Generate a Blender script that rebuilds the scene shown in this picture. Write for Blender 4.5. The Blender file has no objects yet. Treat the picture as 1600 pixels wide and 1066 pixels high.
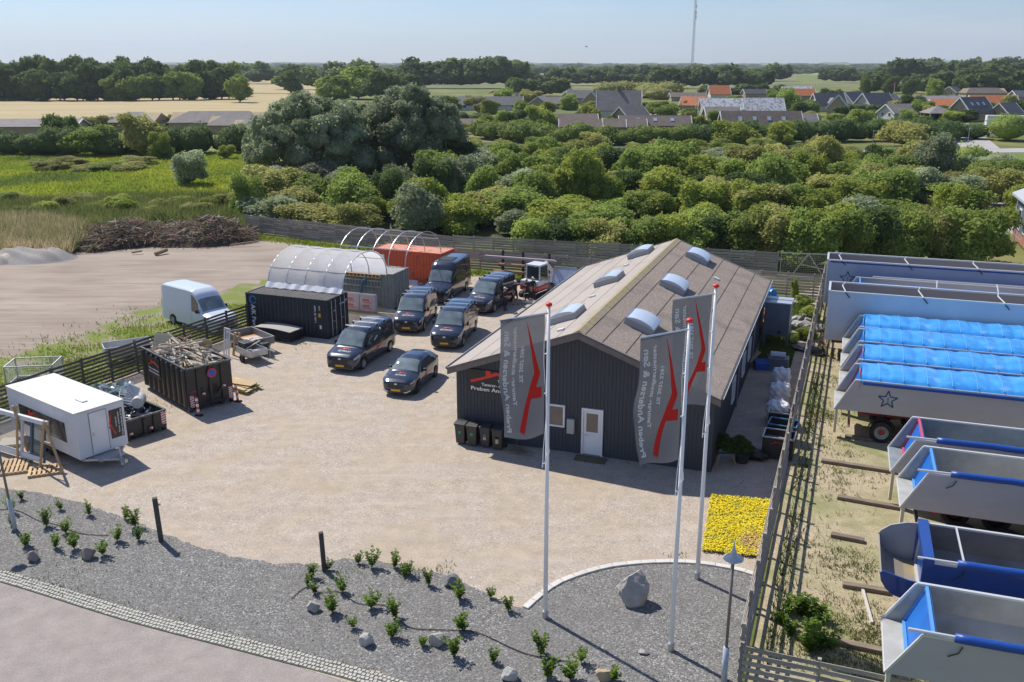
import bpy, bmesh, math, random
import numpy as np
from mathutils import Vector, Matrix
rnd = random.Random(7)
D = bpy.data
S = bpy.context.scene
COL = S.collection
R = math.radians
# ---------------------------------------------------------------- camera
FPX = 1438.0; CAMZ = 16.5; PITCH = math.atan(432 / 1438.0)
cam = D.cameras.new('camera'); cam.sensor_width = 36; cam.lens = 36 * FPX / 1600
cam.clip_start = 0.5; cam.clip_end = 20000
co = D.objects.new('camera', cam); COL.objects.link(co)
co.location = (0, 0, CAMZ); co.rotation_euler = (math.pi / 2 - PITCH, 0, 0)
S.camera = co
# ---------------------------------------------------------------- sky, sun, exposure
SUN_AZ = R(134); SUN_EL = R(50)      # direction to the sun, from +x counter-clockwise
W = D.worlds.new('World'); S.world = W; W.use_nodes = True
nt = W.node_tree; nt.nodes.clear()
wo = nt.nodes.new('ShaderNodeOutputWorld'); bg = nt.nodes.new('ShaderNodeBackground')
sky = nt.nodes.new('ShaderNodeTexSky'); sky.sky_type = 'NISHITA'; sky.sun_disc = False
sky.sun_elevation = SUN_EL; sky.sun_rotation = math.pi / 2 - SUN_AZ
sky.air_density = 1.0; sky.dust_density = 0.2; sky.ozone_density = 2.2; sky.altitude = 0
bg.inputs['Strength'].default_value = 0.105
tc = nt.nodes.new('ShaderNodeTexCoord'); mp = nt.nodes.new('ShaderNodeMapping')
mp.inputs['Scale'].default_value = (1.2, 1.2, 9.0)
ns = nt.nodes.new('ShaderNodeTexNoise'); ns.inputs['Scale'].default_value = 2.2; ns.inputs['Detail'].default_value = 9; ns.inputs['Roughness'].default_value = .62
cr = nt.nodes.new('ShaderNodeValToRGB'); cr.color_ramp.elements[0].position = .47; cr.color_ramp.elements[1].position = .74
cr.color_ramp.elements[0].color = (0, 0, 0, 1); cr.color_ramp.elements[1].color = (.55, .55, .55, 1)
mx = nt.nodes.new('ShaderNodeMixRGB'); mx.inputs[2].default_value = (6.6, 7.0, 7.6, 1)
nt.links.new(tc.outputs['Generated'], mp.inputs[0]); nt.links.new(mp.outputs[0], ns.inputs[0])
nt.links.new(ns.outputs[0], cr.inputs[0]); nt.links.new(cr.outputs[0], mx.inputs[0])
tn = nt.nodes.new('ShaderNodeVectorMath'); tn.operation = 'MULTIPLY'; tn.inputs[1].default_value = (.69, .78, 1.01)
nt.links.new(sky.outputs[0], tn.inputs[0]); nt.links.new(tn.outputs[0], mx.inputs[1])
nt.links.new(mx.outputs[0], bg.inputs[0]); nt.links.new(bg.outputs[0], wo.inputs[0])
sl = D.lights.new('sun', 'SUN'); sl.energy = 4.8; sl.angle = R(.6); sl.color = (1, .945, .85)
so = D.objects.new('sun', sl); COL.objects.link(so)
sd = Vector((math.cos(SUN_AZ) * math.cos(SUN_EL), math.sin(SUN_AZ) * math.cos(SUN_EL), math.sin(SUN_EL)))
so.rotation_euler = sd.to_track_quat('Z', 'Y').to_euler(); so.location = (-30, 30, 60)
S.view_settings.view_transform = 'Standard'; S.view_settings.look = 'None'
S.view_settings.exposure = 0.20; S.view_settings.gamma = 1; S.view_settings.use_curve_mapping = False
S.render.engine = 'CYCLES'
S.cycles.volume_step_rate = 4; S.cycles.volume_max_steps = 64; S.cycles.max_bounces = 8
S.cycles.transparent_max_bounces = 16

# ---------------------------------------------------------------- helpers
def G(px, py, z=0.0):
    """where the sight line through a photo pixel meets the level z"""
    u = (533 - py) / FPX
    dx, dy, dz = (px - 800) / FPX, math.cos(PITCH) + u * math.sin(PITCH), -math.sin(PITCH) + u * math.cos(PITCH)
    t = (z - CAMZ) / dz
    return Vector((dx * t, dy * t, z))
def proj(x, y, z=0):
    zz = z - CAMZ; d = y * math.cos(PITCH) - zz * math.sin(PITCH); u = y * math.sin(PITCH) + zz * math.cos(PITCH)
    return 800 + FPX * x / d, 533 - FPX * u / d
def hgt(px, py, top):
    g = G(px, py); lo, hi = 0.0, 200.0
    if CAMZ > 0:
        for _ in range(50):
            m = (lo + hi) / 2
            if proj(g.x, g.y, m)[1] > top: lo = m
            else: hi = m
    return lo
def lrp(a, b, t): return a + (b - a) * t

def mat(name, col, rough=.7, metal=0.0, col2=None, scale=4.0, bump=0.0, bscale=None, detail=6, spec=None, coat=0.0,
        lo=.35, hi=.65, space='Object', stretch=None, trans=0.0, alpha=1.0, rand=0.0, col3=None, s3=.3, lo3=.5, hi3=.6, bdist=.02):
    m = D.materials.new(name); m.use_nodes = True; n = m.node_tree.nodes; l = m.node_tree.links
    b = n['Principled BSDF']; b.inputs['Roughness'].default_value = rough; b.inputs['Metallic'].default_value = metal
    if spec is not None: b.inputs['Specular IOR Level'].default_value = spec
    b.inputs['Coat Weight'].default_value = coat; b.inputs['Coat Roughness'].default_value = .04
    b.inputs['Base Color'].default_value = (*col, 1)
    t = n.new('ShaderNodeTexCoord'); src = t.outputs[space] if space != 'World' else None
    if space == 'World':
        g = n.new('ShaderNodeNewGeometry'); src = g.outputs['Position']
    if stretch:
        mpn = n.new('ShaderNodeMapping'); mpn.inputs['Scale'].default_value = stretch
        l.new(src, mpn.inputs[0]); src = mpn.outputs[0]
    cout = None
    if col2 is not None:
        ns = n.new('ShaderNodeTexNoise'); ns.inputs['Scale'].default_value = scale; ns.inputs['Detail'].default_value = detail
        ns.inputs['Roughness'].default_value = .6
        l.new(src, ns.inputs[0])
        cr = n.new('ShaderNodeValToRGB'); cr.color_ramp.elements[0].position = lo; cr.color_ramp.elements[1].position = hi
        cr.color_ramp.elements[0].color = (*col, 1); cr.color_ramp.elements[1].color = (*col2, 1)
        l.new(ns.outputs[0], cr.inputs[0]); cout = cr.outputs[0]
        if col3 is not None:
            n3 = n.new('ShaderNodeTexNoise'); n3.inputs['Scale'].default_value = s3; n3.inputs['Detail'].default_value = 5
            l.new(src, n3.inputs[0])
            c3 = n.new('ShaderNodeValToRGB'); c3.color_ramp.elements[0].position = lo3; c3.color_ramp.elements[1].position = hi3
            l.new(n3.outputs[0], c3.inputs[0]); mm = n.new('ShaderNodeMixRGB'); mm.inputs[2].default_value = (*col3, 1)
            l.new(c3.outputs[0], mm.inputs[0]); l.new(cout, mm.inputs[1]); cout = mm.outputs[0]
    if rand:
        oi = n.new('ShaderNodeObjectInfo'); hs = n.new('ShaderNodeHueSaturation')
        ma = n.new('ShaderNodeMapRange'); ma.inputs['To Min'].default_value = 1 - rand; ma.inputs['To Max'].default_value = 1 + rand
        l.new(oi.outputs['Random'], ma.inputs[0]); l.new(ma.outputs[0], hs.inputs['Value'])
        if cout is None: hs.inputs['Color'].default_value = (*col, 1)
        else: l.new(cout, hs.inputs['Color'])
        cout = hs.outputs[0]
    if cout is not None: l.new(cout, b.inputs['Base Color'])
    if bump:
        bn = n.new('ShaderNodeTexNoise'); bn.inputs['Scale'].default_value = bscale or scale * 4; bn.inputs['Detail'].default_value = 4
        l.new(src, bn.inputs[0]); bp = n.new('ShaderNodeBump'); bp.inputs['Strength'].default_value = bump; bp.inputs['Distance'].default_value = bdist
        l.new(bn.outputs[0], bp.inputs['Height']); l.new(bp.outputs[0], b.inputs['Normal'])
    if trans or alpha < 1:
        out = n['Material Output']; cur = b.outputs[0]
        if trans:
            tr = n.new('ShaderNodeBsdfTranslucent'); ms = n.new('ShaderNodeMixShader'); ms.inputs[0].default_value = trans
            if cout is not None: l.new(cout, tr.inputs[0])
            else: tr.inputs[0].default_value = (*col, 1)
            l.new(cur, ms.inputs[1]); l.new(tr.outputs[0], ms.inputs[2]); cur = ms.outputs[0]
        if alpha < 1:
            tp = n.new('ShaderNodeBsdfTransparent'); ms = n.new('ShaderNodeMixShader'); ms.inputs[0].default_value = alpha
            l.new(tp.outputs[0], ms.inputs[1]); l.new(cur, ms.inputs[2]); cur = ms.outputs[0]
        l.new(cur, out.inputs[0])
    return m

def finish(name, me, mats, parent=None, loc=None, rot=None, **tags):
    if not isinstance(mats, (list, tuple)): mats = [mats]
    for m in mats: me.materials.append(m)
    o = D.objects.new(name, me); COL.objects.link(o)
    if parent is not None: o.parent = parent
    if loc is not None: o.location = loc
    if rot is not None: o.rotation_euler = rot if hasattr(rot, '__len__') else (0, 0, rot)
    for k, v in tags.items(): o[k] = v
    return o
def thing(name, label, cat, loc=(0, 0, 0), rz=0.0, group=None):
    o = D.objects.new(name, None); COL.objects.link(o); o.empty_display_size = .3
    o.location = loc; o.rotation_euler = (0, 0, rz); tag(o, label, cat, group); return o
def tag(o, label, cat, group=None):
    o['label'] = label; o['category'] = cat
    if group: o['group'] = group
    return o
def struct(o, kind='structure'): o['kind'] = kind; return o
def copy_tree(o, parent=None):
    c = o.copy(); COL.objects.link(c); c.parent = parent
    for ch in list(o.children): copy_tree(ch, c)
    return c

class MB:
    """collects simple solids, then links them as one mesh object"""
    def __init__(s): s.v = []; s.f = []; s.m = []
    def add(s, vs, fs, mi=0):
        n = len(s.v); s.v += [tuple(v) for v in vs]; s.f += [tuple(i + n for i in f) for f in fs]; s.m += [mi] * len(fs); return s
    def box(s, a, b, mi=0, M=None, taper=None):
        x0, y0, z0 = a; x1, y1, z1 = b
        vs = [(x0, y0, z0), (x1, y0, z0), (x1, y1, z0), (x0, y1, z0), (x0, y0, z1), (x1, y0, z1), (x1, y1, z1), (x0, y1, z1)]
        if taper:
            cx, cy = (x0 + x1) / 2, (y0 + y1) / 2
            vs = vs[:4] + [(cx + (x - cx) * taper, cy + (y - cy) * taper, z) for x, y, z in vs[4:]]
        if M is not None: vs = [M @ Vector(v) for v in vs]
        return s.add(vs, [(0, 3, 2, 1), (4, 5, 6, 7), (0, 1, 5, 4), (1, 2, 6, 5), (2, 3, 7, 6), (3, 0, 4, 7)], mi)
    def bar(s, p, q, w, h=None, mi=0, up=(0, 0, 1)):
        p = Vector(p); q = Vector(q); h = h or w; d = (q - p)
        L = d.length
        if L < 1e-6: return s
        d.normalize(); u = Vector(up)
        if abs(d.dot(u)) > .97: u = Vector((1, 0, 0))
        a = d.cross(u).normalized(); b = a.cross(d)
        vs = [o + a * i * w / 2 + b * j * h / 2 for o in (p, q) for i, j in ((-1, -1), (1, -1), (1, 1), (-1, 1))]
        return s.add(vs, [(0, 1, 2, 3), (7, 6, 5, 4), (0, 4, 5, 1), (1, 5, 6, 2), (2, 6, 7, 3), (3, 7, 4, 0)], mi)
    def tube(s, pts, r, n=8, mi=0, cap=True, r2=None):
        pts = [Vector(p) for p in pts]; rings = []; a = None
        for i, p in enumerate(pts):
            d = (pts[min(i + 1, len(pts) - 1)] - pts[max(i - 1, 0)]).normalized()
            if a is None:
                u = Vector((0, 0, 1)) if abs(d.z) < .9 else Vector((1, 0, 0)); a = d.cross(u).normalized()
            else:
                a = (a - d * a.dot(d)).normalized()
            b = d.cross(a)
            rr = r if r2 is None else lrp(r, r2, i / max(1, len(pts) - 1))
            rings.append([p + (a * math.cos(k * 2 * math.pi / n) + b * math.sin(k * 2 * math.pi / n)) * rr for k in range(n)])
        vs = [v for rg in rings for v in rg]; fs = []
        for i in range(len(pts) - 1):
            for k in range(n): fs.append((i * n + k, i * n + (k + 1) % n, (i + 1) * n + (k + 1) % n, (i + 1) * n + k))
        if cap: fs += [tuple(range(n))[::-1], tuple((len(pts) - 1) * n + k for k in range(n))]
        return s.add(vs, fs, mi)
    def prism(s, prof, a, b, axis='y', mi=0, M=None):
        """prof: 2D polygon; extruded from a to b along axis"""
        def P3(p, t):
            return {'y': (p[0], t, p[1]), 'x': (t, p[0], p[1]), 'z': (p[0], p[1], t)}[axis]
        vs = [P3(p, a) for p in prof] + [P3(p, b) for p in prof]
        if M is not None: vs = [M @ Vector(v) for v in vs]
        n = len(prof); fs = [tuple(range(n)), tuple(range(2 * n - 1, n - 1, -1))] + [(i, i + n, (i + 1) % n + n, (i + 1) % n) for i in range(n)]
        return s.add(vs, fs, mi)
    def lathe(s, prof, n=16, c=(0, 0, 0), mi=0, axis='z'):
        vs = []; k = len(prof)
        for j in range(n):
            t = 2 * math.pi * j / n
            for r, z in prof:
                p = (r * math.cos(t), r * math.sin(t), z)
                if axis == 'y': p = (p[0], p[2], p[1])
                vs.append((p[0] + c[0], p[1] + c[1], p[2] + c[2]))
        fs = [(j * k + i, ((j + 1) % n) * k + i, ((j + 1) % n) * k + i + 1, j * k + i + 1) for j in range(n) for i in range(k - 1)]
        return s.add(vs, fs, mi)
    def quad(s, a, b, c, d, mi=0): return s.add([a, b, c, d], [(0, 1, 2, 3)], mi)
    def grid(s, fn, nu, nv, mi=0):
        vs = [fn(i / nu, j / nv) for i in range(nu + 1) for j in range(nv + 1)]
        fs = [(i * (nv + 1) + j, (i + 1) * (nv + 1) + j, (i + 1) * (nv + 1) + j + 1, i * (nv + 1) + j + 1) for i in range(nu) for j in range(nv)]
        return s.add(vs, fs, mi)
    def mesh(s, name, smooth=False, fix=True):
        me = D.meshes.new(name); me.from_pydata(s.v, [], s.f)
        if any(s.m): me.polygons.foreach_set('material_index', s.m)
        if fix:
            bm = bmesh.new(); bm.from_mesh(me); bmesh.ops.recalc_face_normals(bm, faces=bm.faces); bm.to_mesh(me); bm.free()
        if smooth: me.polygons.foreach_set('use_smooth', [True] * len(me.polygons))
        me.update(); return me
    def build(s, name, mats, parent=None, loc=None, rot=None, smooth=False, bevel=0, fix=True, **tags):
        o = finish(name, s.mesh(name, smooth, fix), mats, parent, loc, rot, **tags)
        if bevel:
            b = o.modifiers.new('bevel', 'BEVEL'); b.width = bevel; b.segments = 2; b.limit_method = 'ANGLE'; b.angle_limit = R(40)
        return o
def smooth_angle(o, deg=40):
    me = o.data
    me.polygons.foreach_set('use_smooth', [True] * len(me.polygons))
    try: me.set_sharp_from_angle(angle=R(deg))
    except Exception: pass

def text_mesh(body, size, extrude=.004, align='LEFT'):
    cu = D.curves.new('lettering', 'FONT'); cu.body = body; cu.size = size; cu.extrude = extrude; cu.align_x = align; cu.offset = size * .018
    cu.resolution_u = 2
    o = D.objects.new('lettering_tmp', cu); COL.objects.link(o)
    dg = bpy.context.evaluated_depsgraph_get(); dg.update()
    me = D.meshes.new_from_object(o.evaluated_get(dg)); D.objects.remove(o); D.curves.remove(cu)
    me.materials.clear()
    return me
def ordw(n):
    a = ['first', 'second', 'third', 'fourth', 'fifth', 'sixth', 'seventh', 'eighth', 'ninth', 'tenth', 'eleventh', 'twelfth', 'thirteenth', 'fourteenth', 'fifteenth', 'sixteenth', 'seventeenth', 'eighteenth', 'nineteenth']
    return a[n] if n < 19 else ('twentieth' if n == 19 else ['twenty', 'thirty', 'forty'][(n + 1) // 10 - 2] + '-' + a[(n + 1) % 10 - 1] if (n + 1) % 10 else ['thirtieth', 'fortieth'][(n + 1) // 10 - 3])
def lettering(body, size, m, parent, M, extrude=.004, align='LEFT', warp=None, name='lettering', sx=1.0, fit=None):
    me = text_mesh(body, size, extrude, align)
    if fit: sx = fit / max(v.co.x for v in me.vertices)
    for v in me.vertices:
        c = Vector((v.co.x * sx, v.co.y, v.co.z))
        if warp: v.co = warp(c)
        else: v.co = M @ c
    return finish(name, me, m, parent)
def frame_m(o, x, y):
    """matrix with given origin, text direction x and up direction y"""
    x = Vector(x).normalized(); y = Vector(y).normalized(); z = x.cross(y)
    M = Matrix.Identity(4)
    for i in range(3):
        M[i][0] = x[i]; M[i][1] = y[i]; M[i][2] = z[i]; M[i][3] = o[i]
    return M
# the firm's emblem: a red roof line with a chimney (x along the reading direction, 0..1.55; y up)
def logo_poly():
    return [(.04, 0), (.823, .283), (1.55, .133), (.795, .373), (.61, .305), (.61, .395), (.466, .395), (.466, .223), (0, .074)]
def logo(m, parent, M, s, th=.004, warp=None, name='emblem'):
    mb = MB(); P = [(x * s, y * s) for x, y in logo_poly()]
    mb.prism(P, -th, th, 'z')
    me = mb.mesh(name)
    bm = bmesh.new(); bm.from_mesh(me)
    bmesh.ops.triangulate(bm, faces=bm.faces)
    if warp: bmesh.ops.subdivide_edges(bm, edges=[e for e in bm.edges if e.calc_length() > .25], cuts=3)
    bm.to_mesh(me); bm.free()
    for v in me.vertices: v.co = warp(v.co.copy()) if warp else M @ v.co
    return finish(name, me, m, parent)

# ---------------------------------------------------------------- materials
white = mat('white_paint', (.78, .79, .80), .35, col2=(.70, .70, .69), scale=1.5)
black_paint = mat('black_steel_paint', (.022, .023, .026), .32, col2=(.04, .038, .036), scale=2.5, bump=.1, bscale=6)
red = mat('red_print', (.75, .03, .02), .5)
white_print = mat('white_print', (.8, .8, .8), .5)
galv = mat('galvanised_steel', (.42, .44, .46), .42, .75, col2=(.56, .58, .60), scale=14)
alu = mat('aluminium', (.62, .63, .65), .33, .85, col2=(.52, .53, .55), scale=3)
rubber = mat('black_rubber', (.02, .02, .021), .8)
wood_new = mat('fresh_timber', (.52, .37, .20), .7, col2=(.42, .28, .14), scale=3, stretch=(1, 8, 8), rand=.15)
wood_grey = mat('weathered_fence_wood', (.40, .355, .31), .85, col2=(.27, .235, .20), scale=5, stretch=(.6, 6, 6), bump=.3, rand=.22)
wood_pale = mat('bleached_fence_wood', (.43, .385, .33), .85, col2=(.31, .27, .225), scale=5, stretch=(.6, 6, 6), bump=.3, rand=.18)
wood_dark = mat('dark_stained_wood', (.115, .108, .088), .8, col2=(.07, .066, .055), scale=4, stretch=(.6, 6, 6), bump=.3, rand=.22)
# ================================================================ ground and other large surfaces
def sheet(name, pts, z, m, jitter=0.0, seg=.6, kind='structure', seed=1):
    r = random.Random(seed); out = []
    n = len(pts)
    for i in range(n):
        a = Vector((pts[i][0], pts[i][1])); b = Vector((pts[(i + 1) % n][0], pts[(i + 1) % n][1])); k = max(1, int((b - a).length / seg)) if jitter else 1
        k = min(k, 400)
        for j in range(k):
            p = a.lerp(b, j / k); out.append((p.x + r.gauss(0, jitter), p.y + r.gauss(0, jitter), z))
    me = D.meshes.new(name); me.from_pydata(out, [], [tuple(range(len(out)))])
    bm = bmesh.new(); bm.from_mesh(me); bmesh.ops.triangulate(bm, faces=bm.faces)
    for f in bm.faces:
        if f.normal.z < 0: f.normal_flip()
    bm.to_mesh(me); bm.free()
    o = finish(name, me, m); o['kind'] = kind; return o
grass_m = mat('rough_grass', (.085, .115, .022), .95, col2=(.15, .175, .028), scale=.09, bump=.8, bscale=3, space='World', col3=(.21, .19, .06), s3=.03, lo3=.5, hi3=.62, bdist=.1)
meadow_m = mat('meadow_grass', (.11, .155, .022), .95, col2=(.30, .28, .03), scale=.10, bump=.9, bscale=3, space='World', col3=(.055, .085, .022), s3=.16, lo3=.52, hi3=.6, bdist=.15, stretch=(.6, 1.8, 1))
wheat_m = mat('wheat_field', (.44, .345, .175), .95, col2=(.36, .29, .145), scale=.02, space='World', bump=.3, bscale=.8, stretch=(.5, 3, 1))
field2_m = mat('pale_green_field', (.30, .29, .085), .95, col2=(.21, .225, .06), scale=.01, space='World')
lawn_m = mat('mown_grass', (.11, .16, .022), .95, col2=(.165, .20, .03), scale=.12, space='World', bump=.3, bscale=4)
far_m = mat('distant_farmland', (.10, .13, .04), .95, col2=(.24, .22, .09), scale=.0035, space='World', lo=.42, hi=.6)
dirt_m = mat('compacted_dirt', (.285, .228, .180), .95, col2=(.36, .298, .242), scale=.25, bump=.5, bscale=9, space='World', col3=(.235, .19, .152), s3=.35, lo3=.50, hi3=.72, stretch=(.5, 1.1, 1), bdist=.03)
def gravel_mat(name, base, dark, light, big, cell=45, amt=.35):
    """small stones: voronoi cell colours over a broad stain"""
    m = D.materials.new(name); m.use_nodes = True; n = m.node_tree.nodes; l = m.node_tree.links; b = n['Principled BSDF']
    b.inputs['Roughness'].default_value = .95
    g = n.new('ShaderNodeNewGeometry'); v = n.new('ShaderNodeTexVoronoi'); v.inputs['Scale'].default_value = cell
    l.new(g.outputs['Position'], v.inputs[0])
    cr = n.new('ShaderNodeValToRGB'); e = cr.color_ramp.elements; e[0].position = 0.0; e[1].position = 1
    e[0].color = (*dark, 1); e[1].color = (*light, 1); x = e.new(.35); x.color = (*base, 1); x = e.new(.75); x.color = (*base, 1)
    sp = n.new('ShaderNodeSeparateColor'); l.new(v.outputs['Color'], sp.inputs[0]); l.new(sp.outputs[0], cr.inputs[0])
    n2 = n.new('ShaderNodeTexNoise'); n2.inputs['Scale'].default_value = .33; n2.inputs['Detail'].default_value = 8; n2.inputs['Roughness'].default_value = .62; n2.inputs['Distortion'].default_value = .6
    l.new(g.outputs['Position'], n2.inputs[0])
    c2 = n.new('ShaderNodeValToRGB'); c2.color_ramp.elements[0].position = .38; c2.color_ramp.elements[1].position = .66
    l.new(n2.outputs[0], c2.inputs[0])
    mm = n.new('ShaderNodeMixRGB'); mm.inputs[2].default_value = (*big, 1); k = n.new('ShaderNodeMath'); k.operation = 'MULTIPLY'; k.inputs[1].default_value = amt
    l.new(c2.outputs[0], k.inputs[0]); l.new(k.outputs[0], mm.inputs[0]); l.new(cr.outputs[0], mm.inputs[1])
    # finer streaks where wheels have driven
    n4 = n.new('ShaderNodeTexNoise'); n4.inputs['Scale'].default_value = 1.6; n4.inputs['Detail'].default_value = 6
    l.new(g.outputs['Position'], n4.inputs[0]); mr = n.new('ShaderNodeMapRange'); mr.inputs['From Min'].default_value = .3; mr.inputs['From Max'].default_value = .7
    mr.inputs['To Min'].default_value = .88; mr.inputs['To Max'].default_value = 1.1
    l.new(n4.outputs[0], mr.inputs[0]); vm = n.new('ShaderNodeVectorMath'); vm.operation = 'SCALE'
    l.new(mm.outputs[0], vm.inputs[0]); l.new(mr.outputs[0], vm.inputs['Scale'])
    l.new(vm.outputs[0], b.inputs['Base Color'])
    bp = n.new('ShaderNodeBump'); bp.inputs['Strength'].default_value = .8; bp.inputs['Distance'].default_value = .015
    l.new(v.outputs['Distance'], bp.inputs['Height']); l.new(bp.outputs[0], b.inputs['Normal'])
    return m
def add_tracks(m, ang, sc, dark, amt, lo=.55, hi=.66):
    # wheel tracks: long thin streaks rubbed into the surface
    n = m.node_tree.nodes; l = m.node_tree.links; b = n['Principled BSDF']; lk = b.inputs['Base Color'].links[0].from_socket
    g = n.new('ShaderNodeNewGeometry'); mp = n.new('ShaderNodeMapping'); mp.inputs['Rotation'].default_value = (0, 0, ang); mp.inputs['Scale'].default_value = sc
    t = n.new('ShaderNodeTexNoise'); t.inputs['Scale'].default_value = 1; t.inputs['Detail'].default_value = 7; t.inputs['Roughness'].default_value = .7; t.inputs['Distortion'].default_value = .35
    c = n.new('ShaderNodeValToRGB'); c.color_ramp.elements[0].position = lo; c.color_ramp.elements[1].position = hi; c.color_ramp.elements[1].color = (amt, amt, amt, 1)
    x = n.new('ShaderNodeMixRGB'); x.inputs[2].default_value = (*dark, 1)
    l.new(g.outputs['Position'], mp.inputs[0]); l.new(mp.outputs[0], t.inputs[0]); l.new(t.outputs[0], c.inputs[0]); l.new(c.outputs[0], x.inputs[0]); l.new(lk, x.inputs[1]); l.new(x.outputs[0], b.inputs['Base Color'])
add_tracks(dirt_m, R(-57), (.05, 1.3, 1), (.16, .125, .10), .42, .53, .63); add_tracks(dirt_m, R(-38), (.07, .7, 1), (.44, .38, .32), .42, .54, .66); add_tracks(dirt_m, R(-12), (.12, 1.1, 1), (.17, .135, .11), .45, .57, .64)
yard_m = gravel_mat('pale_yard_gravel', (.43, .362, .298), (.27, .22, .18), (.62, .56, .50), (.43, .345, .245), 26, .85)
add_tracks(yard_m, R(55), (.16, .9, 1), (.385, .33, .285), .55, .5, .7); add_tracks(yard_m, R(10), (.2, 1.2, 1), (.53, .46, .39), .5, .52, .7)
bed_m = gravel_mat('dark_granite_chippings', (.185, .178, .168), (.06, .058, .055), (.46, .45, .44), (.165, .158, .148), 26, .5)
sand_m = gravel_mat('sandy_parking_ground', (.45, .365, .25), (.33, .26, .17), (.55, .47, .36), (.22, .235, .085), 22, .85)
asph_m = gravel_mat('old_asphalt', (.325, .283, .262), (.27, .235, .215), (.40, .355, .33), (.355, .31, .28), 40, .5)
road_far = mat('pale_road', (.36, .345, .33), .9, col2=(.42, .40, .385), scale=.2, space='World')

sheet('ground', [(-9000, -60), (9000, -60), (9000, 12000), (-9000, 12000)], -.35, far_m)
sheet('grassland', [(-420, -50), (520, -50), (520, 700), (-420, 700)], -.06, grass_m)
sheet('meadow', [(-160, 84), (-60, 70), (-44, 82), (-26, 88), (-24, 110), (-22, 150), (-30, 186), (-160, 205)], -.03, meadow_m, .4)
sheet('wheat_field', [(-500, 252), (-60, 252), (-75, 330), (-110, 560), (-280, 560), (-900, 500)], -.02, wheat_m)
sheet('far_field', [(-330, 640), (-90, 560), (-190, 1100), (-500, 1150)], -.02, wheat_m)
for i, (a, c) in enumerate((((1090, 108, 1170, 112), field2_m), ((980, 117, 1010, 124), lawn_m), ((1215, 111, 1330, 118), field2_m), ((1240, 119, 1370, 127), lawn_m), ((1005, 134, 1060, 145), lawn_m), ((1150, 118, 1210, 131), field2_m))):
    x0, y0, x1, y1 = a
    q = [G(x0, y1), G(x1, y1), G(x1 - 10, y0), G(x0 + 8, y0)]
    sheet('field', [(p.x, p.y) for p in q], -.30 if i in (0, 1, 2, 3, 5) else -.02, c)
sheet('dirt_lot', [(-90, 40), (-27, 34), (-22.6, 43.8), (-16.2, 58), (-10, 70), (-6.0, 76.6), (-7.5, 81), (-15.75, 86.0), (-26.4, 92.4), (-33, 88), (-45, 83.5), (-90, 78)], .004, dirt_m, .12)
sheet('gravel_yard', [(-25.4, 33.5), (-25.6, 38), (-16.5, 57.5), (-10, 70), (-5.8, 76.5), (3.7, 71), (20.6, 66.3), (24.4, 70.5), (6.2, 21.5), (-4, 21.5), (-14, 26.5), (-21, 29)], .008, yard_m, .02, 1)
bed = [(-26, 34.7), (-20.76, 34.1), (-19, 33.7), (-16.75, 32.7), (-14.48, 31.4), (-12.91, 30.4), (-11.42, 29.45), (-9.83, 28.65), (-8.16, 28.2), (-6.59, 28.1), (-5.79, 28.5), (-4.42, 28.3), (-2.16, 27.4), (-.2, 25.75), (.33, 25.4),
       (1.49, 26.8), (3.06, 27.75), (4.64, 28.15), (6.19, 28.15), (7.44, 27.8), (8.3, 27.25), (6.15, 21.4), (5.0, 18.2), (5, 14), (-2, 19.8), (-2.86, 21.6), (-3.61, 22.2), (-7.64, 23.75), (-12.13, 25.45), (-17.4, 27.75), (-26, 31.1)]
sheet('gravel_bed', bed, .020, bed_m, .05, .25)
sheet('asphalt_road', [(-60, 43), (-26, 30.5), (-17.0, 27.0), (-11.85, 24.85), (-7.4, 23.1), (-3.7, 21.6), (-2, 20.6), (3, 10), (3, -20), (-60, -20)], .002, asph_m)
sheet('parking_ground', [(6.3, 21.3), (24.7, 71.5), (90, 50), (60, 0), (18, 12)], .006, sand_m)
sheet('road', [(40, 167), (55, 181), (72, 188), (108, 193), (260, 200), (260, 188), (108, 184.5), (74, 180), (58, 173), (47, 160)], .02, road_far)
sheet('lawn', [(52, 178), (74, 181.5), (108, 185.5), (200, 188), (140, 112), (60, 122)], -.02, lawn_m)
sheet('access_road', [(92, 191), (100, 192), (112, 222), (104, 224)], .03, road_far)
sheet('service_yard', [(58, 82), (84, 120), (60, 124), (50, 90)], -.01, yard_m)
q = [G(1012, 180), G(1062, 180), G(1035, 164), G(1016, 164)]
sheet('village_street', [(p.x, p.y) for p in q], .02, road_far)
sheet('undergrowth', [(pp.x, pp.y) for pp in (G(430, 366), G(395, 300), G(560, 235), G(740, 222), G(1250, 226), G(1560, 300), G(1560, 395), G(1290, 402), G(1000, 392))], -.03, mat('dark_green_undergrowth', (.05, .065, .018), 1, col2=(.08, .095, .03), scale=.5, space='World'), .5, 3)  # thicket floor, a darker green than the open grassland
sheet('grass_verge', [(-27.5, 36.3), (-17.3, 57.4), (-16.3, 60), (-14.5, 68), (-16, 72), (-19.5, 71.6), (-25.2, 65), (-28.1, 55.5), (-30.2, 51), (-36, 48), (-46, 45), (-46, 36)], .012, mat('patchy_verge', (.28, .22, .175), .95, col2=(.16, .20, .03), scale=.45, detail=9, lo=.38, hi=.54, space='World', bump=.6, bscale=12), .35, .5)
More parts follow.
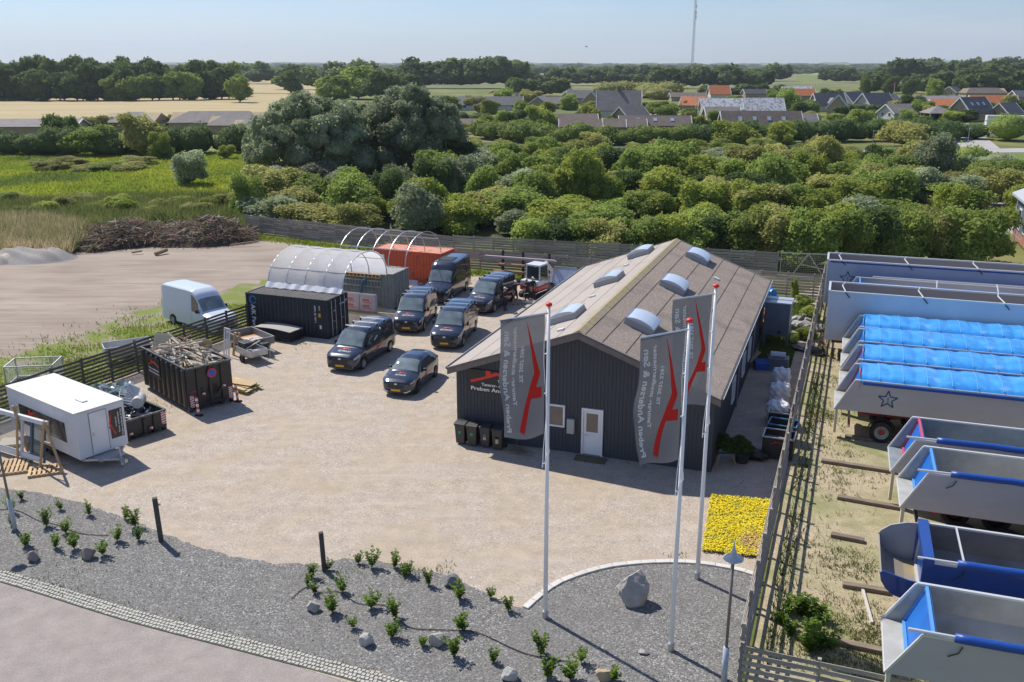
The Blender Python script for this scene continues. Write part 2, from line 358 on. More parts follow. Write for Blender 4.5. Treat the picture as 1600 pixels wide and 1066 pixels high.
# distant low hills on the horizon
hm = mat('distant_hill', (.07, .10, .05), 1, col2=(.14, .16, .07), scale=.002, space='World')
for i, (x, y, w, h) in enumerate(((-2200, 7200, 1900, 33), (-300, 7800, 1500, 36), (1500, 6800, 1200, 24), (3400, 6600, 1800, 40))):
    mb = MB(); mb.grid(lambda u, v: (x + (u - .5) * 2 * w, y + (v - .5) * 1600, -1 + h * max(0, math.sin(u * math.pi)) ** .8 * math.sin(v * math.pi) * (1 + .18 * math.sin(u * 31 + i) + .1 * math.sin(u * 83))), 90, 8)
    struct(mb.build('hill', hm, smooth=True, fix=False))

# ---- stones lying loose: chippings (one uncountable mass each)
def inpoly(x, y, P):
    c = False; n = len(P)
    for i in range(n):
        x1, y1 = P[i][:2]; x2, y2 = P[(i + 1) % n][:2]
        if (y1 > y) != (y2 > y) and x < (x2 - x1) * (y - y1) / (y2 - y1) + x1: c = not c
    return c
def chips(name, pts, size, m, seed):
    r = np.random.RandomState(seed); n = len(pts); pts = np.array(pts)
    base = np.array([(1, 0, 0), (-.5, .87, 0), (-.5, -.87, 0), (.1, .1, 1)], float)
    s = size * (.5 + r.rand(n, 1, 1)); a = r.rand(n) * 6.28
    rot = np.zeros((n, 3, 3)); rot[:, 0, 0] = np.cos(a); rot[:, 0, 1] = -np.sin(a); rot[:, 1, 0] = np.sin(a); rot[:, 1, 1] = np.cos(a); rot[:, 2, 2] = .5 + r.rand(n) * .6
    v = np.einsum('nij,kj->nki', rot, base) * s + pts[:, None, :] + r.randn(n, 4, 3) * size * .12
    f = np.array([(0, 1, 3), (1, 2, 3), (2, 0, 3)])[None] + (np.arange(n) * 4)[:, None, None]
    o = np_mesh(name, v.reshape(-1, 3), f.reshape(-1, 3), m); o['kind'] = 'stuff'; return o
def np_mesh(name, v, f, m, parent=None, link=True):
    me = D.meshes.new(name); k = f.shape[1]
    me.vertices.add(len(v)); me.vertices.foreach_set('co', np.asarray(v, np.float32).ravel())
    me.loops.add(f.size); me.loops.foreach_set('vertex_index', f.astype(np.int32).ravel())
    me.polygons.add(len(f)); me.polygons.foreach_set('loop_start', np.arange(0, f.size, k, dtype=np.int32))
    try: me.polygons.foreach_set('loop_total', np.full(len(f), k, np.int32))
    except Exception: pass
    me.update(calc_edges=True); me.validate()
    if m: me.materials.append(m)
    if not link: return me
    o = D.objects.new(name, me); COL.objects.link(o)
    if parent: o.parent = parent
    return o
r0 = random.Random(3)
chip_m = mat('granite_chip', (.09, .092, .09), .9, col2=(.30, .30, .295), scale=30, space='World', lo=.3, hi=.7)
pts = []
while len(pts) < 26000:
    x = r0.uniform(-22, 8.6); y = r0.uniform(18, 34.5)
    if inpoly(x, y, bed): pts.append((x, y, .018))
tag(chips('granite_chippings', pts, .03, chip_m, 4), 'dark grey granite chippings covering the planting bed', 'gravel')
chip2_m = mat('pale_pebble', (.36, .32, .28), .9, col2=(.55, .52, .48), scale=30, space='World', lo=.3, hi=.7)
pts = []
while len(pts) < 9000:
    x = r0.uniform(-22, 9); y = r0.uniform(26, 60)
    if not inpoly(x, y, bed) and x < 9 and r0.random() < 1.3 - y / 60: pts.append((x, y, .008))
tag(chips('loose_pebbles', pts, .022, chip2_m, 5), 'pale loose pebbles strewn over the gravel yard', 'gravel')

# ---- granite setts between road and bed: three rows
sett_m = mat('granite_sett', (.52, .50, .46), .9, col2=(.40, .38, .34), scale=9, space='World', bump=.3, bscale=30)
line = [Vector((-24, 30.05)), Vector((-17.2, 27.4)), Vector((-12.0, 25.12)), Vector((-7.55, 23.4)), Vector((-4.2, 22.1)), Vector((-2.6, 21.35)), Vector((-1.5, 20.6)), Vector((-.7, 19.6))]
def poly_at(line, s):
    for a, b in zip(line, line[1:]):
        d = (b - a).length
        if s <= d: return a.lerp(b, s / d), (b - a).normalized()
        s -= d
    return line[-1], (line[-1] - line[-2]).normalized()
def catmull(P, k=6):
    out = []
    for i in range(len(P) - 1):
        p0 = P[max(i - 1, 0)]; p1 = P[i]; p2 = P[i + 1]; p3 = P[min(i + 2, len(P) - 1)]
        for j in range(k):
            t = j / k
            out.append(.5 * ((2 * p1) + (p2 - p0) * t + (2 * p0 - 5 * p1 + 4 * p2 - p3) * t * t + (3 * p1 - p0 - 3 * p2 + p3) * t ** 3))
    out.append(P[-1]); return out
cl = catmull(line); mb = MB(); tot = sum((b - a).length for a, b in zip(cl, cl[1:])); s = 0
while s < tot:
    w = .135
    p, d = poly_at(cl, s); nrm = Vector((-d.y, d.x))
    for j in range(4):
        q = p + nrm * ((j - 1.5) * .137 + r0.gauss(0, .006)) + d * (j % 2) * .05
        hx = .058 + r0.uniform(-.006, .004); hy = .058 + r0.uniform(-.006, .004); z = .03 + r0.uniform(-.008, .008)
        M = Matrix.Translation((q.x, q.y, 0)) @ Matrix.Rotation(math.atan2(d.y, d.x) + r0.gauss(0, .05), 4, 'Z')
        mb.box((-hx, -hy, -.02), (hx, hy, z + .01), M=M, taper=.88)
    s += w
struct(mb.build('sett_edging', sett_m, fix=False))
joint_m = mat('sett_joint_dirt', (.11, .10, .08), 1, col2=(.10, .13, .05), scale=2, space='World')
mb = MB()
for a, b in zip(cl, cl[1:]):
    d = (b - a).normalized(); n_ = Vector((-d.y, d.x)) * .29
    mb.quad((a.x + n_.x, a.y + n_.y, .024), (a.x - n_.x, a.y - n_.y, .024), (b.x - n_.x, b.y - n_.y, .024), (b.x + n_.x, b.y + n_.y, .024))
struct(mb.build('sett_bedding', joint_m))

# ---- curved concrete kerb around the flagpoles, block by block
kerb_m = mat('pale_concrete_kerb', (.62, .60, .56), .85, col2=(.52, .50, .46), scale=6, bump=.2, bscale=30, rand=.06)
kp = [Vector((.41, 25.45)), Vector((1.49, 26.9)), Vector((3.06, 27.88)), Vector((4.64, 28.25)), Vector((6.19, 28.25)), Vector((7.44, 27.9)), Vector((8.35, 27.35))]
ck = catmull(kp, 8); tot = sum((b - a).length for a, b in zip(ck, ck[1:])); n_k = int(tot / .5)
kt = thing('kerb', 'pale curved concrete kerb edging the gravel around the flagpoles', 'kerb', (4, 27, 0)); kt['kind'] = 'structure'; del kt['category']
for i in range(n_k):
    p, d = poly_at(ck, (i + .5) * tot / n_k)
    mb = MB(); mb.box((-tot / n_k / 2 + .006, -.11, -.02), (tot / n_k / 2 - .006, .11, .075))
    o = mb.build('kerb_stone', kerb_m, kt, bevel=.012); o.location = (p.x - 4, p.y - 27, 0); o.rotation_euler = (0, 0, math.atan2(d.y, d.x))
# ================================================================ foliage
def leaf_mat(name, c1, c2, c3=None, sc=.35):
    return mat(name, c1, .75, col2=c2, scale=sc, space='World', lo=.38, hi=.62, trans=.5, rand=.22, col3=c3, s3=.06, lo3=.5, hi3=.62, spec=.3)
LM = dict(
    green=leaf_mat('leaf_mid_green', (0.202, 0.281, 0.058), (0.342, 0.418, 0.096)),
    olive=leaf_mat('leaf_olive', (0.305, 0.317, 0.091), (0.474, 0.462, 0.155)),
    lime=leaf_mat('leaf_yellow_green', (0.246, 0.318, 0.054), (0.414, 0.450, 0.090)),
    dark=leaf_mat('leaf_dark_green', (0.084, 0.139, 0.040), (0.160, 0.222, 0.064)),
    willow=leaf_mat('leaf_grey_willow', (.215, .265, .130), (.46, .51, .32), sc=.5),
    silver=leaf_mat('leaf_silvery', (0.273, 0.283, 0.173), (0.431, 0.434, 0.301)),
    brown=leaf_mat('leaf_reddish_brown', (0.294, 0.229, 0.120), (0.395, 0.299, 0.162)),
    forest=leaf_mat('leaf_forest', (0.099, 0.149, 0.043), (0.177, 0.226, 0.066), sc=.03),
    farblue=leaf_mat('leaf_far_wood', (0.090, 0.140, 0.046), (0.200, 0.236, 0.083), sc=.012),
)
bark = mat('bark', (.12, .095, .07), .95, col2=(.18, .15, .115), scale=3)
ICO = None
def ico():
    global ICO
    if ICO is None:
        bm = bmesh.new(); bmesh.ops.create_icosphere(bm, subdivisions=2, radius=1)
        ICO = (np.array([v.co[:] for v in bm.verts]), np.array([[v.index for v in f.verts] for f in bm.faces])); bm.free()
    return ICO
def crown_mesh(name, lobes, nleaf, leaf, seed, core=.8, shell=.32, droop=0.0, flat=1.0, asp=1.0):
    """leaves as small quads spread through the shell of overlapping lobes, over rough solid cores"""
    r = np.random.RandomState(seed); L = np.array(lobes, float)   # cx cy cz rx ry rz
    area = (L[:, 3] * L[:, 4] + L[:, 3] * L[:, 5]); pk = r.choice(len(L), nleaf * 2, p=area / area.sum())
    d = r.randn(nleaf * 2, 3); d /= np.linalg.norm(d, axis=1)[:, None]; d[:, 2] = np.where(d[:, 2] < -.45, -d[:, 2], d[:, 2])
    rad = 1 - shell * r.rand(nleaf * 2) ** 1.2 + r.randn(nleaf * 2) * .05
    # clumps: pull the shell in and out with a few bumps per lobe
    k = 7; ph = r.rand(len(L), 3, 3) * 6.28
    w = sum(np.sin(d[:, [i]] * k + ph[pk][:, i, [0]])[:, 0] for i in range(3)) / 3
    w2 = sum(np.sin(d[:, [i]] * 19 + ph[pk][:, i, [1]] * 3)[:, 0] for i in range(3)) / 3
    rad = rad * (1 + .15 * w + .30 * np.maximum(0, w2 - .25))
    P = L[pk, :3] + d * rad[:, None] * L[pk, 3:]
    keep = np.ones(len(P), bool)
    for i in range(len(L)):
        q = (P - L[i, :3]) / L[i, 3:]; keep &= ~((np.sum(q * q, 1) < .55) & (pk != i))
    P = P[keep][:nleaf]; d = d[keep][:nleaf]; n = len(P)
    nm = d + r.randn(n, 3) * .75; nm[:, 2] += .25; nm /= np.linalg.norm(nm, axis=1)[:, None]
    a = np.cross(nm, r.randn(n, 3)); a /= np.linalg.norm(a, axis=1)[:, None]; b = np.cross(nm, a)
    s = leaf * (.5 + r.rand(n, 1)); a = a * s * asp; b = b * s
    if droop: a[:, 2] -= droop * s[:, 0]
    v = np.stack([P - a * .5, P + b * .42, P + a * .5, P - b * .42], 1).reshape(-1, 3)
    f = np.arange(4 * n).reshape(-1, 4)
    tv = v; tf = np.concatenate([f[:, [0, 1, 2]], f[:, [0, 2, 3]]])
    iv, if_ = ico(); vs = [tv]; fs = [tf]; o = len(tv)
    for l in L:
        q = iv * (1 + .12 * np.sin(iv[:, [0]] * 6 + l[0] * 9) * np.cos(iv[:, [2]] * 7 + l[1] * 5)) * (l[3:] * core) + l[:3]
        vs.append(q); fs.append(if_ + o); o += len(iv)
    return np_mesh(name, np.concatenate(vs), np.concatenate(fs), None, link=False)
def rnd_lobes(seed, n, w=.30, h=.32, r0=.20, r1=.32, zc=.5, top=None):
    r = np.random.RandomState(seed); out = [(0, 0, zc, .36, .36, .38)]
    for i in range(n):
        a = r.rand() * 6.28; q = w * math.sqrt(r.rand()); z = zc + (r.rand() - .4) * h
        if top: z = min(z, top)
        s = r0 + (r1 - r0) * r.rand(); out.append((q * math.cos(a), q * math.sin(a), z, s, s, s * (.75 + .3 * r.rand())))
    return out
# bush crowns: 1 m wide and 1 m tall, standing on z=0, scaled per bush
BUSH = [crown_mesh('bush_foliage', rnd_lobes(10 + i, 11, w=.34, h=.5, r0=.14, r1=.26, zc=.46), 8000, .038, 20 + i, shell=.55, core=.70) for i in range(5)]
TREE = [crown_mesh('crown', rnd_lobes(40 + i, 13, w=.32, h=.6, r0=.13, r1=.24, zc=.56), 3600, .050, 60 + i, shell=.45, core=.74) for i in range(4)]
FARTREE = [crown_mesh('crown', rnd_lobes(80 + i, 7, w=.30, h=.45, r0=.16, r1=.26, zc=.52), 700, .085, 90 + i, shell=.35, core=.85) for i in range(4)]
WOODSRC = [crown_mesh('crown', rnd_lobes(120 + i, 2, w=.26, h=.4, r0=.2, r1=.28, zc=.5), 170, .15, 130 + i, shell=.35, core=.86) for i in range(4)]
TRUNK = MB().tube([(0, 0, -.2), (.01, 0, .25), (-.01, .01, .6)], .035, 6, r2=.014).tube([(0, 0, .3), (.1, .05, .55)], .014, 5, r2=.005).tube([(0, 0, .28), (-.1, .04, .52)], .014, 5, r2=.005).mesh('trunk')
TRUNK.materials.append(bark)
for m_ in BUSH + TREE + FARTREE: m_.materials.append(LM['green'])
def setmat(o, m):
    o.material_slots[0].link = 'OBJECT'; o.material_slots[0].material = m
def bush(x, y, w, h, kind, label, group, name='bush', z=0, mesh=None, cat='bush'):
    o = D.objects.new(name, mesh or rnd.choice(BUSH)); COL.objects.link(o); setmat(o, LM[kind])
    o.location = (x, y, z - .16 * h); o.scale = (w, w * rnd.uniform(.85, 1.15), h * 1.28); o.rotation_euler = (0, 0, rnd.uniform(0, 6.28))
    return tag(o, label, cat, group)
def tree(x, y, w, h, kind, label, group, far=False, z=0, name='tree'):
    t = thing(name, label, 'tree', (x, y, z), rnd.uniform(0, 6.28), group)
    o = D.objects.new('crown', rnd.choice(FARTREE if far else TREE)); COL.objects.link(o); o.parent = t; setmat(o, LM[kind]); o.scale = (w, w, h * 1.36); o.location.z = -.33 * h
    if not far:
        o = D.objects.new('trunk', TRUNK); COL.objects.link(o); o.parent = t; o.scale = (h, h, h)
    return t
KN = dict(green='mid green', olive='dull olive', lime='yellow green', dark='dark green', willow='grey green', brown='reddish brown', silver='silvery')
# ---- the thicket behind the yard fences
r1 = random.Random(11)
def pxx(px, Y): return (px - 800) / FPX * (Y * math.cos(PITCH) + CAMZ * math.sin(PITCH))
rows = [  # world y, left px, right px, height, kinds
    (91, 560, 1240, 3.6, ['lime', 'olive', 'green', 'olive', 'willow']), (97, 430, 1450, 4.2, ['green', 'lime', 'olive', 'willow', 'green']), (104, 400, 1545, 4.4, ['olive', 'green', 'lime', 'lime']),
    (112, 420, 1575, 4.6, ['green', 'willow', 'dark', 'olive']), (121, 700, 1570, 4.6, ['olive', 'green', 'lime', 'dark', 'green']), (131, 740, 1540, 4.6, ['green', 'green', 'olive', 'willow']),
    (142, 740, 1480, 4.6, ['lime', 'olive', 'dark', 'green']), (154, 740, 1400, 3.6, ['green', 'olive', 'willow', 'brown']), (168, 740, 1240, 3.0, ['lime', 'green', 'olive']), (181, 740, 1230, 2.6, ['olive', 'green', 'lime'])]
for Y, a, b, h, kinds in rows:
    xa, xb = pxx(a, Y), pxx(b, Y); step = 3.9 + Y * .012; n = int((xb - xa) / step)
    for i in range(n + 1):
        x = xa + i * step + r1.uniform(-1.2, 1.2); y = Y + r1.uniform(-4, 4); k = r1.choice(kinds)
        # keep the strips behind the fences and the plot corner free
        if y < 88 and x > 3: y += 4
        if 24 < x < 30 and y < 92: y += 8
        hh = h * r1.uniform(.7, 1.25) * (1.35 if r1.random() < .12 else 1); bush(x, y, r1.uniform(4.4, 9.6), hh, k, '%s thicket bush, %s row behind the yard fence, %s from the left' % (KN[k], ordw(rows.index((Y, a, b, h, kinds)) + 2), ordw(i)), 'bushes of the thicket')
for i in range(18):
    px = 840 + i * 40 + r1.uniform(-8, 8); x = pxx(px, 79); y = 80.9 - (x + 5.2) * .29 + 3.4 + r1.uniform(-.5, 1.2) + (2.2 if x > 17 else 0) if x < 24 else r1.uniform(76, 78)
    bush(x, y, r1.uniform(5, 6.8), 3.4 + 1.6 * min(1, max(0, (px - 900) / 350)) * r1.uniform(.85, 1.15) - (1.2 if px > 1530 else 0), ['green', 'dark', 'green', 'olive', 'green', 'lime'][i % 6], 'tall broadleaf bush right behind the far slatted fence, %s from the left' % ordw(i), 'tall bushes against the back fence')
p = G(1118, 398); bush(p.x, p.y + 2, 3.2, 3.3, 'lime', 'bright yellow green bush showing over the fence behind the roof ridge', None)
# ---- the two large grey willows and the pale willow scrub at their feet
def big_crown(name, C, n, leaf, seed, mtl, parent=None, lobe=.25, base=.0):
    r = np.random.RandomState(seed); lobes = []
    cx, cy, cz, rx, ry, rz = C
    lobes.append((cx, cy, cz, rx * .72, ry * .72, rz * .78))
    for i in range(95):
        d = r.randn(3); d /= np.linalg.norm(d); d[2] = abs(d[2]) if r.rand() < .5 else d[2] * .8
        q = .74 + .14 * r.rand(); s = min(rx, rz) * (lobe * (.5 + .6 * r.rand()))
        lobes.append((cx + d[0] * rx * q, cy + d[1] * ry * q, cz + d[2] * rz * q, s, s, s * .85))
    me = crown_mesh(name, lobes, n, leaf, seed, shell=.38, core=.78); me.materials.append(mtl)
    o = D.objects.new(name, me); COL.objects.link(o); o.parent = parent; return o
for (px, py, top, wid, n, lab) in ((556, 284, 158, 10, 16000, 'lower grey green willow crown filling the gap between the two big willows'), (638, 288, 132, 14.5, 30000, 'largest round grey green willow towering over the thicket'), (478, 300, 146, 16.5, 30000, 'broad grey green willow left of the largest one, beside the meadow')):
    g = G(px, py); h = hgt(px, py, top); t = thing('willow_tree', lab, 'tree', (g.x, g.y + 5, 0))
    big_crown('crown', (0, 0, h * .44, wid * .56, wid * .5, h * .57), n, .30, int(px), LM['willow'], t)
    MB().tube([(0, 0, -.3), (.3, 0, h * .25), (-.2, .2, h * .6)], .5, 8, r2=.2).tube([(.2, 0, h * .2), (2.5, .5, h * .5)], .25, 6, r2=.1).tube([(.2, 0, h * .22), (-2.4, -.6, h * .5)], .25, 6, r2=.1).build('trunk', bark, t)
for (px, py, top, w, k, lab) in ((398, 290, 205, 5.5, 'willow', 'small drooping grey willow at the left edge of the willow group'), (420, 318, 262, 7, 'silver', 'silvery willow scrub between meadow and yard fence, leftmost'), (490, 312, 258, 7.5, 'silver', 'silvery willow scrub in front of the big willows, middle one'), (540, 318, 268, 6.5, 'willow', 'silvery willow scrub in front of the big willows, rightmost'),
        (605, 345, 268, 5.0, 'dark', 'dark green pointed shrub in front of the largest willow'), (710, 322, 248, 6, 'willow', 'upright grey green shrub right of the largest willow'), (785, 280, 222, 8, 'green', 'rounded bush right of the largest willow at the thicket edge'),
        (290, 292, 240, 6.2, 'willow', 'round grey green willow bush standing alone in the meadow'), (248, 250, 207, 4.6, 'lime', 'slim pale green young tree in front of the hedge'), (212, 248, 178, 8, 'olive', 'tall olive tree leaning out of the left hedge'), (350, 250, 228, 3.4, 'lime', 'thin pale sapling in the meadow before the hedge'),
        (130, 247, 198, 11, 'green', 'wide mid green bush in front of the left hedge'), (85, 240, 182, 9, 'dark', 'dark round tree rising above the left hedge'), (1225, 232, 192, 8, 'lime', 'bright lime bush at the right end of the thicket below the hedge'), (1150, 237, 190, 10, 'lime', 'yellow green domed bush in front of the long hedge'), (1425, 232, 192, 13, 'olive', 'large domed olive bush beside the road bend'), (1545, 222, 0, 0, '', ''),
        (842, 205, 165, 9, 'lime', 'bushy bright green tree standing between the low village roofs')):
    if not k: continue
    g = G(px, py); h = hgt(px, py, top); bush(g.x, g.y + w * .4, w, h, k, lab, None, name='tree' if h > 5.5 else 'bush', cat='tree' if h > 5.5 else 'bush')
# ---- rough low growth: meadow scrub patch, tall dry grass, weeds
for i in range(15):
    g = G(60 + i * 11 + r1.uniform(-6, 6), 262 + r1.uniform(-6, 8)); bush(g.x, g.y, r1.uniform(4, 6.5), r1.uniform(.9, 1.6), r1.choice(['olive', 'green', 'olive']), 'low scrub mound of the meadow bramble patch, %s from the left' % ordw(i), 'low scrub of the meadow patch', name='shrub', cat='shrub')
def blades(name, pts, h, w, m, seed, lean=.35):
    r = np.random.RandomState(seed); n = len(pts); P = np.array(pts); a = r.rand(n) * 6.28
    hh = h * (.5 + r.rand(n)) * (P[:, 3] if P.shape[1] > 3 else 1); P = P[:, :3]
    d = np.stack([np.cos(a), np.sin(a), 0 * a], 1) * w; t = r.randn(n, 3) * lean * hh[:, None]; t[:, 2] = hh
    v = np.stack([P - d, P + d, P + t], 1).reshape(-1, 3); o = np_mesh(name, v, np.arange(3 * n).reshape(-1, 3), m); o['kind'] = 'stuff'; return o
dry_m = leaf_mat('dry_grass', (.46, .37, .20), (.62, .52, .32), sc=.5); reed_m = leaf_mat('tall_green_weeds', (.13, .175, .045), (.24, .26, .085), sc=.4); mgrass = leaf_mat('meadow_blades', (.22, .30, .035), (.38, .40, .05), c3=(.15, .20, .045), sc=.12)
def scatter(n, fn, seed):
    r = random.Random(seed); out = []
    while len(out) < n:
        p = fn(r)
        if p: out.append(p)
    return out
def reg(poly, z=0, hf=None):
    xs = [p[0] for p in poly]; ys = [p[1] for p in poly]
    def f(r):
        x = r.uniform(min(xs), max(xs)); y = r.uniform(min(ys), max(ys))
        if inpoly(x, y, poly): return (x, y, z, hf(x, y) if hf else 1)
    return f
def gp(*pp): return [tuple(G(*p)[:2]) for p in pp]
tag(blades('tall_dry_grass', scatter(30000, reg(gp((-60, 412), (-60, 352), (60, 348), (140, 362), (110, 402), (50, 400))), 1), 1.2, .05, dry_m, 2), 'tall straw coloured grass along the left edge of the dirt lot', 'dry grass')
tag(blades('tall_weeds', scatter(44000, reg(gp((-60, 380), (-60, 326), (380, 312), (410, 345), (385, 372), (330, 356), (240, 352), (150, 385), (100, 400))), 2), 1.2, .08, reed_m, 3), 'tall green weeds behind the brushwood pile', 'weeds')
tag(blades('meadow_growth', scatter(60000, reg(gp((-60, 330), (-60, 238), (380, 238), (410, 330)), z=-.05), 3), .32, .16, mgrass, 4), 'bright yellow green meadow growth in front of the left hedge', 'grass')
for i in range(16):
    g = G(-20 + i * 26 + r1.uniform(-10, 10), 338 + r1.uniform(-14, 16)); bush(g.x, g.y + 3, r1.uniform(3, 5), r1.uniform(1.2, 2.2), r1.choice(['green', 'olive', 'lime']), 'low leafy scrub between dirt lot and meadow, %s from the left' % ordw(i), 'scrub edging the dirt lot', name='shrub', cat='shrub')
# ---- hedges: long clipped masses, one thing each
def hedge(name, pts, w, h, kind, label, leaf=.28, dens=26, seed=1, wob=.25):
    r = np.random.RandomState(seed); lobes = []; P = [Vector(p) for p in pts]
    for a, b in zip(P, P[1:]):
        L = (b - a).length; n = max(1, int(L / (w * .42)))
        for i in range(n):
            q = a.lerp(b, (i + r.rand() * .6) / n); s = w * (.45 + .2 * r.rand()); hh = h * (1 - wob + 2 * wob * r.rand())
            lobes.append((q.x + r.randn() * w * .12, q.y + r.randn() * w * .12, hh * .5, s, s, hh * .52))
    me = crown_mesh(name, lobes, min(40000, int(len(lobes) * w * h * dens)), leaf, seed, core=.88, shell=.3); me.materials.append(LM[kind])
    o = D.objects.new(name, me); COL.objects.link(o); return tag(o, label, 'hedge')
def gl(*pp, dy=0): return [(G(*p).x, G(*p).y + dy) for p in pp]
hedge('hedge', gl((-60, 240), (90, 243), (220, 243), (330, 240), (420, 238)), 6, 4.6, 'dark', 'tall dark hedge running behind the meadow on the left', leaf=.34, dens=16, seed=5)
hedge('hedge', gl((740, 216), (820, 222), (900, 226), (1000, 226), (1080, 226)), 6, 3.7, 'green', 'long hedge between thicket and village, left stretch', leaf=.4, dens=16, seed=6)
hedge('hedge', gl((1080, 226), (1180, 226), (1260, 222), (1340, 220), (1440, 222), (1525, 216)), 6.5, 4.3, 'dark', 'long dark hedge in front of the village, right stretch to the road', leaf=.4, dens=18, seed=7)
hedge('hedge', gl((1568, 220), (1620, 219), (1700, 220)), 7, 5, 'green', 'domed hedge right of the road junction', leaf=.35, dens=22, seed=8)
hedge('hedge', gl((1380, 262), (1440, 268), (1500, 270), (1530, 272)), 6, 3.6, 'green', 'bushy hedge on the lawn edge below the road', leaf=.3, dens=22, seed=9)
hedge('hedge', gl((940, 153), (1000, 150), (1040, 156)), 16, 7, 'olive', 'broad rounded hedge behind the village houses', leaf=.9, dens=2.2, seed=10)
hedge('hedge', gl((720, 196), (752, 196)), 5, 4, 'dark', 'clipped dark hedge beside the low house right of the big willow', leaf=.4, dens=10, seed=12, wob=.1)
hedge('hedge', gl((1310, 176), (1400, 178)), 4, 3, 'dark', 'clipped hedge in front of the slate roofed village houses', leaf=.4, dens=10, seed=13, wob=.1)
hedge('hedge', gl((1540, 262), (1610, 262)), 4, 1.4, 'lime', 'strip of tall grass across the lawn on the right', leaf=.3, dens=18, seed=14)['category'] = 'tall grass'
# ---- trees round the village
VT = ((700, 175, 150, 12, 'green'), (740, 172, 150, 10, 'olive'), (765, 178, 158, 9, 'lime'), (790, 170, 140, 12, 'green'), (830, 168, 142, 12, 'olive'), (815, 182, 158, 8, 'green'), (855, 178, 160, 8, 'lime'), (762, 205, 180, 6, 'green'), (782, 205, 176, 6, 'green'), (806, 204, 174, 7, 'dark'),
        (890, 172, 150, 10, 'green'), (925, 200, 168, 7, 'lime'), (905, 196, 176, 6, 'dark'), (985, 190, 168, 7, 'green'), (1020, 180, 160, 8, 'green'), (1040, 186, 165, 8, 'green'), (1050, 180, 166, 6, 'lime'), (1075, 190, 170, 7, 'green'), (1096, 170, 152, 9, 'olive'), (1120, 205, 176, 7, 'green'), (1150, 166, 150, 10, 'green'),
        (1090, 205, 182, 6, 'lime'), (1210, 160, 142, 10, 'green'), (1230, 176, 142, 13, 'green'), (1250, 184, 160, 9, 'dark'), (1265, 182, 158, 9, 'green'), (1296, 168, 140, 10, 'dark'), (1330, 160, 142, 10, 'green'), (1345, 200, 172, 8, 'green'), (1380, 175, 148, 8, 'green'), (1400, 178, 158, 8, 'olive'), (1425, 180, 150, 11, 'dark'), (1440, 186, 158, 9, 'green'), (1455, 188, 168, 7, 'olive'),
        (1485, 188, 170, 8, 'green'), (1510, 190, 172, 8, 'dark'), (1545, 180, 160, 8, 'olive'), (1595, 184, 160, 9, 'dark'), (1575, 176, 150, 9, 'olive'), (1350, 154, 120, 8, 'forest'), (1390, 150, 118, 10, 'forest'), (1420, 152, 122, 10, 'forest'), (1460, 155, 124, 11, 'green'), (1500, 150, 126, 10, 'forest'), (1188, 150, 132, 10, 'forest'),
        (640, 150, 118, 16, 'forest'), (600, 160, 112, 20, 'forest'), (560, 155, 105, 26, 'green'), (520, 160, 120, 22, 'green'), (300, 195, 178, 5, 'lime'), (275, 202, 178, 6, 'green'), (150, 208, 182, 8, 'olive'), (165, 206, 185, 6, 'green'), (300, 203, 186, 5, 'green'), (1590, 350, 290, 4, 'lime'))
for (px, py, top, w, k) in VT:
    side = px > 700; nth = ordw(sorted(q[0] for q in VT if q[4] == k and (q[0] > 700) == side).index(px)); kn = KN.get(k, 'dark woodland')
    g = G(px, py); h = max(3, hgt(px, py, top)); tree(g.x, g.y, w, h, k, kn + (' garden tree in the village, %s from the left' if side else ' tree beyond the left hedge, %s from the left') % nth, 'village garden trees' if side else 'trees beyond the left hedge')
g = G(375, 160); tree(g.x, g.y, 13.5, 11.5, 'green', 'solitary round tree standing in the wheat field', None)
g = G(458, 147); tree(g.x, g.y, 16, 13, 'dark', 'lone dark round tree on the edge of the far pale field', None)
g = G(478, 128); tree(g.x, g.y, 26, 17, 'dark', 'lone dark tree against the far wood behind the pale field', None, far=True)
for i in range(49):
    px = 725 + i * 17 + r1.uniform(-6, 6); g = G(px, r1.uniform(160, 212)); bush(g.x, g.y, r1.uniform(4, 8), r1.uniform(1.6, 3.6), r1.choice(['green', 'lime', 'dark', 'olive']), 'garden bush between the village houses, %s from the left' % ordw(min(i, 48)), 'garden bushes of the village')
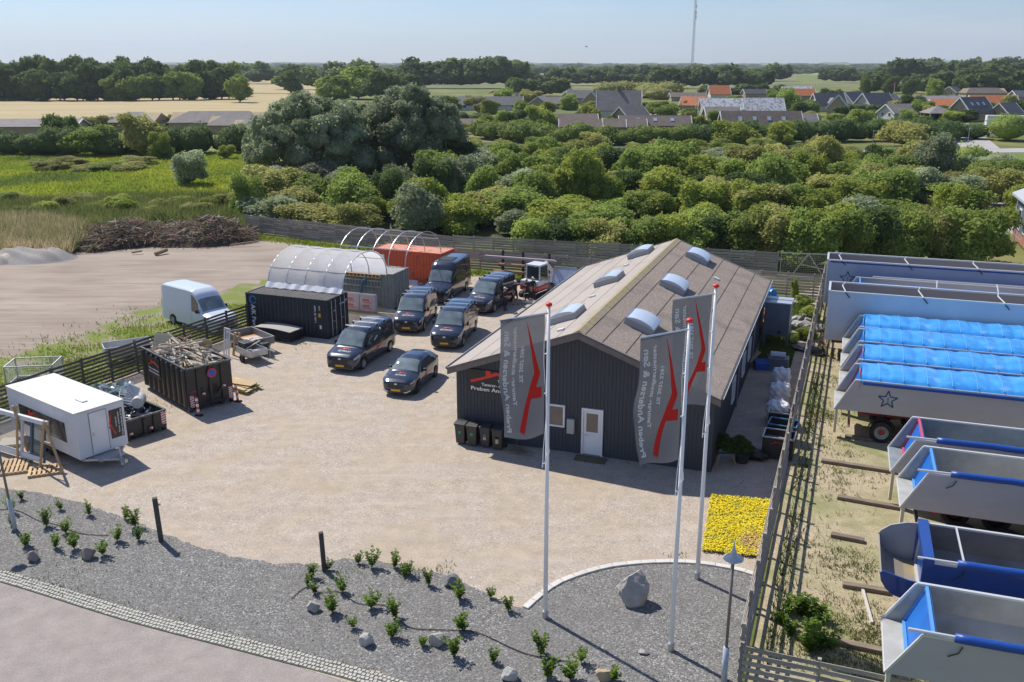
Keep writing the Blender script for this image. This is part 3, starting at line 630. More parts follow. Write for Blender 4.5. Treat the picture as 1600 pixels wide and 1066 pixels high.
# ---- belt behind the wheat field (individual trees)
for row, (y0, n) in enumerate(((157, 26), (152, 24))):
    for i in range(n):
        px = -30 + i * 400 / n + r1.uniform(-8, 8); g = G(px, y0 - max(0, px - 250) * .02)
        k = r1.choice(['forest', 'forest', 'green', 'dark']); tree(g.x, g.y + r1.uniform(-6, 6), r1.uniform(13, 20), r1.uniform(10.5, 16) + row * 3, k, 'broad tree of the belt behind the wheat field, %s row, %s from the left' % (['front', 'back'][row], ordw(i)), 'trees of the belt behind the wheat field')
def wood(name, spec, label, kind, seed):
    """far wood: spec rows of (px0, px1, base py, mean height m, width m, count) joined into one mass"""
    r = np.random.RandomState(seed); vs = []; fs = []; o = 0
    src = []
    for m_ in WOODSRC:
        v = np.empty(len(m_.vertices) * 3, np.float32); m_.vertices.foreach_get('co', v); v = v.reshape(-1, 3)
        f = np.empty(len(m_.polygons) * 3, np.int32); m_.loops.foreach_get('vertex_index', f); src.append((v, f.reshape(-1, 3)))
    for (a, b, py, h, w, n) in spec:
        for i in range(n):
            px = a + (b - a) * (i + r.rand()) / n; g = G(px, py + r.uniform(-.25, .25)); v, f = src[r.randint(4)]
            hh = h * (.6 + .7 * r.rand()); ww = w * (.7 + .6 * r.rand()); t = r.rand() * 6.28; c, s_ = math.cos(t), math.sin(t)
            q = np.stack([(v[:, 0] * c - v[:, 1] * s_) * ww, (v[:, 0] * s_ + v[:, 1] * c) * ww, v[:, 2] * hh - .4], 1) + np.array([g.x, g.y, 0])
            vs.append(q); fs.append(f + o); o += len(v)
    ob = np_mesh(name, np.concatenate(vs), np.concatenate(fs), LM[kind]); ob['kind'] = 'stuff'; tag(ob, label, 'wood')
wood('woodland', [(-60, 400, 128, 17, 30, 34), (-60, 560, 119, 18, 45, 36), (380, 720, 131, 18, 26, 30), (440, 640, 140, 13, 20, 12)], 'dark woodland filling the middle distance on the left', 'forest', 1)
wood('woodland', [(640, 820, 138, 20, 24, 26), (680, 800, 128, 19, 34, 16), (800, 1000, 133, 13, 20, 28), (880, 1010, 128, 15, 26, 20), (1020, 1200, 138, 14, 20, 26), (1000, 1230, 127, 15, 30, 24), (800, 880, 150, 9, 14, 12), (1100, 1240, 150, 7, 14, 14)], 'dark woodland behind the village centre', 'forest', 2)
wood('woodland', [(1360, 1640, 133, 19, 22, 36), (1380, 1640, 124, 22, 34, 30), (1280, 1400, 129, 13, 20, 14), (1360, 1500, 146, 11, 14, 14), (1440, 1640, 148, 12, 15, 20), (1500, 1640, 140, 16, 18, 20)], 'tall woodland beyond the right side of the village', 'forest', 3)
wood('far_woodland', [(-80, 1680, 113, 16, 60, 90), (-80, 1680, 109.5, 17, 90, 80), (-80, 1680, 106.5, 22, 150, 80), (-80, 1680, 104.6, 28, 240, 70), (-80, 520, 116, 16, 45, 30), (700, 1680, 117, 13, 40, 60)], 'bluish distant woods along the horizon', 'farblue', 4)
# ================================================================ village behind the hedge
brick_y = mat('yellow_brick', (.42, .34, .22), .9, col2=(.34, .27, .17), scale=2); wall_w = mat('rendered_wall', (.62, .60, .56), .9, col2=(.54, .52, .48), scale=1)
roof_grey = mat('grey_concrete_tiles', (.215, .195, .19), .85, col2=(.165, .15, .145), scale=.8, bump=.3, bscale=8, rand=.14)
roof_brown = mat('brown_concrete_tiles', (.165, .130, .115), .85, col2=(.12, .095, .085), scale=.8, bump=.3, bscale=8)
roof_slate = mat('dark_slate_roof', (.06, .065, .085), .6, col2=(.09, .092, .11), scale=.8, rand=.12)
roof_red = mat('orange_clay_tiles', (.50, .165, .06), .8, col2=(.38, .12, .045), scale=1.2, bump=.3, bscale=8)
roof_felt = mat('white_roofing_underlay', (.58, .58, .60), .7, col2=(.32, .31, .31), scale=1.3, lo=.5, hi=.55, detail=2)
glass_far = mat('window_glass', (.05, .06, .07), .08, spec=.8)
def house(px, py, w, d, eave, ridge, rz, roofm, label, wallm=None, over=.5, win=0, skylights=0, chimney=False, dormer=False, hip=False, trim=True, group=None, ym=0):
    """gabled house; local x along the ridge, origin centre of the front long side at the ground"""
    if px > 600: w, d, eave, ridge = w * .72, d * .75, eave * .85, ridge * .78
    else: w, ridge = w * .9, ridge * .92
    g = G(px, py); t = thing('house', label, 'house', (g.x, g.y + ym, 0), R(rz), group); wallm = wallm or brick_y
    x = w / 2; y = d / 2
    MB().prism([(-y, 0), (y, 0), (y, eave), (0, ridge - .12), (-y, eave)], -x, x, 'x').build('wall', wallm, t)
    rf = MB(); s = (ridge - eave) / y; hx = y * .9 if hip else 0
    for sg in (-1, 1):
        y1 = sg * (y + over); z1 = eave - over * s
        a, b, c, e = (-x - over, y1, z1), (x + over, y1, z1), (x + over - hx, 0, ridge), (-x - over + hx, 0, ridge)
        up = [(p[0], p[1], p[2] + .16) for p in (a, b, c, e)]
        rf.add([a, b, c, e] + up, [(0, 3, 2, 1), (4, 5, 6, 7), (0, 1, 5, 4), (1, 2, 6, 5), (2, 3, 7, 6), (3, 0, 4, 7)])
    if hip:
        for sg in (-1, 1):
            X = sg * (x + over); rf.add([(X, -y - over, eave - over * s + .16), (X, y + over, eave - over * s + .16), (X - sg * hx, 0, ridge + .16)], [(0, 1, 2)])
    ro = rf.build('roof', roofm, t)
    if trim and not hip:
        for X in (-x - over - .06, x + over + .06):
            for sg in (-1, 1): MB().bar((X, sg * (y + over), eave - over * s + .02), (X, 0, ridge + .02), .14, .32, up=(0, 0, 1)).build('barge_board', white, t)
    for i in range(win):
        X = lrp(-x, x, (i + .5) / win); f = MB(); f.box((X - .7, -y - .06, .9), (X + .7, -y + .02, 2.1)); fo = f.build('window', white, t)
        MB().box((X - .6, -y - .09, 1.0), (X + .6, -y - .065, 2.0)).build('pane', glass_far, fo)
    if eave > 1.5:
        for X, sg in ((-x, -1), (x, 1)):
            for q in (-y * .4, y * .4):
                f = MB(); f.box((X - .04, q - .55, .9), (X + .04, q + .55, 2.1)).build('window', white, t)
                MB().box((X + sg * .045 - .01, q - .45, 1.0), (X + sg * .045 + .01, q + .45, 2.0)).build('pane', glass_far, t.children[-1] if False else t)
    sk = math.atan(s)
    for i in range(skylights):
        X = lrp(-x * .75, x * .75, (i + .5) / skylights); q = .5; z = lrp(eave, ridge, q) + .2
        M = Matrix.Translation((X, -y * (1 - q), z)) @ Matrix.Rotation(sk, 4, 'X')
        f = MB().box((-.5, -.65, 0), (.5, .65, .08), M=M).build('skylight', alu, t)
        MB().box((-.4, -.55, .082), (.4, .55, .1), M=M).build('pane', mat('skylight_glass_far', (.35, .40, .45), .1), f)
    if chimney: MB().box((-.4, -.35, ridge - .8), (.4, .35, ridge + 1.0)).box((-.48, -.43, ridge + 1.0), (.48, .43, ridge + 1.12)).build('chimney', roof_brown, t)
    if dormer:
        dd = MB().prism([(-1.6, eave - .2), (1.6, eave - .2), (1.6, eave + .5), (0, eave + 2.2), (-1.6, eave + .5)], -y - .25, -y * .2, 'y').build('dormer', wallm, t)
        dr = MB()
        for sg in (-1, 1): dr.bar((sg * 1.85, -y - .35, eave + .42), (0, -y - .35, eave + 2.35), .2, .22, up=(0, 1, 0))
        dr.build('dormer_trim', white, dd)
        d2 = MB()
        for sg in (-1, 1): d2.quad((sg * 1.9, -y - .3, eave + .42), (0, -y - .3, eave + 2.4), (0, -y * .05, eave + 2.4), (sg * 1.9, -y * .15, eave + .42))
        d2.build('dormer_roof', roofm, dd)
    return t
# left, beyond the hedge
house(40, 212, 30, 9, 2.4, 4.2, 4, roof_grey, 'long low house with light grey roof at the far left, sunk behind the hedge', hip=False)
house(215, 204, 15, 12, 2.4, 5.0, 0, roof_grey, 'hipped grey roofed house behind the tall olive tree', hip=True)
house(345, 204, 26, 10, 2.4, 5.2, 3, roof_grey, 'wide hipped grey roofed house near the wheat field', hip=True)
house(372, 208, 14, 8, 2.2, 4.6, -2, roof_grey, 'small light grey roofed house directly in front of the wide hipped one', hip=True)
house(405, 212, 12, 8, 2.2, 4.2, 0, roof_grey, 'low dark grey roofed house half behind the left willow', hip=True)
# centre
house(765, 172, 34, 11, 2.5, 6.2, -2, roof_slate, 'long blue grey roofed house with a white gabled dormer right of the largest willow', wallm=wall_w, dormer=True, win=4)
house(735, 163, 14, 9, 2.4, 4.4, 4, roof_grey, 'small pale grey roof behind the long blue grey house')
house(770, 204, 32, 8, 2.0, 3.7, 0, roof_brown, 'long low brown roof just above the hedge, right of the largest willow')
house(805, 162, 12, 10, 2.4, 6, 20, roof_slate, 'small slate blue gabled house between garden trees, centre left')
house(845, 170, 12, 10, 2.5, 6, 75, roof_grey, 'grey gabled house left of the pair of slate gabled houses')
house(868, 170, 14, 9, 2.5, 5.6, 0, roof_grey, 'low grey roofed house between the grey gable and the pair of slate gables')
house(890, 160, 9, 9, 3.2, 7.6, 80, roof_slate, 'left one of the pair of slate gabled houses', wallm=brick_y)
house(905, 162, 14, 9, 3.2, 7.2, 0, roof_grey, 'grey ridge joining the pair of slate gabled houses')
house(925, 168, 9, 9, 3.4, 8.0, 78, roof_slate, 'right one of the pair of slate gabled houses', wallm=brick_y)
house(888, 202, 20, 9, 2.4, 5.0, 2, roof_brown, 'brown roofed bungalow right of the bushy bright tree')
house(966, 182, 19, 12, 3.0, 10.5, -4, roof_grey, 'tall two storey house with a plain steep grey roof in the village centre', wallm=wall_w, chimney=True)
house(972, 170, 19, 9, 5.4, 8.6, -3, roof_felt, 'house with pale mottled roof just behind the tall grey one')
house(985, 196, 12, 10, 2.4, 6.6, 40, roof_grey, 'grey gable in front of the tall two storey house')
house(925, 207, 22, 7, 1.9, 4.0, -2, roof_brown, 'low brown roof with a white gable end just above the hedge')
house(975, 207, 14, 7, 2.0, 4.2, 0, roof_brown, 'low brown roof behind the hedge next to the skylight roof')
house(1022, 206, 24, 8, 2.2, 5.0, -2, roof_brown, 'dark brown roof with three skylights just above the hedge', skylights=3)
house(1078, 158, 26, 10, 2.4, 4.8, 0, roof_brown, 'wide brown bungalow roof behind the village street')
house(1085, 172, 13, 9, 2.4, 6.2, -25, roof_red, 'small orange tiled gabled house beside the village street')
house(1122, 160, 12, 10, 4.6, 9.4, 0, roof_red, 'orange roofed white gabled house rising behind the white roofed one', wallm=wall_w)
house(1125, 185, 17, 9, 3.6, 7.8, -1, roof_felt, 'unfinished house with whitish roof below the orange roofed one', wallm=brick_y, win=2)
house(1126, 200, 12, 8, 4.2, 7.0, 0, roof_grey, 'pale grey boxy house beneath the whitish roof')
house(1188, 184, 18, 9, 3.2, 7.8, 0, roof_felt, 'house under construction with mottled black and white roof underlay')
house(1186, 210, 26, 10, 2.2, 7.0, -1, roof_brown, 'large dark brown roof with four small skylights behind the hedge', skylights=4)
house(1240, 205, 14, 8, 2.4, 5.6, 0, roof_grey, 'light grey roof adjoining the large dark brown roof')
house(1178, 152, 16, 9, 2.4, 5.2, 5, roof_slate, 'slate roofed bungalow behind the mottled roof')
house(1250, 157, 17, 9, 3, 6.8, 0, roof_red, 'orange roofed house left of the slate gabled row')
house(1243, 152, 20, 9, 3, 6.8, 0, roof_felt, 'white roofed long house behind the orange roofed one')
# right
house(1292, 174, 15, 10, 3.0, 8.2, 8, roof_slate, 'slate roofed house with white trimmed gable, leftmost of the slate row', wallm=wall_w, dormer=True)
house(1308, 178, 10, 9, 3.0, 8.2, 70, roof_slate, 'grey gable end facing the hedge in the slate row', wallm=brick_y)
house(1330, 170, 15, 10, 3.2, 8.0, 40, roof_slate, 'slate roofed house behind the grey gable', wallm=wall_w)
house(1365, 176, 16, 11, 3.2, 8.6, 25, roof_slate, 'white walled house with black solar panels on its slate roof', wallm=wall_w, win=2)
house(1405, 186, 15, 10, 2.4, 5.8, 20, roof_grey, 'grey roofed bungalow with white gable right of the solar house', wallm=wall_w)
house(1390, 168, 12, 9, 2.4, 6.6, 50, roof_grey, 'small grey gable behind the solar house')
house(1450, 166, 36, 14, 2.8, 5.2, 0, roof_grey, 'wide grey low pitched roof in the middle of the right village')
house(1478, 174, 16, 9, 2.6, 5.4, -8, roof_red, 'orange tiled low house left of the big yellow brick gable', wallm=brick_y)
house(1515, 188, 15, 11, 3.2, 8.8, 28, roof_slate, 'yellow brick house with dark roof and skylights, largest gable on the right', skylights=3)
house(1548, 174, 22, 10, 3.0, 7.2, -6, roof_red, 'long orange tiled roof right of the yellow brick gable')
house(1570, 188, 10, 9, 2.6, 6.6, 30, roof_slate, 'small yellow brick house with dark roof at the far right')
house(1535, 152, 30, 12, 2.6, 6.0, 0, roof_brown, 'wide dark brown hipped roof at the back right of the village', hip=True)
house(1495, 150, 20, 12, 2.6, 6.4, 30, roof_slate, 'slate roofed house at the back of the right village')
house(1605, 158, 20, 12, 2.6, 6.0, 0, roof_slate, 'slate roofed house at the right picture edge')
for px, py, lab in ((1470, 119, 'largest pale building of the far hamlet in the trees'), (1482, 120, 'right pale building of the far hamlet'), (1428, 114, 'small red roofed farmhouse far away among trees'), (1024, 112, 'tiny red roofed farmhouse far away in the centre'), (62 + 480, 104.5, 'tiny orange roofed farm on the horizon')):
    house(px, py, 22, 14, 7, 15, 10, roof_red if 'red' in lab or 'orange' in lab else wall_w, lab, wallm=wall_w, trim=False)
# pavilion with a grey pyramid roof
g = G(1462, 189); t = thing('pavilion', 'small open pavilion with a grey pyramid roof behind the road hedge', 'pavilion', (g.x, g.y, 0))
MB().add([(-4, -4, 2.4), (4, -4, 2.4), (4, 4, 2.4), (-4, 4, 2.4), (0, 0, 4.6)], [(0, 1, 4), (1, 2, 4), (2, 3, 4), (3, 0, 4), (3, 2, 1, 0)]).build('roof', roof_grey, t)
for sx in (-1, 1):
    for sy in (-1, 1): MB().box((sx * 3.4 - .12, sy * 3.4 - .12, 0), (sx * 3.4 + .12, sy * 3.4 + .12, 2.4)).build('post', white, t)
# flagpoles, street lamps, mast
pole_m = mat('pole_white', (.72, .73, .74), .5)
def vpole(px, py, top, lab, pennant=False, r=.08):
    g = G(px, py); h = hgt(px, py, top); t = thing('flagpole', lab, 'flagpole', (g.x, g.y, 0))
    MB().tube([(0, 0, 0), (0, 0, h)], r * 1.2, 8, r2=r * .6).build('pole', pole_m, t)
    if pennant: MB().grid(lambda u, v: (-u * 2.6, .3 * math.sin(u * 5), h - .2 - u * 1.2 - v * .9 * (1 - u * .8)), 8, 2).build('pennant', red, t)
vpole(1086, 190, 146, 'white flagpole in the village, left one of the close pair', r=.14); vpole(1091, 180, 146, 'white flagpole in the village, right one of the close pair', r=.12); vpole(1107, 190, 163, 'short white pole beside the pale grey boxy house', r=.14)
vpole(772, 160, 141, 'flagpole with a red pennant left of the village centre', True, r=.14); vpole(1044, 152, 132, 'thin flagpole on the lawn behind the village street'); vpole(1210, 140, 121, 'white pole among the trees behind the white roofed house'); vpole(1271, 156, 121, 'tall white flagpole in front of the slate row', r=.14)
vpole(1396, 152, 129, 'flagpole with a red pennant in the right village', True, r=.14); vpole(1466, 145, 122, 'tall white pole on the far right behind the village', r=.2); vpole(703, 192, 178, 'white post right of the largest willow')
lamp_m = mat('grey_lamp_steel', (.36, .38, .40), .5, .5)
for px, py, top, lab in ((1363, 226, 205, 'grey street lamp on the road, left one'), (1512, 224, 201, 'grey street lamp at the road junction, right one')):
    g = G(px, py); h = hgt(px, py, top); t = thing('street_lamp', lab, 'street lamp', (g.x, g.y, 0))
    MB().tube([(0, 0, 0), (0, 0, h)], .09, 8, r2=.06).build('pole', lamp_m, t); MB().box((-.1, -.12, h - .05), (.75, .12, h + .12), taper=.8).build('lamp_head', lamp_m, t)
g = G(1081, 112); h = hgt(1081, 112, -12); t = thing('radio_mast', 'tall slender grey lattice radio mast rising above the horizon', 'mast', (g.x, g.y, 0), .3)
mm = MB(); n = 34; wd = 3.0
for k in range(3):
    a = k * 2.094; mm.tube([(wd * math.cos(a), wd * math.sin(a), 0), (wd * .8 * math.cos(a), wd * .8 * math.sin(a), h)], .42, 5)
    for i in range(n):
        z0 = i * h / n; z1 = (i + 1) * h / n; b = (k + 1) * 2.094
        mm.bar((wd * math.cos(a), wd * math.sin(a), z0), (wd * .9 * math.cos(b), wd * .9 * math.sin(b), z1), .35)
mm.build('lattice', mat('mast_steel', (.30, .31, .33), .7), t)
for fz in (.66, .72, .80): MB().box((-2.4, -4.6, fz * h), (2.4, -3.4, fz * h + 9)).build('antenna', pole_m, t)
# lorry, car, white shed at the junction
def px_box(px, py): g = G(px, py); return g
g = G(1562, 207); t = thing('lorry', 'white box lorry parked beyond the hedge at the road junction', 'lorry', (g.x, g.y, 0), R(-14))
MB().box((-3.6, -1.2, .9), (1.8, 1.2, 4.2)).build('cargo_box', white, t, bevel=.04); MB().box((1.95, -1.2, .9), (6.8, 1.2, 4.2)).build('cargo_box', white, t, bevel=.04)
MB().box((6.9, -1.15, .6), (8.6, 1.15, 3.1)).build('cab', white, t, bevel=.1); MB().box((-3.4, -1.0, .6), (7, 1.0, .9)).build('chassis', black_paint, t)
for x in (-2.4, .6, 4.2, 7.6):
    for y in (-1.12, 1.12): MB().lathe([(0, -.14), (.5, -.14), (.5, .14), (0, .14)], 14, (x, y, .5), axis='y').build('wheel', rubber, t)
# ================================================================ building at the right edge
bw = mat('blue_grey_cladding', (.13, .145, .19), .6, col2=(.11, .12, .16), scale=1); brk = mat('red_brick_plinth', (.40, .17, .10), .9, col2=(.30, .13, .08), scale=3)
g = G(1583, 372); t = thing('warehouse', 'blue grey building with pale roof edge and red brick plinth at the right picture edge', 'building', (g.x, g.y, 0), R(70.5 - 90))
MB().prism([(0, .9), (14, .9), (14, 4.4), (7, 7.6), (0, 4.4)], 0, -10, 'y').build('wall', bw, t)
MB().box((-.05, -10.02, 0), (14.05, .03, .9)).build('plinth', brk, t)
rm = mat('pale_metal_roof', (.42, .44, .46), .5)
rr = MB()
for a, b in (((-.6, 4.2), (7, 7.7)), ((14.6, 4.2), (7, 7.7))): rr.prism([a, b, (b[0], b[1] + .22), (a[0], a[1] + .22)], .6, -10.6, 'y')
rr.build('roof', rm, t)
for i in range(3):
    f = MB().box((-.06, -2.8 - i * 3, 1.2), (.02, -1.4 - i * 3, 3.2)).build('window', white, t); MB().box((-.08, -2.65 - i * 3, 1.35), (-.062, -1.55 - i * 3, 3.05)).build('pane', glass_far, f)
MB().tube([(-.15, -.4, .2), (-.15, -.4, 4.2)], .06, 8).build('downpipe', white, t)
for j in range(3): MB().tube([(-1.2, -2 - j * 3, 0), (-1.2, -2 - j * 3, 2.5), (-.4, -2 - j * 3, 2.6)], .04, 6).tube([(-1.2, -2 - j * 3, 1.6), (-1.2, -5 - j * 3, 1.6)], .03, 6).build('railing', galv, t)

# ================================================================ fences
def fence(label, a, b, h, m, nsl, sh=.115, panel=1.85, post=.10, side=0, both=False, sag=.02, seed=1, name='fence', postm=None, gaps=True):
    """posts with horizontal boards between them, each board a piece of its own"""
    r = random.Random(seed); A = Vector((a[0], a[1], 0)); Bv = Vector((b[0], b[1], 0)); d = Bv - A; L = d.length; rz = math.atan2(d.y, d.x)
    t = thing(name, label, 'fence', A, rz); n = max(1, round(L / panel)); w = L / n
    pm = MB().box((-post / 2, -post / 2, 0), (post / 2, post / 2, h + .05)).mesh('post'); pm.materials.append(postm or m)
    sm = []
    for k in range(4):
        q = MB(); j = [r.gauss(0, .006) for _ in range(4)]
        q.add([(0, -.012, j[0]), (w * .5, -.012 + j[3], -.004), (w, -.012, j[1]), (w, .012, j[1]), (w * .5, .012 + j[3], -.004), (0, .012, j[0]),
               (0, -.012, sh + j[0]), (w * .5, -.012 + j[3], sh), (w, -.012, sh + j[1]), (w, .012, sh + j[1]), (w * .5, .012 + j[3], sh), (0, .012, sh + j[0])],
              [(5, 4, 1, 0), (4, 3, 2, 1), (6, 7, 10, 11), (7, 8, 9, 10), (0, 1, 7, 6), (1, 2, 8, 7), (3, 4, 10, 9), (4, 5, 11, 10), (2, 3, 9, 8), (5, 0, 6, 11)])
        me = q.mesh('slat'); me.materials.append(m); sm.append(me)
    for i in range(n + 1):
        o = D.objects.new('post', pm); COL.objects.link(o); o.parent = t; o.location = (i * w, 0, 0); o.rotation_euler = (r.gauss(0, .01), r.gauss(0, .01), 0)
    for i in range(n):
        tilt = r.gauss(0, .004)
        for k in range(nsl):
            z = .06 + k * (h - .06 - sh) / (nsl - 1) + r.gauss(0, .004)
            y = (post / 2 + .014) * (side or -1)
            if both and k % 2: y = -y
            o = D.objects.new('slat', sm[r.randrange(4)]); COL.objects.link(o); o.parent = t
            o.location = (i * w + .003, y, z); o.rotation_euler = (0, tilt + r.gauss(0, .0035), 0); o.scale = (.997, 1, 1)
    return t
fence('dark stained slatted fence behind the trailers and skips on the left', (-27.2, 36.0), (-17.0, 57.0), 1.8, wood_dark, 9, sh=.12, side=-1, seed=2)
fence('low weathered slatted fence closing the back of the yard, behind the parked vans', (-6.2, 76.8), (24.0, 65.4), 1.75, wood_pale, 8, sh=.165, side=-1, seed=3)
fence('higher weathered slatted fence in front of the thicket, running behind the whole yard', (-27.0, 93.0), (-5.2, 80.9), 1.9, wood_grey, 9, sh=.165, side=-1, seed=4)
fence('weathered slatted fence in front of the thicket, stretch behind the workshop roof', (-5.2, 80.9), (21.5, 73.2), 2.0, wood_grey, 9, sh=.17, side=-1, seed=5)
fence('bleached double sided slatted fence between the yard and the lorry trailers', (6.35, 21.9), (24.2, 69.6), 1.8, wood_pale, 10, sh=.115, both=True, seed=6, postm=wood_pale)
fence('grey slatted fence crossing the lower right corner', (6.25, 21.45), (21, 15.9), 1.5, wood_grey, 7, sh=.13, side=-1, seed=7, panel=1.9)
# spacer irons on top of the double fence
u = (Vector((24.2, 69.6)) - Vector((6.35, 21.9))).normalized()
# mesh gate frame in the back fence
gt = thing('mesh_gate', 'grey steel frame gate with wire mesh at the right end of the back fence', 'gate', (21.7, 73.0, 0), R(-12))
fr = MB(); w_, h_ = 4.0, 2.0
for p, q in (((0, .1), (w_, .1)), ((0, h_), (w_, h_)), ((0, .1), (0, h_)), ((w_, .1), (w_, h_)), ((.9, .1), (2.1, h_)), ((2.1, h_), (3.4, .1)), ((1.6, 1.1), (3.8, .7))): fr.bar((p[0], 0, p[1]), (q[0], 0, q[1]), .07)
fr.build('frame', galv, gt); fr = MB()
for i in range(27): fr.bar((i * .15, .05, .1), (i * .15, .05, h_), .012)
for i in range(13): fr.bar((0, .06, .1 + i * .15), (w_, .06, .1 + i * .15), .012)
fr.build('wire_mesh', galv, gt, kind='stuff')
MB().box((w_ + .1, -.1, 0), (w_ + .3, .1, 2.3)).build('gate_post', galv, gt)

# ================================================================ the workshop
clad = mat('dark_blue_grey_boards', (.048, .054, .068), .6, col2=(.038, .043, .055), scale=3, stretch=(3, 3, .6), bump=.2, rand=0)
trimm = mat('grey_brown_barge_board', (.185, .16, .145), .7, col2=(.14, .12, .11), scale=3)
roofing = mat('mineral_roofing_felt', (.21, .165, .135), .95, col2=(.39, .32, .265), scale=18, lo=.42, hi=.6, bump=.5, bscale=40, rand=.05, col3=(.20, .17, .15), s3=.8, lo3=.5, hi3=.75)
roofing_l = mat('mineral_roofing_felt_sunlit', (.36, .315, .28), .95, col2=(.42, .375, .34), scale=22, bump=.4, bscale=40, rand=.04, col3=(.30, .26, .23), s3=.6, lo3=.5, hi3=.8)  # same felt for the left slope, its sunlit brightness put into a paler colour
lichen = mat('lichen_ridge_cap', (.31, .27, .22), .95, col2=(.42, .31, .08), scale=6, lo=.46, hi=.62, space='World', bump=.6, bscale=30)
X0, Y0, YAW = -2.5, 39.39, R(-20.0); BW, BL, EH, RH, OV, OF = 11.52, 22.1, 3.5, 5.75, .26, .37
B = thing('workshop', 'dark blue grey timber clad workshop with a low gabled felt roof and skylight domes', 'building', (X0, Y0, 0), YAW)
SL = (RH - EH) / (BW / 2 + OV)
def rz_(a): return RH - SL * abs(a - BW / 2)
core = MB(); t_ = .12
core.prism([(.03, .12), (BW - .03, .12), (BW - .03, rz_(BW) - .1), (BW / 2, RH - .1), (.03, rz_(0) - .1)], .06, .18, 'y').prism([(.03, .12), (BW - .03, .12), (BW - .03, rz_(BW) - .1), (BW / 2, RH - .1), (.03, rz_(0) - .1)], BL - .18, BL - .06, 'y')
core.box((.03, .18, .12), (.15, BL - .18, rz_(0) - .1)).box((BW - .15, .18, .12), (BW - .03, BL - .18, rz_(BW) - .1)); core.build('wall', clad, B)
MB().box((.02, .03, 0), (BW - .02, BL - .03, .12)).build('plinth', mat('concrete_plinth', (.36, .34, .31), .9, col2=(.28, .26, .24), scale=4), B)
openings = [(5.88, 6.88, .0, 2.3), (4.32, 5.16, 1.2, 2.3)]
cb = MB(); pitch = .165
def hole(a, ops):
    for x0, x1, z0, z1 in ops:
        if x0 - .05 < a < x1 + .05: return (z0, z1)
n = int(BW / pitch)
for i in range(n):
    a = i * BW / n; b_ = a + BW / n
    for (p, q, y) in ((a, a + .10, .035), (a + .09, b_ + .012, .055)):
        mid = (p + q) / 2; hz = hole(mid, openings); top = rz_(mid) - .1
        segs = [(.1, top)] if not hz else [s_ for s_ in ((.1, hz[0]), (hz[1], top)) if s_[1] - s_[0] > .02]
        for z0, z1 in segs: cb.box((p, -y + .02, z0), (q, .058, z1))
cb.build('front_cladding', clad, B, kind='stuff')
cb = MB(); n = int(BL / pitch)
for i in range(n):
    a = i * BL / n; b_ = a + BL / n
    for (p, q, y) in ((a, a + .10, .035), (a + .09, b_ + .012, .055)):
        for X, sg in ((0, -1), (BW, 1)): cb.box((min(X - sg * .02, X + sg * (y - .02)), p, .1), (max(X - sg * .02, X + sg * (y - .02)), q, rz_(X) - .12))
cb.build('side_cladding', clad, B, kind='stuff')
# roof: strips of felt laid parallel to the ridge
ca = math.hypot(1, SL); half = BW / 2 + OV; ns = 6
for sg in (-1, 1):
    for k in range(ns):
        for (v0, v1) in ((-OF, BL * .52), (BL * .52, BL + OF)):
            e0 = k * half / ns; e1 = (k + 1) * half / ns; mb = MB(); y0 = v0 + .008; y1 = v1 - .008
            def P_(e, y, dz): return (BW / 2 + sg * e, y, RH - SL * e + dz)
            lap = .012
            mb.add([P_(e0 + .012, y0, -.1), P_(e1 - .0, y0, -.1), P_(e1, y1, -.1), P_(e0 + .012, y1, -.1), P_(e0 + .012, y0, .0), P_(e1, y0, lap), P_(e1, y1, lap), P_(e0 + .012, y1, .0)],
                   [(0, 3, 2, 1), (4, 5, 6, 7), (0, 1, 5, 4), (1, 2, 6, 5), (2, 3, 7, 6), (3, 0, 4, 7)])
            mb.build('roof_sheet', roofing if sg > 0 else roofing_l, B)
seam = MB()
for sg in (-1, 1):
    for k in range(1, ns): seam.bar((BW / 2 + sg * (k * half / ns), -OF, RH - SL * k * half / ns + .004), (BW / 2 + sg * (k * half / ns), BL + OF, RH - SL * k * half / ns + .004), .03, .022)
seam.build('roof_seam', mat('felt_joint_bitumen', (.07, .062, .056), .9), B)
n = 30; cw = (BL + 2 * OF) / n
for i in range(n):
    y0 = -OF + i * cw; mb = MB(); s = .27
    mb.prism([(BW / 2 - s, RH - SL * s + .03), (BW / 2, RH + .075), (BW / 2 + s, RH - SL * s + .03), (BW / 2 + s, RH - SL * s), (BW / 2, RH + .045), (BW / 2 - s, RH - SL * s)], y0, y0 + cw - .02, 'y')
    mb.build('ridge_cap', lichen, B, loc=(0, 0, rnd.uniform(0, .008)))
# barge boards and gutters
for yy in (-OF - .035, BL + OF + .005):
    for sg in (-1, 1):
        z = RH - .04; e = half + .03
        MB().add([(BW / 2, yy, z), (BW / 2 + sg * e, yy, z - SL * e), (BW / 2 + sg * e, yy, z - SL * e - .26), (BW / 2, yy, z - .26), (BW / 2, yy + .03, z), (BW / 2 + sg * e, yy + .03, z - SL * e), (BW / 2 + sg * e, yy + .03, z - SL * e - .26), (BW / 2, yy + .03, z - .26)],
                 [(0, 1, 2, 3), (7, 6, 5, 4), (0, 4, 5, 1), (1, 5, 6, 2), (2, 6, 7, 3), (3, 7, 4, 0)]).build('barge_board', trimm, B)
        MB().box((BW / 2 + (0 if sg < 0 else .0) - (e if sg < 0 else 0), yy - .03, 0), (BW / 2 + (e if sg > 0 else 0), yy + .06, .02)) if False else None
        MB().bar((BW / 2, yy + .01, z + .065), (BW / 2 + sg * e, yy + .01, z - SL * e + .065), .10, .02, up=(0, 0, 1)).build('verge_strip', mat('verge_metal', (.30, .27, .25), .5, .4), B)
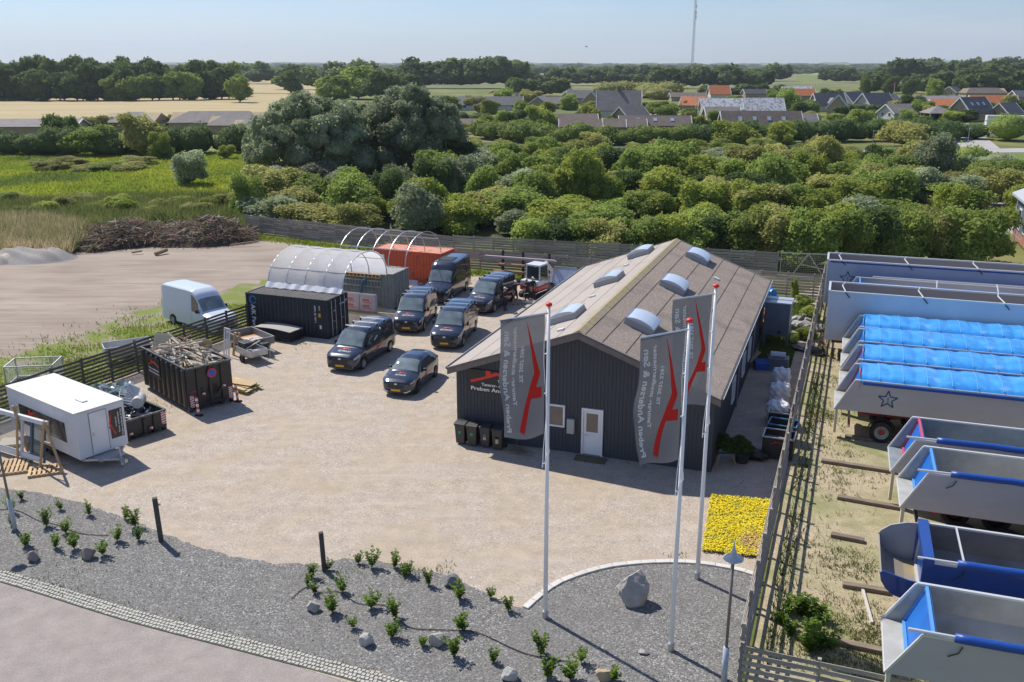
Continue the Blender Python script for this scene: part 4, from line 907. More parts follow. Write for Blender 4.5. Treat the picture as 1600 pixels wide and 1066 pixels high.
for X, sg in ((0, -1), (BW, 1)):
    xg = X + sg * (OV + .07); zg = EH - .02
    gtr = MB().tube([(xg, -OF, zg), (xg, BL + OF, zg)], .06, 8).build('gutter', mat('black_gutter', (.05, .05, .055), .4), B)
    MB().bar((xg + sg * .055, -OF, zg + .05), (xg + sg * .055, BL + OF, zg + .05), .015).build('gutter_lip', white, B)
    for yy in (8.2, 15.5):
        MB().tube([(xg, yy, zg), (X + sg * .08, yy, zg - .35), (X + sg * .08, yy, .1)], .04, 8).build('downpipe', mat('grey_downpipe', (.22, .23, .25), .4), B)
# skylight domes
dome_m = mat('opal_acrylic_dome', (.50, .58, .68), .16, col2=(.58, .64, .72), scale=1, coat=.3); curb_m = mat('grey_dome_curb', (.36, .36, .35), .6)
for sg in (-1, 1):
    for yy in (4.0, 12.0, 20.0):
        e = 1.75; M = Matrix.Translation((BW / 2 + sg * e, yy, RH - SL * e)) @ Matrix.Rotation(sg * math.atan(SL), 4, 'Y')
        w_, l_ = .66, .84
        q = MB().box((-w_ - .04, -l_ - .04, 0), (w_ + .04, l_ + .04, .30), M=M, taper=.95); c = q.build('skylight', curb_m, B)
        dm = MB()
        def df(u, v):
            x = (u - .5) * 2; y = (v - .5) * 2; return M @ Vector((x * w_ * .98, y * l_ * .98, .30 + .15 * (1 - x * x) ** .8 * (1 if abs(y) < .999 else 1)))
        dm.grid(df, 12, 2)
        for y in (-1, 1):
            pts_ = [M @ Vector(((k / 6 - 1) * w_ * .98, y * l_ * .98, .30 + .15 * (1 - (k / 6 - 1) ** 2) ** .8)) for k in range(13)]
            dm.add(pts_, [tuple(range(13))])
        o = dm.build('dome', dome_m, c); smooth_angle(o, 35)
        MB().box((-w_ - .05, -l_ - .05, .285), (w_ + .05, l_ + .05, .315), M=M).build('frame', alu, c)
for sg, e, yy in ((1, 3.3, 17.2), (-1, 1.7, 8.2), (-1, 1.9, 16.6), (-1, 1.2, 1.1)):
    MB().box((-.16, -.1, 0), (.16, .1, .09), M=Matrix.Translation((BW / 2 + sg * e, yy, RH - SL * e)) @ Matrix.Rotation(sg * math.atan(SL), 4, 'Y')).build('roof_vent', white, B)
# door, window, meter box, sign on the gable wall
win_glass = mat('dim_window_glass', (.10, .085, .07), .06, spec=.9, col2=(.16, .13, .11), scale=1.5)
dw = MB(); x0, x1, z1 = 5.9, 6.86, 2.28
for a, b in (((x0, -.10, .14), (x0 + .09, .04, z1)), ((x1 - .09, -.10, .14), (x1, .04, z1)), ((x0 + .09, -.10, z1 - .09), (x1 - .09, .04, z1))): dw.box(a, b)
do = dw.build('door', white, B); MB().box((x0 + .1, -.07, .16), (x1 - .1, -.02, 1.08)).build('door_panel', white, do)
f = MB()
for a, b in (((x0 + .1, -.07, 1.08), (x0 + .22, -.02, 2.18)), ((x1 - .22, -.07, 1.08), (x1 - .1, -.02, 2.18)), ((x0 + .22, -.07, 1.08), (x1 - .22, -.02, 1.2)), ((x0 + .22, -.07, 2.06), (x1 - .22, -.02, 2.18))): f.box(a, b)
f.build('sash', white, do); MB().box((x0 + .22, -.05, 1.2), (x1 - .22, -.035, 2.06)).build('pane', win_glass, do)
MB().bar((x0 + .16, -.10, 1.05), (x0 + .30, -.10, 1.05), .025).build('handle', galv, do)
def window(name, parent, p0, p1, axis):
    """frame of four bars with one pane; axis: wall it sits in"""
    (a0, z0), (a1, z1) = p0, p1; q = MB()
    def bx(a, b, c, d, lo, hi, o):
        if axis == 'front': o.box((a, lo, c), (b, hi, d))
        else: o.box((BW - hi, a, c), (BW - lo, b, d))
    for a, b, c, d in ((a0, a0 + .08, z0, z1), (a1 - .08, a1, z0, z1), (a0 + .08, a1 - .08, z0, z0 + .08), (a0 + .08, a1 - .08, z1 - .08, z1)): bx(a, b, c, d, -.10, .03, q)
    w = q.build(name, white, parent); p = MB(); bx(a0 + .08, a1 - .08, z0 + .08, z1 - .08, -.045, -.03, p); p.build('pane', win_glass, w); return w
window('window', B, (4.34, 1.25), (5.14, 2.28), 'front')
for yy in (6.0, 10.2, 13.0): window('window', B, (yy, 1.0), (yy + 1.0, 2.2), 'side')
MB().box((5.27, -.22, 1.05), (5.60, -.04, 1.72)).build('meter_box', mat('grey_meter_box', (.40, .40, .39), .5), B, bevel=.015)
MB().box((5.72, -.62, .02), (7.1, -.06, .06)).build('door_mat', mat('mossy_door_mat', (.10, .095, .05), 1, col2=(.15, .12, .07), scale=8), B)
sg_ = MB().box((.62, -.10, 2.42), (3.95, -.045, 3.47)).build('sign_board', mat('black_sign', (.018, .018, .019), .4), B)
def fm(x, z, y=-.104): return frame_m((x, y, z), (1, 0, 0), (0, 0, 1))
logo(red, sg_, fm(.70, 2.84), 1.6)
logo_serif = white_print
lettering('Tlf. 2027 2381', .17, white_print, sg_, fm(2.02, 2.97), fit=.85); lettering('Tømrer- snedkermester', .19, white_print, sg_, fm(1.25, 2.74), fit=2.1); lettering('Preben Andersen & Søn', .25, white_print, sg_, fm(.72, 2.50), fit=3.1)
# washed-up cable at the wall
cbm = mat('grey_brown_hose', (.20, .17, .13), .7)
q = MB(); r3 = random.Random(8)
for k in range(9):
    cx, cy = 3.25 + r3.uniform(-.3, .35), -.55 + r3.uniform(-.2, .15); rr_ = r3.uniform(.18, .42)
    q.tube([(cx + rr_ * math.cos(a * .5) * (1 + .1 * math.sin(a)), cy + rr_ * .7 * math.sin(a * .5), .03 + .015 * k + .02 * math.sin(a * 1.3 + k)) for a in range(13)], .014, 5)
q.tube([(3.0, -.5, .1), (2.98, -.2, .3), (3.0, -.12, .9)], .014, 5).tube([(3.0, -.12, .85), (3.0, -.12, 1.0)], .03, 6)
o = q.build('garden_hose', cbm, None, loc=(X0, Y0, .01), rot=YAW); tag(o, 'tangled grey brown hose heaped at the workshop wall beside the bins', 'hose')
# four wheelie bins
bin_m = mat('black_bin_plastic', (.03, .03, .032), .45, col2=(.045, .044, .043), scale=5)
def make_bin(lab):
    t = thing('wheelie_bin', lab, 'bin'); w0, d0 = .24, .27
    b = MB(); b.add([(-w0 + .04, -d0 + .05, .06), (w0 - .04, -d0 + .05, .06), (w0 - .04, d0 - .1, .06), (-w0 + .04, d0 - .1, .06), (-w0, -d0, .95), (w0, -d0, .95), (w0, d0, .95), (-w0, d0, .95)], [(0, 3, 2, 1), (4, 5, 6, 7), (0, 1, 5, 4), (1, 2, 6, 5), (2, 3, 7, 6), (3, 0, 4, 7)])
    b.box((-w0 - .02, -d0 - .02, .90), (w0 + .02, d0 + .02, .96)); b.build('body', bin_m, t, bevel=.012)
    l = MB(); l.prism([(-d0 - .05, .965), (d0 + .03, .985), (d0 + .03, 1.03), (0, 1.07), (-d0 - .03, 1.02)], -w0 - .03, w0 + .03, 'x'); l.build('lid', bin_m, t, bevel=.01)
    MB().bar((-w0, d0 + .07, .98), (w0, d0 + .07, .98), .03).bar((-w0 + .03, d0, .98), (-w0 + .03, d0 + .07, .98), .03).bar((w0 - .03, d0, .98), (w0 - .03, d0 + .07, .98), .03).build('handle', bin_m, t)
    for s_ in (-1, 1): MB().lathe([(0, -.025), (.1, -.025), (.1, .025), (0, .025)], 14, (s_ * (w0 + .03), d0 - .06, .1), axis='y').build('wheel', rubber, t).data.transform(Matrix.Translation((s_ * (w0 + .03), d0 - .06, .1)) @ Matrix.Rotation(math.pi / 2, 4, 'Z') @ Matrix.Translation((-s_ * (w0 + .03), -d0 + .06, -.1)))
    return t
binp = make_bin('black wheelie bin with a green sticker, leftmost of the four at the workshop wall')
labs = [None, 'black wheelie bin with a small white sticker, second from the left', 'black wheelie bin with a blue and orange sticker, third from the left', 'black wheelie bin with purple and yellow stickers, rightmost of the four']
stk = [[((.02, .30, .10), 0)], [((.7, .7, .7), 0)], [((.03, .18, .55), 0), ((.6, .35, .2), -.13)], [((.35, .08, .35), 0), ((.5, .45, .5), -.10), ((.65, .55, .15), -.2)]]
for i in range(4):
    o = binp if i == 0 else copy_tree(binp)
    if i: o['label'] = labs[i]
    o['group'] = 'wheelie bins at the workshop'
    a = .42 + i * .60; c, s_ = math.cos(YAW), math.sin(YAW); y = -.48 - (.05 if i % 2 else 0)
    o.location = (X0 + c * a - s_ * y, Y0 + s_ * a + c * y, .01); o.rotation_euler = (0, 0, YAW + rnd.uniform(-.06, .06))
    for cc, dz in stk[i]:
        sz = .07 if i != 1 else .035
        MB().box((-sz, -.262, .60 + dz - sz * .9), (sz, -.256, .60 + dz + sz * .9)).build('sticker', mat('sticker_print', cc, .5), o)
# ================================================================ vehicles
car_paint = mat('metallic_blue_black_paint', (.012, .020, .040), .22, .25, coat=1.0, spec=.6)
van_white = mat('white_van_paint', (.62, .68, .76), .3, coat=.6)
plast = mat('black_trim_plastic', (.025, .025, .027), .5)
car_glass = mat('car_glass', (.035, .045, .05), .04, spec=1.0, coat=.5)
wind_glass = mat('windscreen_glass', (.22, .27, .27), .05, spec=1.0, coat=.8, col2=(.12, .15, .155), scale=1.2)
head_m = mat('headlamp_glass', (.55, .58, .60), .12, spec=.9, coat=1); tail_m = mat('tail_lamp_red', (.45, .02, .015), .2, coat=.6)
plate_y = mat('yellow_number_plate', (.75, .42, .02), .5); rim_m = mat('silver_rim', (.42, .43, .45), .35, .6); rim_d = mat('dark_alloy_rim', (.06, .062, .07), .35, .6)
rail_m = mat('polished_roof_bar', (.62, .66, .70), .3, .5)

def interp(T, x):
    if x <= T[0][0]: return T[0][1]
    for (a, b), (c, d) in zip(T, T[1:]):
        if x <= c: return b + (d - b) * (x - a) / (c - a)
    return T[-1][1]
class Shell:
    """car body: front at x=0, length towards +x; stations across"""
    def __init__(s, L, top, belt, wbelt, wroof, zs, wheels, wr, nose):
        s.L, s.topT, s.beltT, s.wb, s.wroof, s.zs, s.wheels, s.wr, s.nose = L, top, belt, wbelt, wroof, zs, wheels, wr, nose
    def ring(s, x):
        top = interp(s.topT, x); w = interp(s.wb, x); belt = min(interp(s.beltT, x), top - .03); wr = interp(s.wroof, x)
        z0 = s.zs
        for c in s.wheels:
            if abs(x - c) < s.wr: z0 = max(z0, math.sqrt(s.wr ** 2 - (x - c) ** 2) + .30)
        f = max(0.0, min(1.0, (top - belt) / .35))      # 0: bonnet only, 1: cabin
        zb = lrp(top - .06, belt, f); wt = lrp(w * .90, wr, f)
        zm = z0 + (zb - z0) * .55
        edge = top - lrp(.02, .09, f); nose = interp(s.nose, x)
        return [(w * .955, z0), (w * .985, lrp(z0, zm, .3)), (w, zm), (w * .995, lrp(zm, zb, .6)), (w * .975, zb), (lrp(w * .975, wt, .5), lrp(zb, edge, .5)), (wt, edge), (wt - lrp(.03, .07, f), top - lrp(.008, .025, f)), (wt * .62, top - .004 + nose), (wt * .3, top + .004 + nose), (0, top + .006 + nose)]
    def body(s, name, m, parent, n=64, z_off=0):
        xs = sorted(set([round(s.L * i / n, 3) for i in range(n + 1)] + [round(c + s.wr * k, 3) for c in s.wheels for k in (-1.001, -.999, -.94, -.8, -.55, -.3, 0, .3, .55, .8, .94, .999, 1.001)] + [.02, .05, .1]))
        V = []; F = []
        for x in xs:
            rg = s.ring(x); full = [(-y, z) for y, z in rg] + [(y, z) for y, z in rg[-2::-1]]
            V += [(x, y, z) for y, z in full]
        k = 21
        for i in range(len(xs) - 1):
            for j in range(k - 1): F.append((i * k + j, i * k + j + 1, (i + 1) * k + j + 1, (i + 1) * k + j))
            F.append((i * k + k - 1, i * k, (i + 1) * k, (i + 1) * k + k - 1))
        F.append(tuple(range(k))); F.append(tuple((len(xs) - 1) * k + j for j in range(k))[::-1])
        me = D.meshes.new(name); me.from_pydata(V, [], F)
        bm = bmesh.new(); bm.from_mesh(me); bmesh.ops.recalc_face_normals(bm, faces=bm.faces); bm.to_mesh(me); bm.free()
        o = finish(name, me, m, parent); smooth_angle(o, 32); return o
    def pt(s, x, t, side=1):
        """t = 0 sill .. 10 centre of roof, on one side"""
        rg = s.ring(x); i = min(9, int(t)); f = t - i; a, b = rg[i], rg[i + 1]
        return Vector((x, side * lrp(a[0], b[0], f), lrp(a[1], b[1], f)))
    def patch(s, name, m, parent, fn, nu=10, nv=3, off=.007, side=1):
        """a piece lying on the shell: fn(u,v) -> (x, t[, side])"""
        mb = MB(); P = []
        def q(u, v):
            r_ = fn(u, v); sd_ = r_[2] if len(r_) > 2 else side
            p = s.pt(r_[0], r_[1], sd_); e = .01
            a = s.pt(r_[0] + e, r_[1], sd_) - p; b = s.pt(r_[0], min(9.99, r_[1] + .05), sd_) - p
            if b.length < 1e-5: b = p - s.pt(r_[0], r_[1] - .05, sd_)
            nrm = a.cross(b); nrm = nrm.normalized() if nrm.length > 1e-9 else Vector((0, 0, 1))
            if nrm.y * sd_ < 0 and abs(nrm.y) > abs(nrm.z): nrm = -nrm
            if abs(nrm.z) >= abs(nrm.y) and nrm.z < 0: nrm = -nrm
            return p + nrm * off
        mb.grid(q, nu, nv); o = mb.build(name, m, parent, smooth=True); return o
def wheels_for(t, xs, w, r, tw=.22, rimm=None, y=None):
    tm = MB().lathe([(r * .62, -tw / 2), (r * .92, -tw / 2), (r, -tw * .34), (r, tw * .34), (r * .92, tw / 2), (r * .62, tw / 2)], 28, axis='y').mesh('tyre', True)
    rm_ = MB(); rm_.lathe([(0, .03), (r * .12, .035), (r * .18, .0), (r * .5, .01), (r * .58, .05), (r * .64, .06)], 24, axis='y')
    for k in range(5):
        a = k * 2 * math.pi / 5; rm_.bar((0, .03, 0), (r * .56 * math.cos(a), .045, r * .56 * math.sin(a)), r * .16, .02, up=(0, 1, 0))
    rm_ = rm_.mesh('rim', False); tm.materials.append(rubber); rm_.materials.append(rimm or rim_m)
    for x in xs:
        for sd_ in (-1, 1):
            wh = D.objects.new('wheel', tm); COL.objects.link(wh); wh.parent = t; wh.location = (x, sd_ * (w - tw * .5 - .01), r)
            ri = D.objects.new('rim', rm_); COL.objects.link(ri); ri.parent = wh; ri.rotation_euler = (0, 0, 0 if sd_ > 0 else math.pi); ri.location = (0, sd_ * (tw / 2 - .055), 0)
def bonnet_logo(sh, t, x0, s, gold=False):
    """emblem above a white line of writing, on the bonnet, read from the front"""
    def wp(c): # c.x reading direction -> towards -y ... seen from the front, left to right is +y -> -y
        yy = -c.x; xx = x0 + c.y
        ry = abs(yy) / max(.01, sh.ring(max(.03, xx))[6][0]); z = sh.ring(max(.03, xx))[7][1] + .012 + (sh.ring(max(.03, xx))[10][1] - sh.ring(max(.03, xx))[7][1]) * max(0, 1 - ry * 1.2)
        return Vector((xx, yy, z + c.z))
    logo(red, t, None, s, .003, warp=lambda c: wp(Vector((c.x - .75 * s, c.y + .02, c.z))))
    w = s * 1.5
    lettering('Preben Andersen & Søn', s * .155, white_print, t, None, extrude=.003, align='CENTER', warp=lambda c: wp(Vector((c.x, c.y - s * .10, c.z))), sx=.95)
    lettering('Tømrer- snedkermester', s * .125, white_print, t, None, extrude=.003, align='CENTER', warp=lambda c: wp(Vector((c.x, c.y - s * .22, c.z))), sx=.95)
def make_van(L=5.34, big=False, paint=car_paint, plate=True):
    t = thing('parked_van', 'van', 'van'); H = 2.0 if not big else 2.65; W_ = .985 if not big else 1.0
    if not big:
        top = [(0, .82), (.04, .90), (.25, 1.02), (1.0, 1.16), (1.08, 1.21), (1.5, 1.60), (1.86, 1.88), (2.2, H - .03), (3, H), (L - .35, H - .02), (L - .12, H - .09), (L - .03, H - .5), (L, 1.1)]
        belt = [(0, .8), (1.0, 1.08), (L, 1.14)]; wbx = [(0, .70), (.06, .82), (.2, .92), (.45, W_), (L - .3, W_), (L - .05, W_ - .05), (L, W_ - .08)]
        wrf = [(0, .8), (1.1, .86), (1.9, .80), (2.6, .83), (L - .3, .82), (L, .76)]; wc = (.98, .98 + 3.5); wr_ = .42; r_ = .345
    else:
        top = [(0, .90), (.05, 1.02), (.3, 1.14), (1.1, 1.32), (1.16, 1.36), (1.6, 1.95), (1.78, 2.15), (2.0, 2.42), (2.35, H - .03), (3, H), (L - .3, H - .02), (L - .1, H - .1), (L, H - .3)]
        belt = [(0, .85), (1.0, 1.18), (L, 1.28)]; wbx = [(0, .74), (.06, .85), (.2, .94), (.45, W_), (L - .2, W_), (L, W_ - .05)]
        wrf = [(0, .8), (1.1, .9), (2.0, .84), (2.6, .88), (L, .86)]; wc = (1.0, 1.0 + 3.65); wr_ = .43; r_ = .35
    sh = Shell(L, top, belt, wbx, wrf, .24, wc, wr_, [(0, 0), (.5, .015), (1.0, .03), (L, .02)])
    b = sh.body('body', paint, t)
    cb_ = 1.16 if big else 1.08; ct = 1.80 if big else 1.92
    sh.patch('windscreen', wind_glass, t, lambda u, v: (lrp(cb_ + .04, ct - .05, u), 6.6 + 3.4 * min(1, 2 * v) if v <= .5 else 6.6 + 3.4 * (2 - 2 * v), -1 if v <= .5 else 1), 10, 16, off=.012)
    for sd_ in (-1, 1):
        sh.patch('side_window', car_glass, t, lambda u, v: (lrp(lrp(1.50 if not big else 1.45, 1.86 if not big else 1.70, v), 2.35, u), lrp(4.15, 5.75, v)), 6, 3, side=sd_)
        if not big:
            sh.patch('side_window', car_glass, t, lambda u, v: (lrp(2.45, 3.55, u), lrp(4.15, 5.75, v)), 6, 2, side=sd_)
            sh.patch('side_window', car_glass, t, lambda u, v: (lrp(3.62, L - .35, u), lrp(4.15, 5.75, v)), 6, 2, side=sd_)
        sh.patch('headlight', head_m, t, lambda u, v: (lrp(.09, .62 - .1 * v, u), lrp(3.0 + u * .5, 4.15, v)), 6, 3, off=.014, side=sd_)
        sh.patch('tail_light', tail_m, t, lambda u, v: (lrp(L - .10, L - .03, u), lrp(2.8, 4.6, v)), 2, 3, off=.012, side=sd_)
        sh.patch('sill_trim', plast, t, lambda u, v: (lrp(wc[0] + wr_ + .05, wc[1] - wr_ - .05, u), lrp(.0, .55, v)), 8, 2, off=.012, side=sd_)
        m = MB().prism([(0, 0), (.16, .02), (.17, .24), (.02, .26)], 0, .13, 'x'); mo = m.build('mirror', plast, t, bevel=.02)
        mo.data.transform(Matrix.Rotation(-math.pi / 2 if sd_ > 0 else -math.pi / 2, 4, 'Z')); mo.location = (1.52, sd_ * (W_ + .05) + (.0 if sd_ < 0 else .1), 1.14 if not big else 1.28)
        q = MB(); q.bar((1.52, sd_ * (W_ - .08), 1.18 if not big else 1.34), (1.52, sd_ * (W_ + .12), 1.22 if not big else 1.38), .05); q.build('mirror_arm', plast, t)
        sh.patch('door_seam', plast, t, lambda u, v: (2.40 + .008 * u, lrp(.3, 5.9, v)), 1, 10, off=.004, side=sd_)
        if not big and paint is car_paint:
            # roof-line graphics on the flank and on the rear quarter
            def wf(x0, z0, k):
                def f(c):
                    X = x0 - c.x * (1 if sd_ > 0 else -1); Z = z0 + c.y
                    return Vector((X, sd_ * (W_ + .012 + abs(c.z) * .2 + c.z * .3), Z))
                return f
            logo(red, t, None, .62, .004, warp=lambda c: Vector((lrp(2.2, 3.9, c.x / 1.0) if sd_ < 0 else 3.8 - c.x * 1.7, sd_ * (W_ + .008 + c.z), .62 + c.y * 1.1)), name='side_graphic')
            logo(red, t, None, .42, .004, warp=lambda c: Vector((3.85 + (c.x if sd_ < 0 else .66 - c.x), sd_ * (.922 + c.z - (c.y) * .22), 1.38 + c.y * 1.1)), name='side_graphic')
    # front: grille, bumper, badge, plates
    q = MB()
    for i in range(5): q.box((-.015, -.50 + i * .01, .55 + i * .055), (.09, .50 - i * .01, .585 + i * .055))
    q.box((-.004, -.56, .50), (.08, .56, .545)); q.build('grille', plast, t)
    MB().box((-.03, -.74, .28), (.12, .74, .48), taper=.97).build('bumper', plast, t, bevel=.03)
    MB().lathe([(0, -.012), (.09, -.012), (.09, .012), (0, .012)], 16, axis='y').build('badge', rail_m, t, loc=(-.02, 0, .80), rot=(0, 0, math.pi / 2)).scale = (1, 1, .5)
    if plate:
        MB().box((-.045, -.26, .36), (-.03, .26, .47)).build('number_plate', plate_y, t)
        lettering('DK 27 381', .085, plast, t, frame_m((-.048, .19, .385), (0, -1, 0), (0, 0, 1)), extrude=.001) if False else None
    MB().box((L - .02, -.8, .3), (L + .06, .8, .5)).build('rear_bumper', plast, t, bevel=.03)
    MB().box((.5, -.7, .2), (L - .4, .7, .34)).build('underbody', plast, t)
    if not big:
        for xx in (2.35, 3.25, 4.15):
            z = H + .075; q = MB().box((xx - .035, -.80, z - .02), (xx + .035, .80, z + .015)); rb = q.build('roof_bar', rail_m, t, bevel=.01)
            for y in (-.78, .78): MB().box((xx - .045, y - .03, H - .06), (xx + .045, y + .03, z - .02)).build('bar_foot', plast, rb)
        bonnet_logo(sh, t, .62, .62)
    wheels_for(t, wc, W_, r_, .23)
    return t, sh
def place(t, front, rear, wc, half_w, label, group=None):
    """front/rear: ground contact of the wheels on the vehicle's left (y>0 after turning); wc: front axle position"""
    a = Vector(front[:2]); b = Vector(rear[:2]); d = (b - a).normalized(); ang = math.atan2(d.y, d.x)
    nrm = Vector((-d.y, d.x))      # left of the direction of +x (towards the tail)
    # the wheels given are on the right-hand picture side = -nrm side
    o = a - d * wc + nrm * half_w
    t.location = (o.x, o.y, .012); t.rotation_euler = (0, 0, ang); t['label'] = label
    if group: t['group'] = group
    return t
van, vsh = make_van()
vans = [((-8.47, 49.39), (-7.35, 52.79), 'dark blue van nearest the camera of the parked vans, right of the black container'),
        ((-5.76, 57.26), (-5.28, 60.87), 'dark blue van standing second behind the nearest one, in front of the grey container'),
        ((-3.06, 53.82), (-2.44, 57.26), 'dark blue van right of the other two, directly behind the small car'),
        ((-1.31, 61.83), (-.07, 64.91), 'dark blue van furthest right with the workers standing beside it')]
vlist = [van] + [copy_tree(van) for _ in range(3)]
for v_, (f_, r__, lb) in zip(vlist, vans): place(v_, f_, r__, .98, .86, lb, 'company vans parked in the yard')
bv, _ = make_van(5.95, True); place(bv, (-4.46, 64.76), (-3.65, 67.9), 1.0, .88, 'tall high roofed dark van between the orange container and the smaller vans')
MB().box((2.6, -.55, 2.65), (3.9, .55, 2.73), taper=.9).build('roof_hatch', plast, bv)
wv, _ = make_van(5.95, True, van_white, False); g = G(273.5, 507)
ang = R(180 - 40) ; fwd = Vector((math.cos(R(-39)), math.sin(R(-39)))); left = Vector((-fwd.y, fwd.x))
rear = Vector((g.x, g.y)); nose = rear + fwd * 4.65 + left * .88
wv.location = (nose.x, nose.y, .012); wv.rotation_euler = (0, 0, math.atan2(-fwd.y, -fwd.x)); wv['label'] = 'white high roofed van parked on the dirt behind the dark fence'
# compact dark car
def make_suv():
    L = 4.35; t = thing('parked_car', 'dark blue hatchback car with bright front bumper corners, nearest vehicle on the gravel', 'car')
    top = [(0, .72), (.05, .80), (.3, .90), (1.05, 1.02), (1.12, 1.05), (1.55, 1.33), (1.95, 1.50), (2.4, 1.56), (3.1, 1.55), (3.7, 1.46), (4.05, 1.25), (4.25, 1.0), (L, .85)]
    sh = Shell(L, top, [(0, .7), (1.1, .95), (3.2, 1.04), (L, 1.05)], [(0, .58), (.08, .72), (.3, .86), (.6, .90), (3.6, .90), (4.1, .86), (L, .74)], [(0, .7), (1.1, .74), (2.0, .66), (3.5, .64), (L, .6)], .24, (.88, .88 + 2.7), .385, [(0, 0), (.6, .02), (1.0, .03), (L, .02)])
    sh.body('body', car_paint, t)
    sh.patch('windscreen', wind_glass, t, lambda u, v: (lrp(1.16, 1.92, u), 6.6 + 3.4 * min(1, 2 * v) if v <= .5 else 6.6 + 3.4 * (2 - 2 * v), -1 if v <= .5 else 1), 10, 16, off=.012)
    sh.patch('rear_window', car_glass, t, lambda u, v: (lrp(3.72, 4.08, u), 7.2 + 2.8 * min(1, 2 * v) if v <= .5 else 7.2 + 2.8 * (2 - 2 * v), -1 if v <= .5 else 1), 6, 12, off=.012)
    for s_ in (-1, 1):
        sh.patch('side_window', car_glass, t, lambda u, v: (lrp(lrp(1.5, 1.95, v), 2.45, u), lrp(4.15, 5.8, v)), 6, 3, side=s_)
        sh.patch('side_window', car_glass, t, lambda u, v: (lrp(2.52, lrp(3.75, 3.45, v), u), lrp(4.15, 5.8, v)), 6, 3, side=s_)
        sh.patch('headlight', head_m, t, lambda u, v: (lrp(.12, .55, u), lrp(3.3 + u * .4, 4.0, v)), 6, 3, off=.014, side=s_)
        sh.patch('tail_light', tail_m, t, lambda u, v: (lrp(3.98, 4.2, u), lrp(3.4, 4.4, v)), 3, 3, off=.012, side=s_)
        MB().prism([(0, 0), (.2, .02), (.18, .14), (.03, .15)], 0, .16, 'x').build('mirror', plast, t, bevel=.02, loc=(1.62, s_ * .98 - (.1), .98))
        MB().bar((.0, s_ * .42, .30), (-.02, s_ * .56, .30), .05).bar((-.02, s_ * .56, .30), (.10, s_ * .78, .40), .05).build('bumper_trim', rail_m, t)
        logo(red, t, None, .5, .004, warp=lambda c: Vector((1.6 + (c.x * 1.6 if s_ < 0 else 1.24 - c.x * 1.6), s_ * (.908 + c.z), .58 + c.y)), name='side_graphic')
    q = MB()
    for i in range(4): q.box((-.02, -.44, .50 + i * .05), (.1, .44, .525 + i * .05))
    q.build('grille', plast, t); MB().box((-.03, -.55, .26), (.12, .55, .42), taper=.97).build('bumper', plast, t, bevel=.03)
    MB().lathe([(0, -.012), (.08, -.012), (.08, .012), (0, .012)], 16, axis='y').build('badge', rail_m, t, loc=(-.02, 0, .71), rot=(0, 0, math.pi / 2)).scale = (1, 1, .5)
    MB().box((-.048, -.26, .33), (-.032, .26, .44)).build('number_plate', plate_y, t)
    MB().box((.4, -.6, .2), (L - .3, .6, .34)).build('underbody', plast, t)
    wheels_for(t, (.88, 3.58), .90, .335, .22, rim_d); bonnet_logo(sh, t, .72, .5); return t
suv = make_suv(); place(suv, (-4.99, 45.43), (-4.24, 48.12), .88, .80, suv['label'])
# far cars at the road junction
def small_car(px, py, rz, m, lab):
    c = copy_tree(suv); g = G(px, py); c.location = (g.x, g.y, .05); c.rotation_euler = (0, 0, R(rz)); c['label'] = lab; c.scale = (1.0, 1.0, 1.0)
    for ch in c.children:
        if ch.name.startswith('body'): ch.material_slots[0].link = 'OBJECT'; ch.material_slots[0].material = m
    for ch in list(c.children):
        if ch.name.split('.')[0] in ('lettering', 'emblem', 'side_graphic', 'badge'): D.objects.remove(ch)
small_car(1528, 203, -170, van_white, 'white car on the side road beyond the hedge gap'); small_car(1542, 214, -60, mat('silver_paint', (.5, .52, .54), .3, .5), 'silver car at the hedge gap by the road junction')
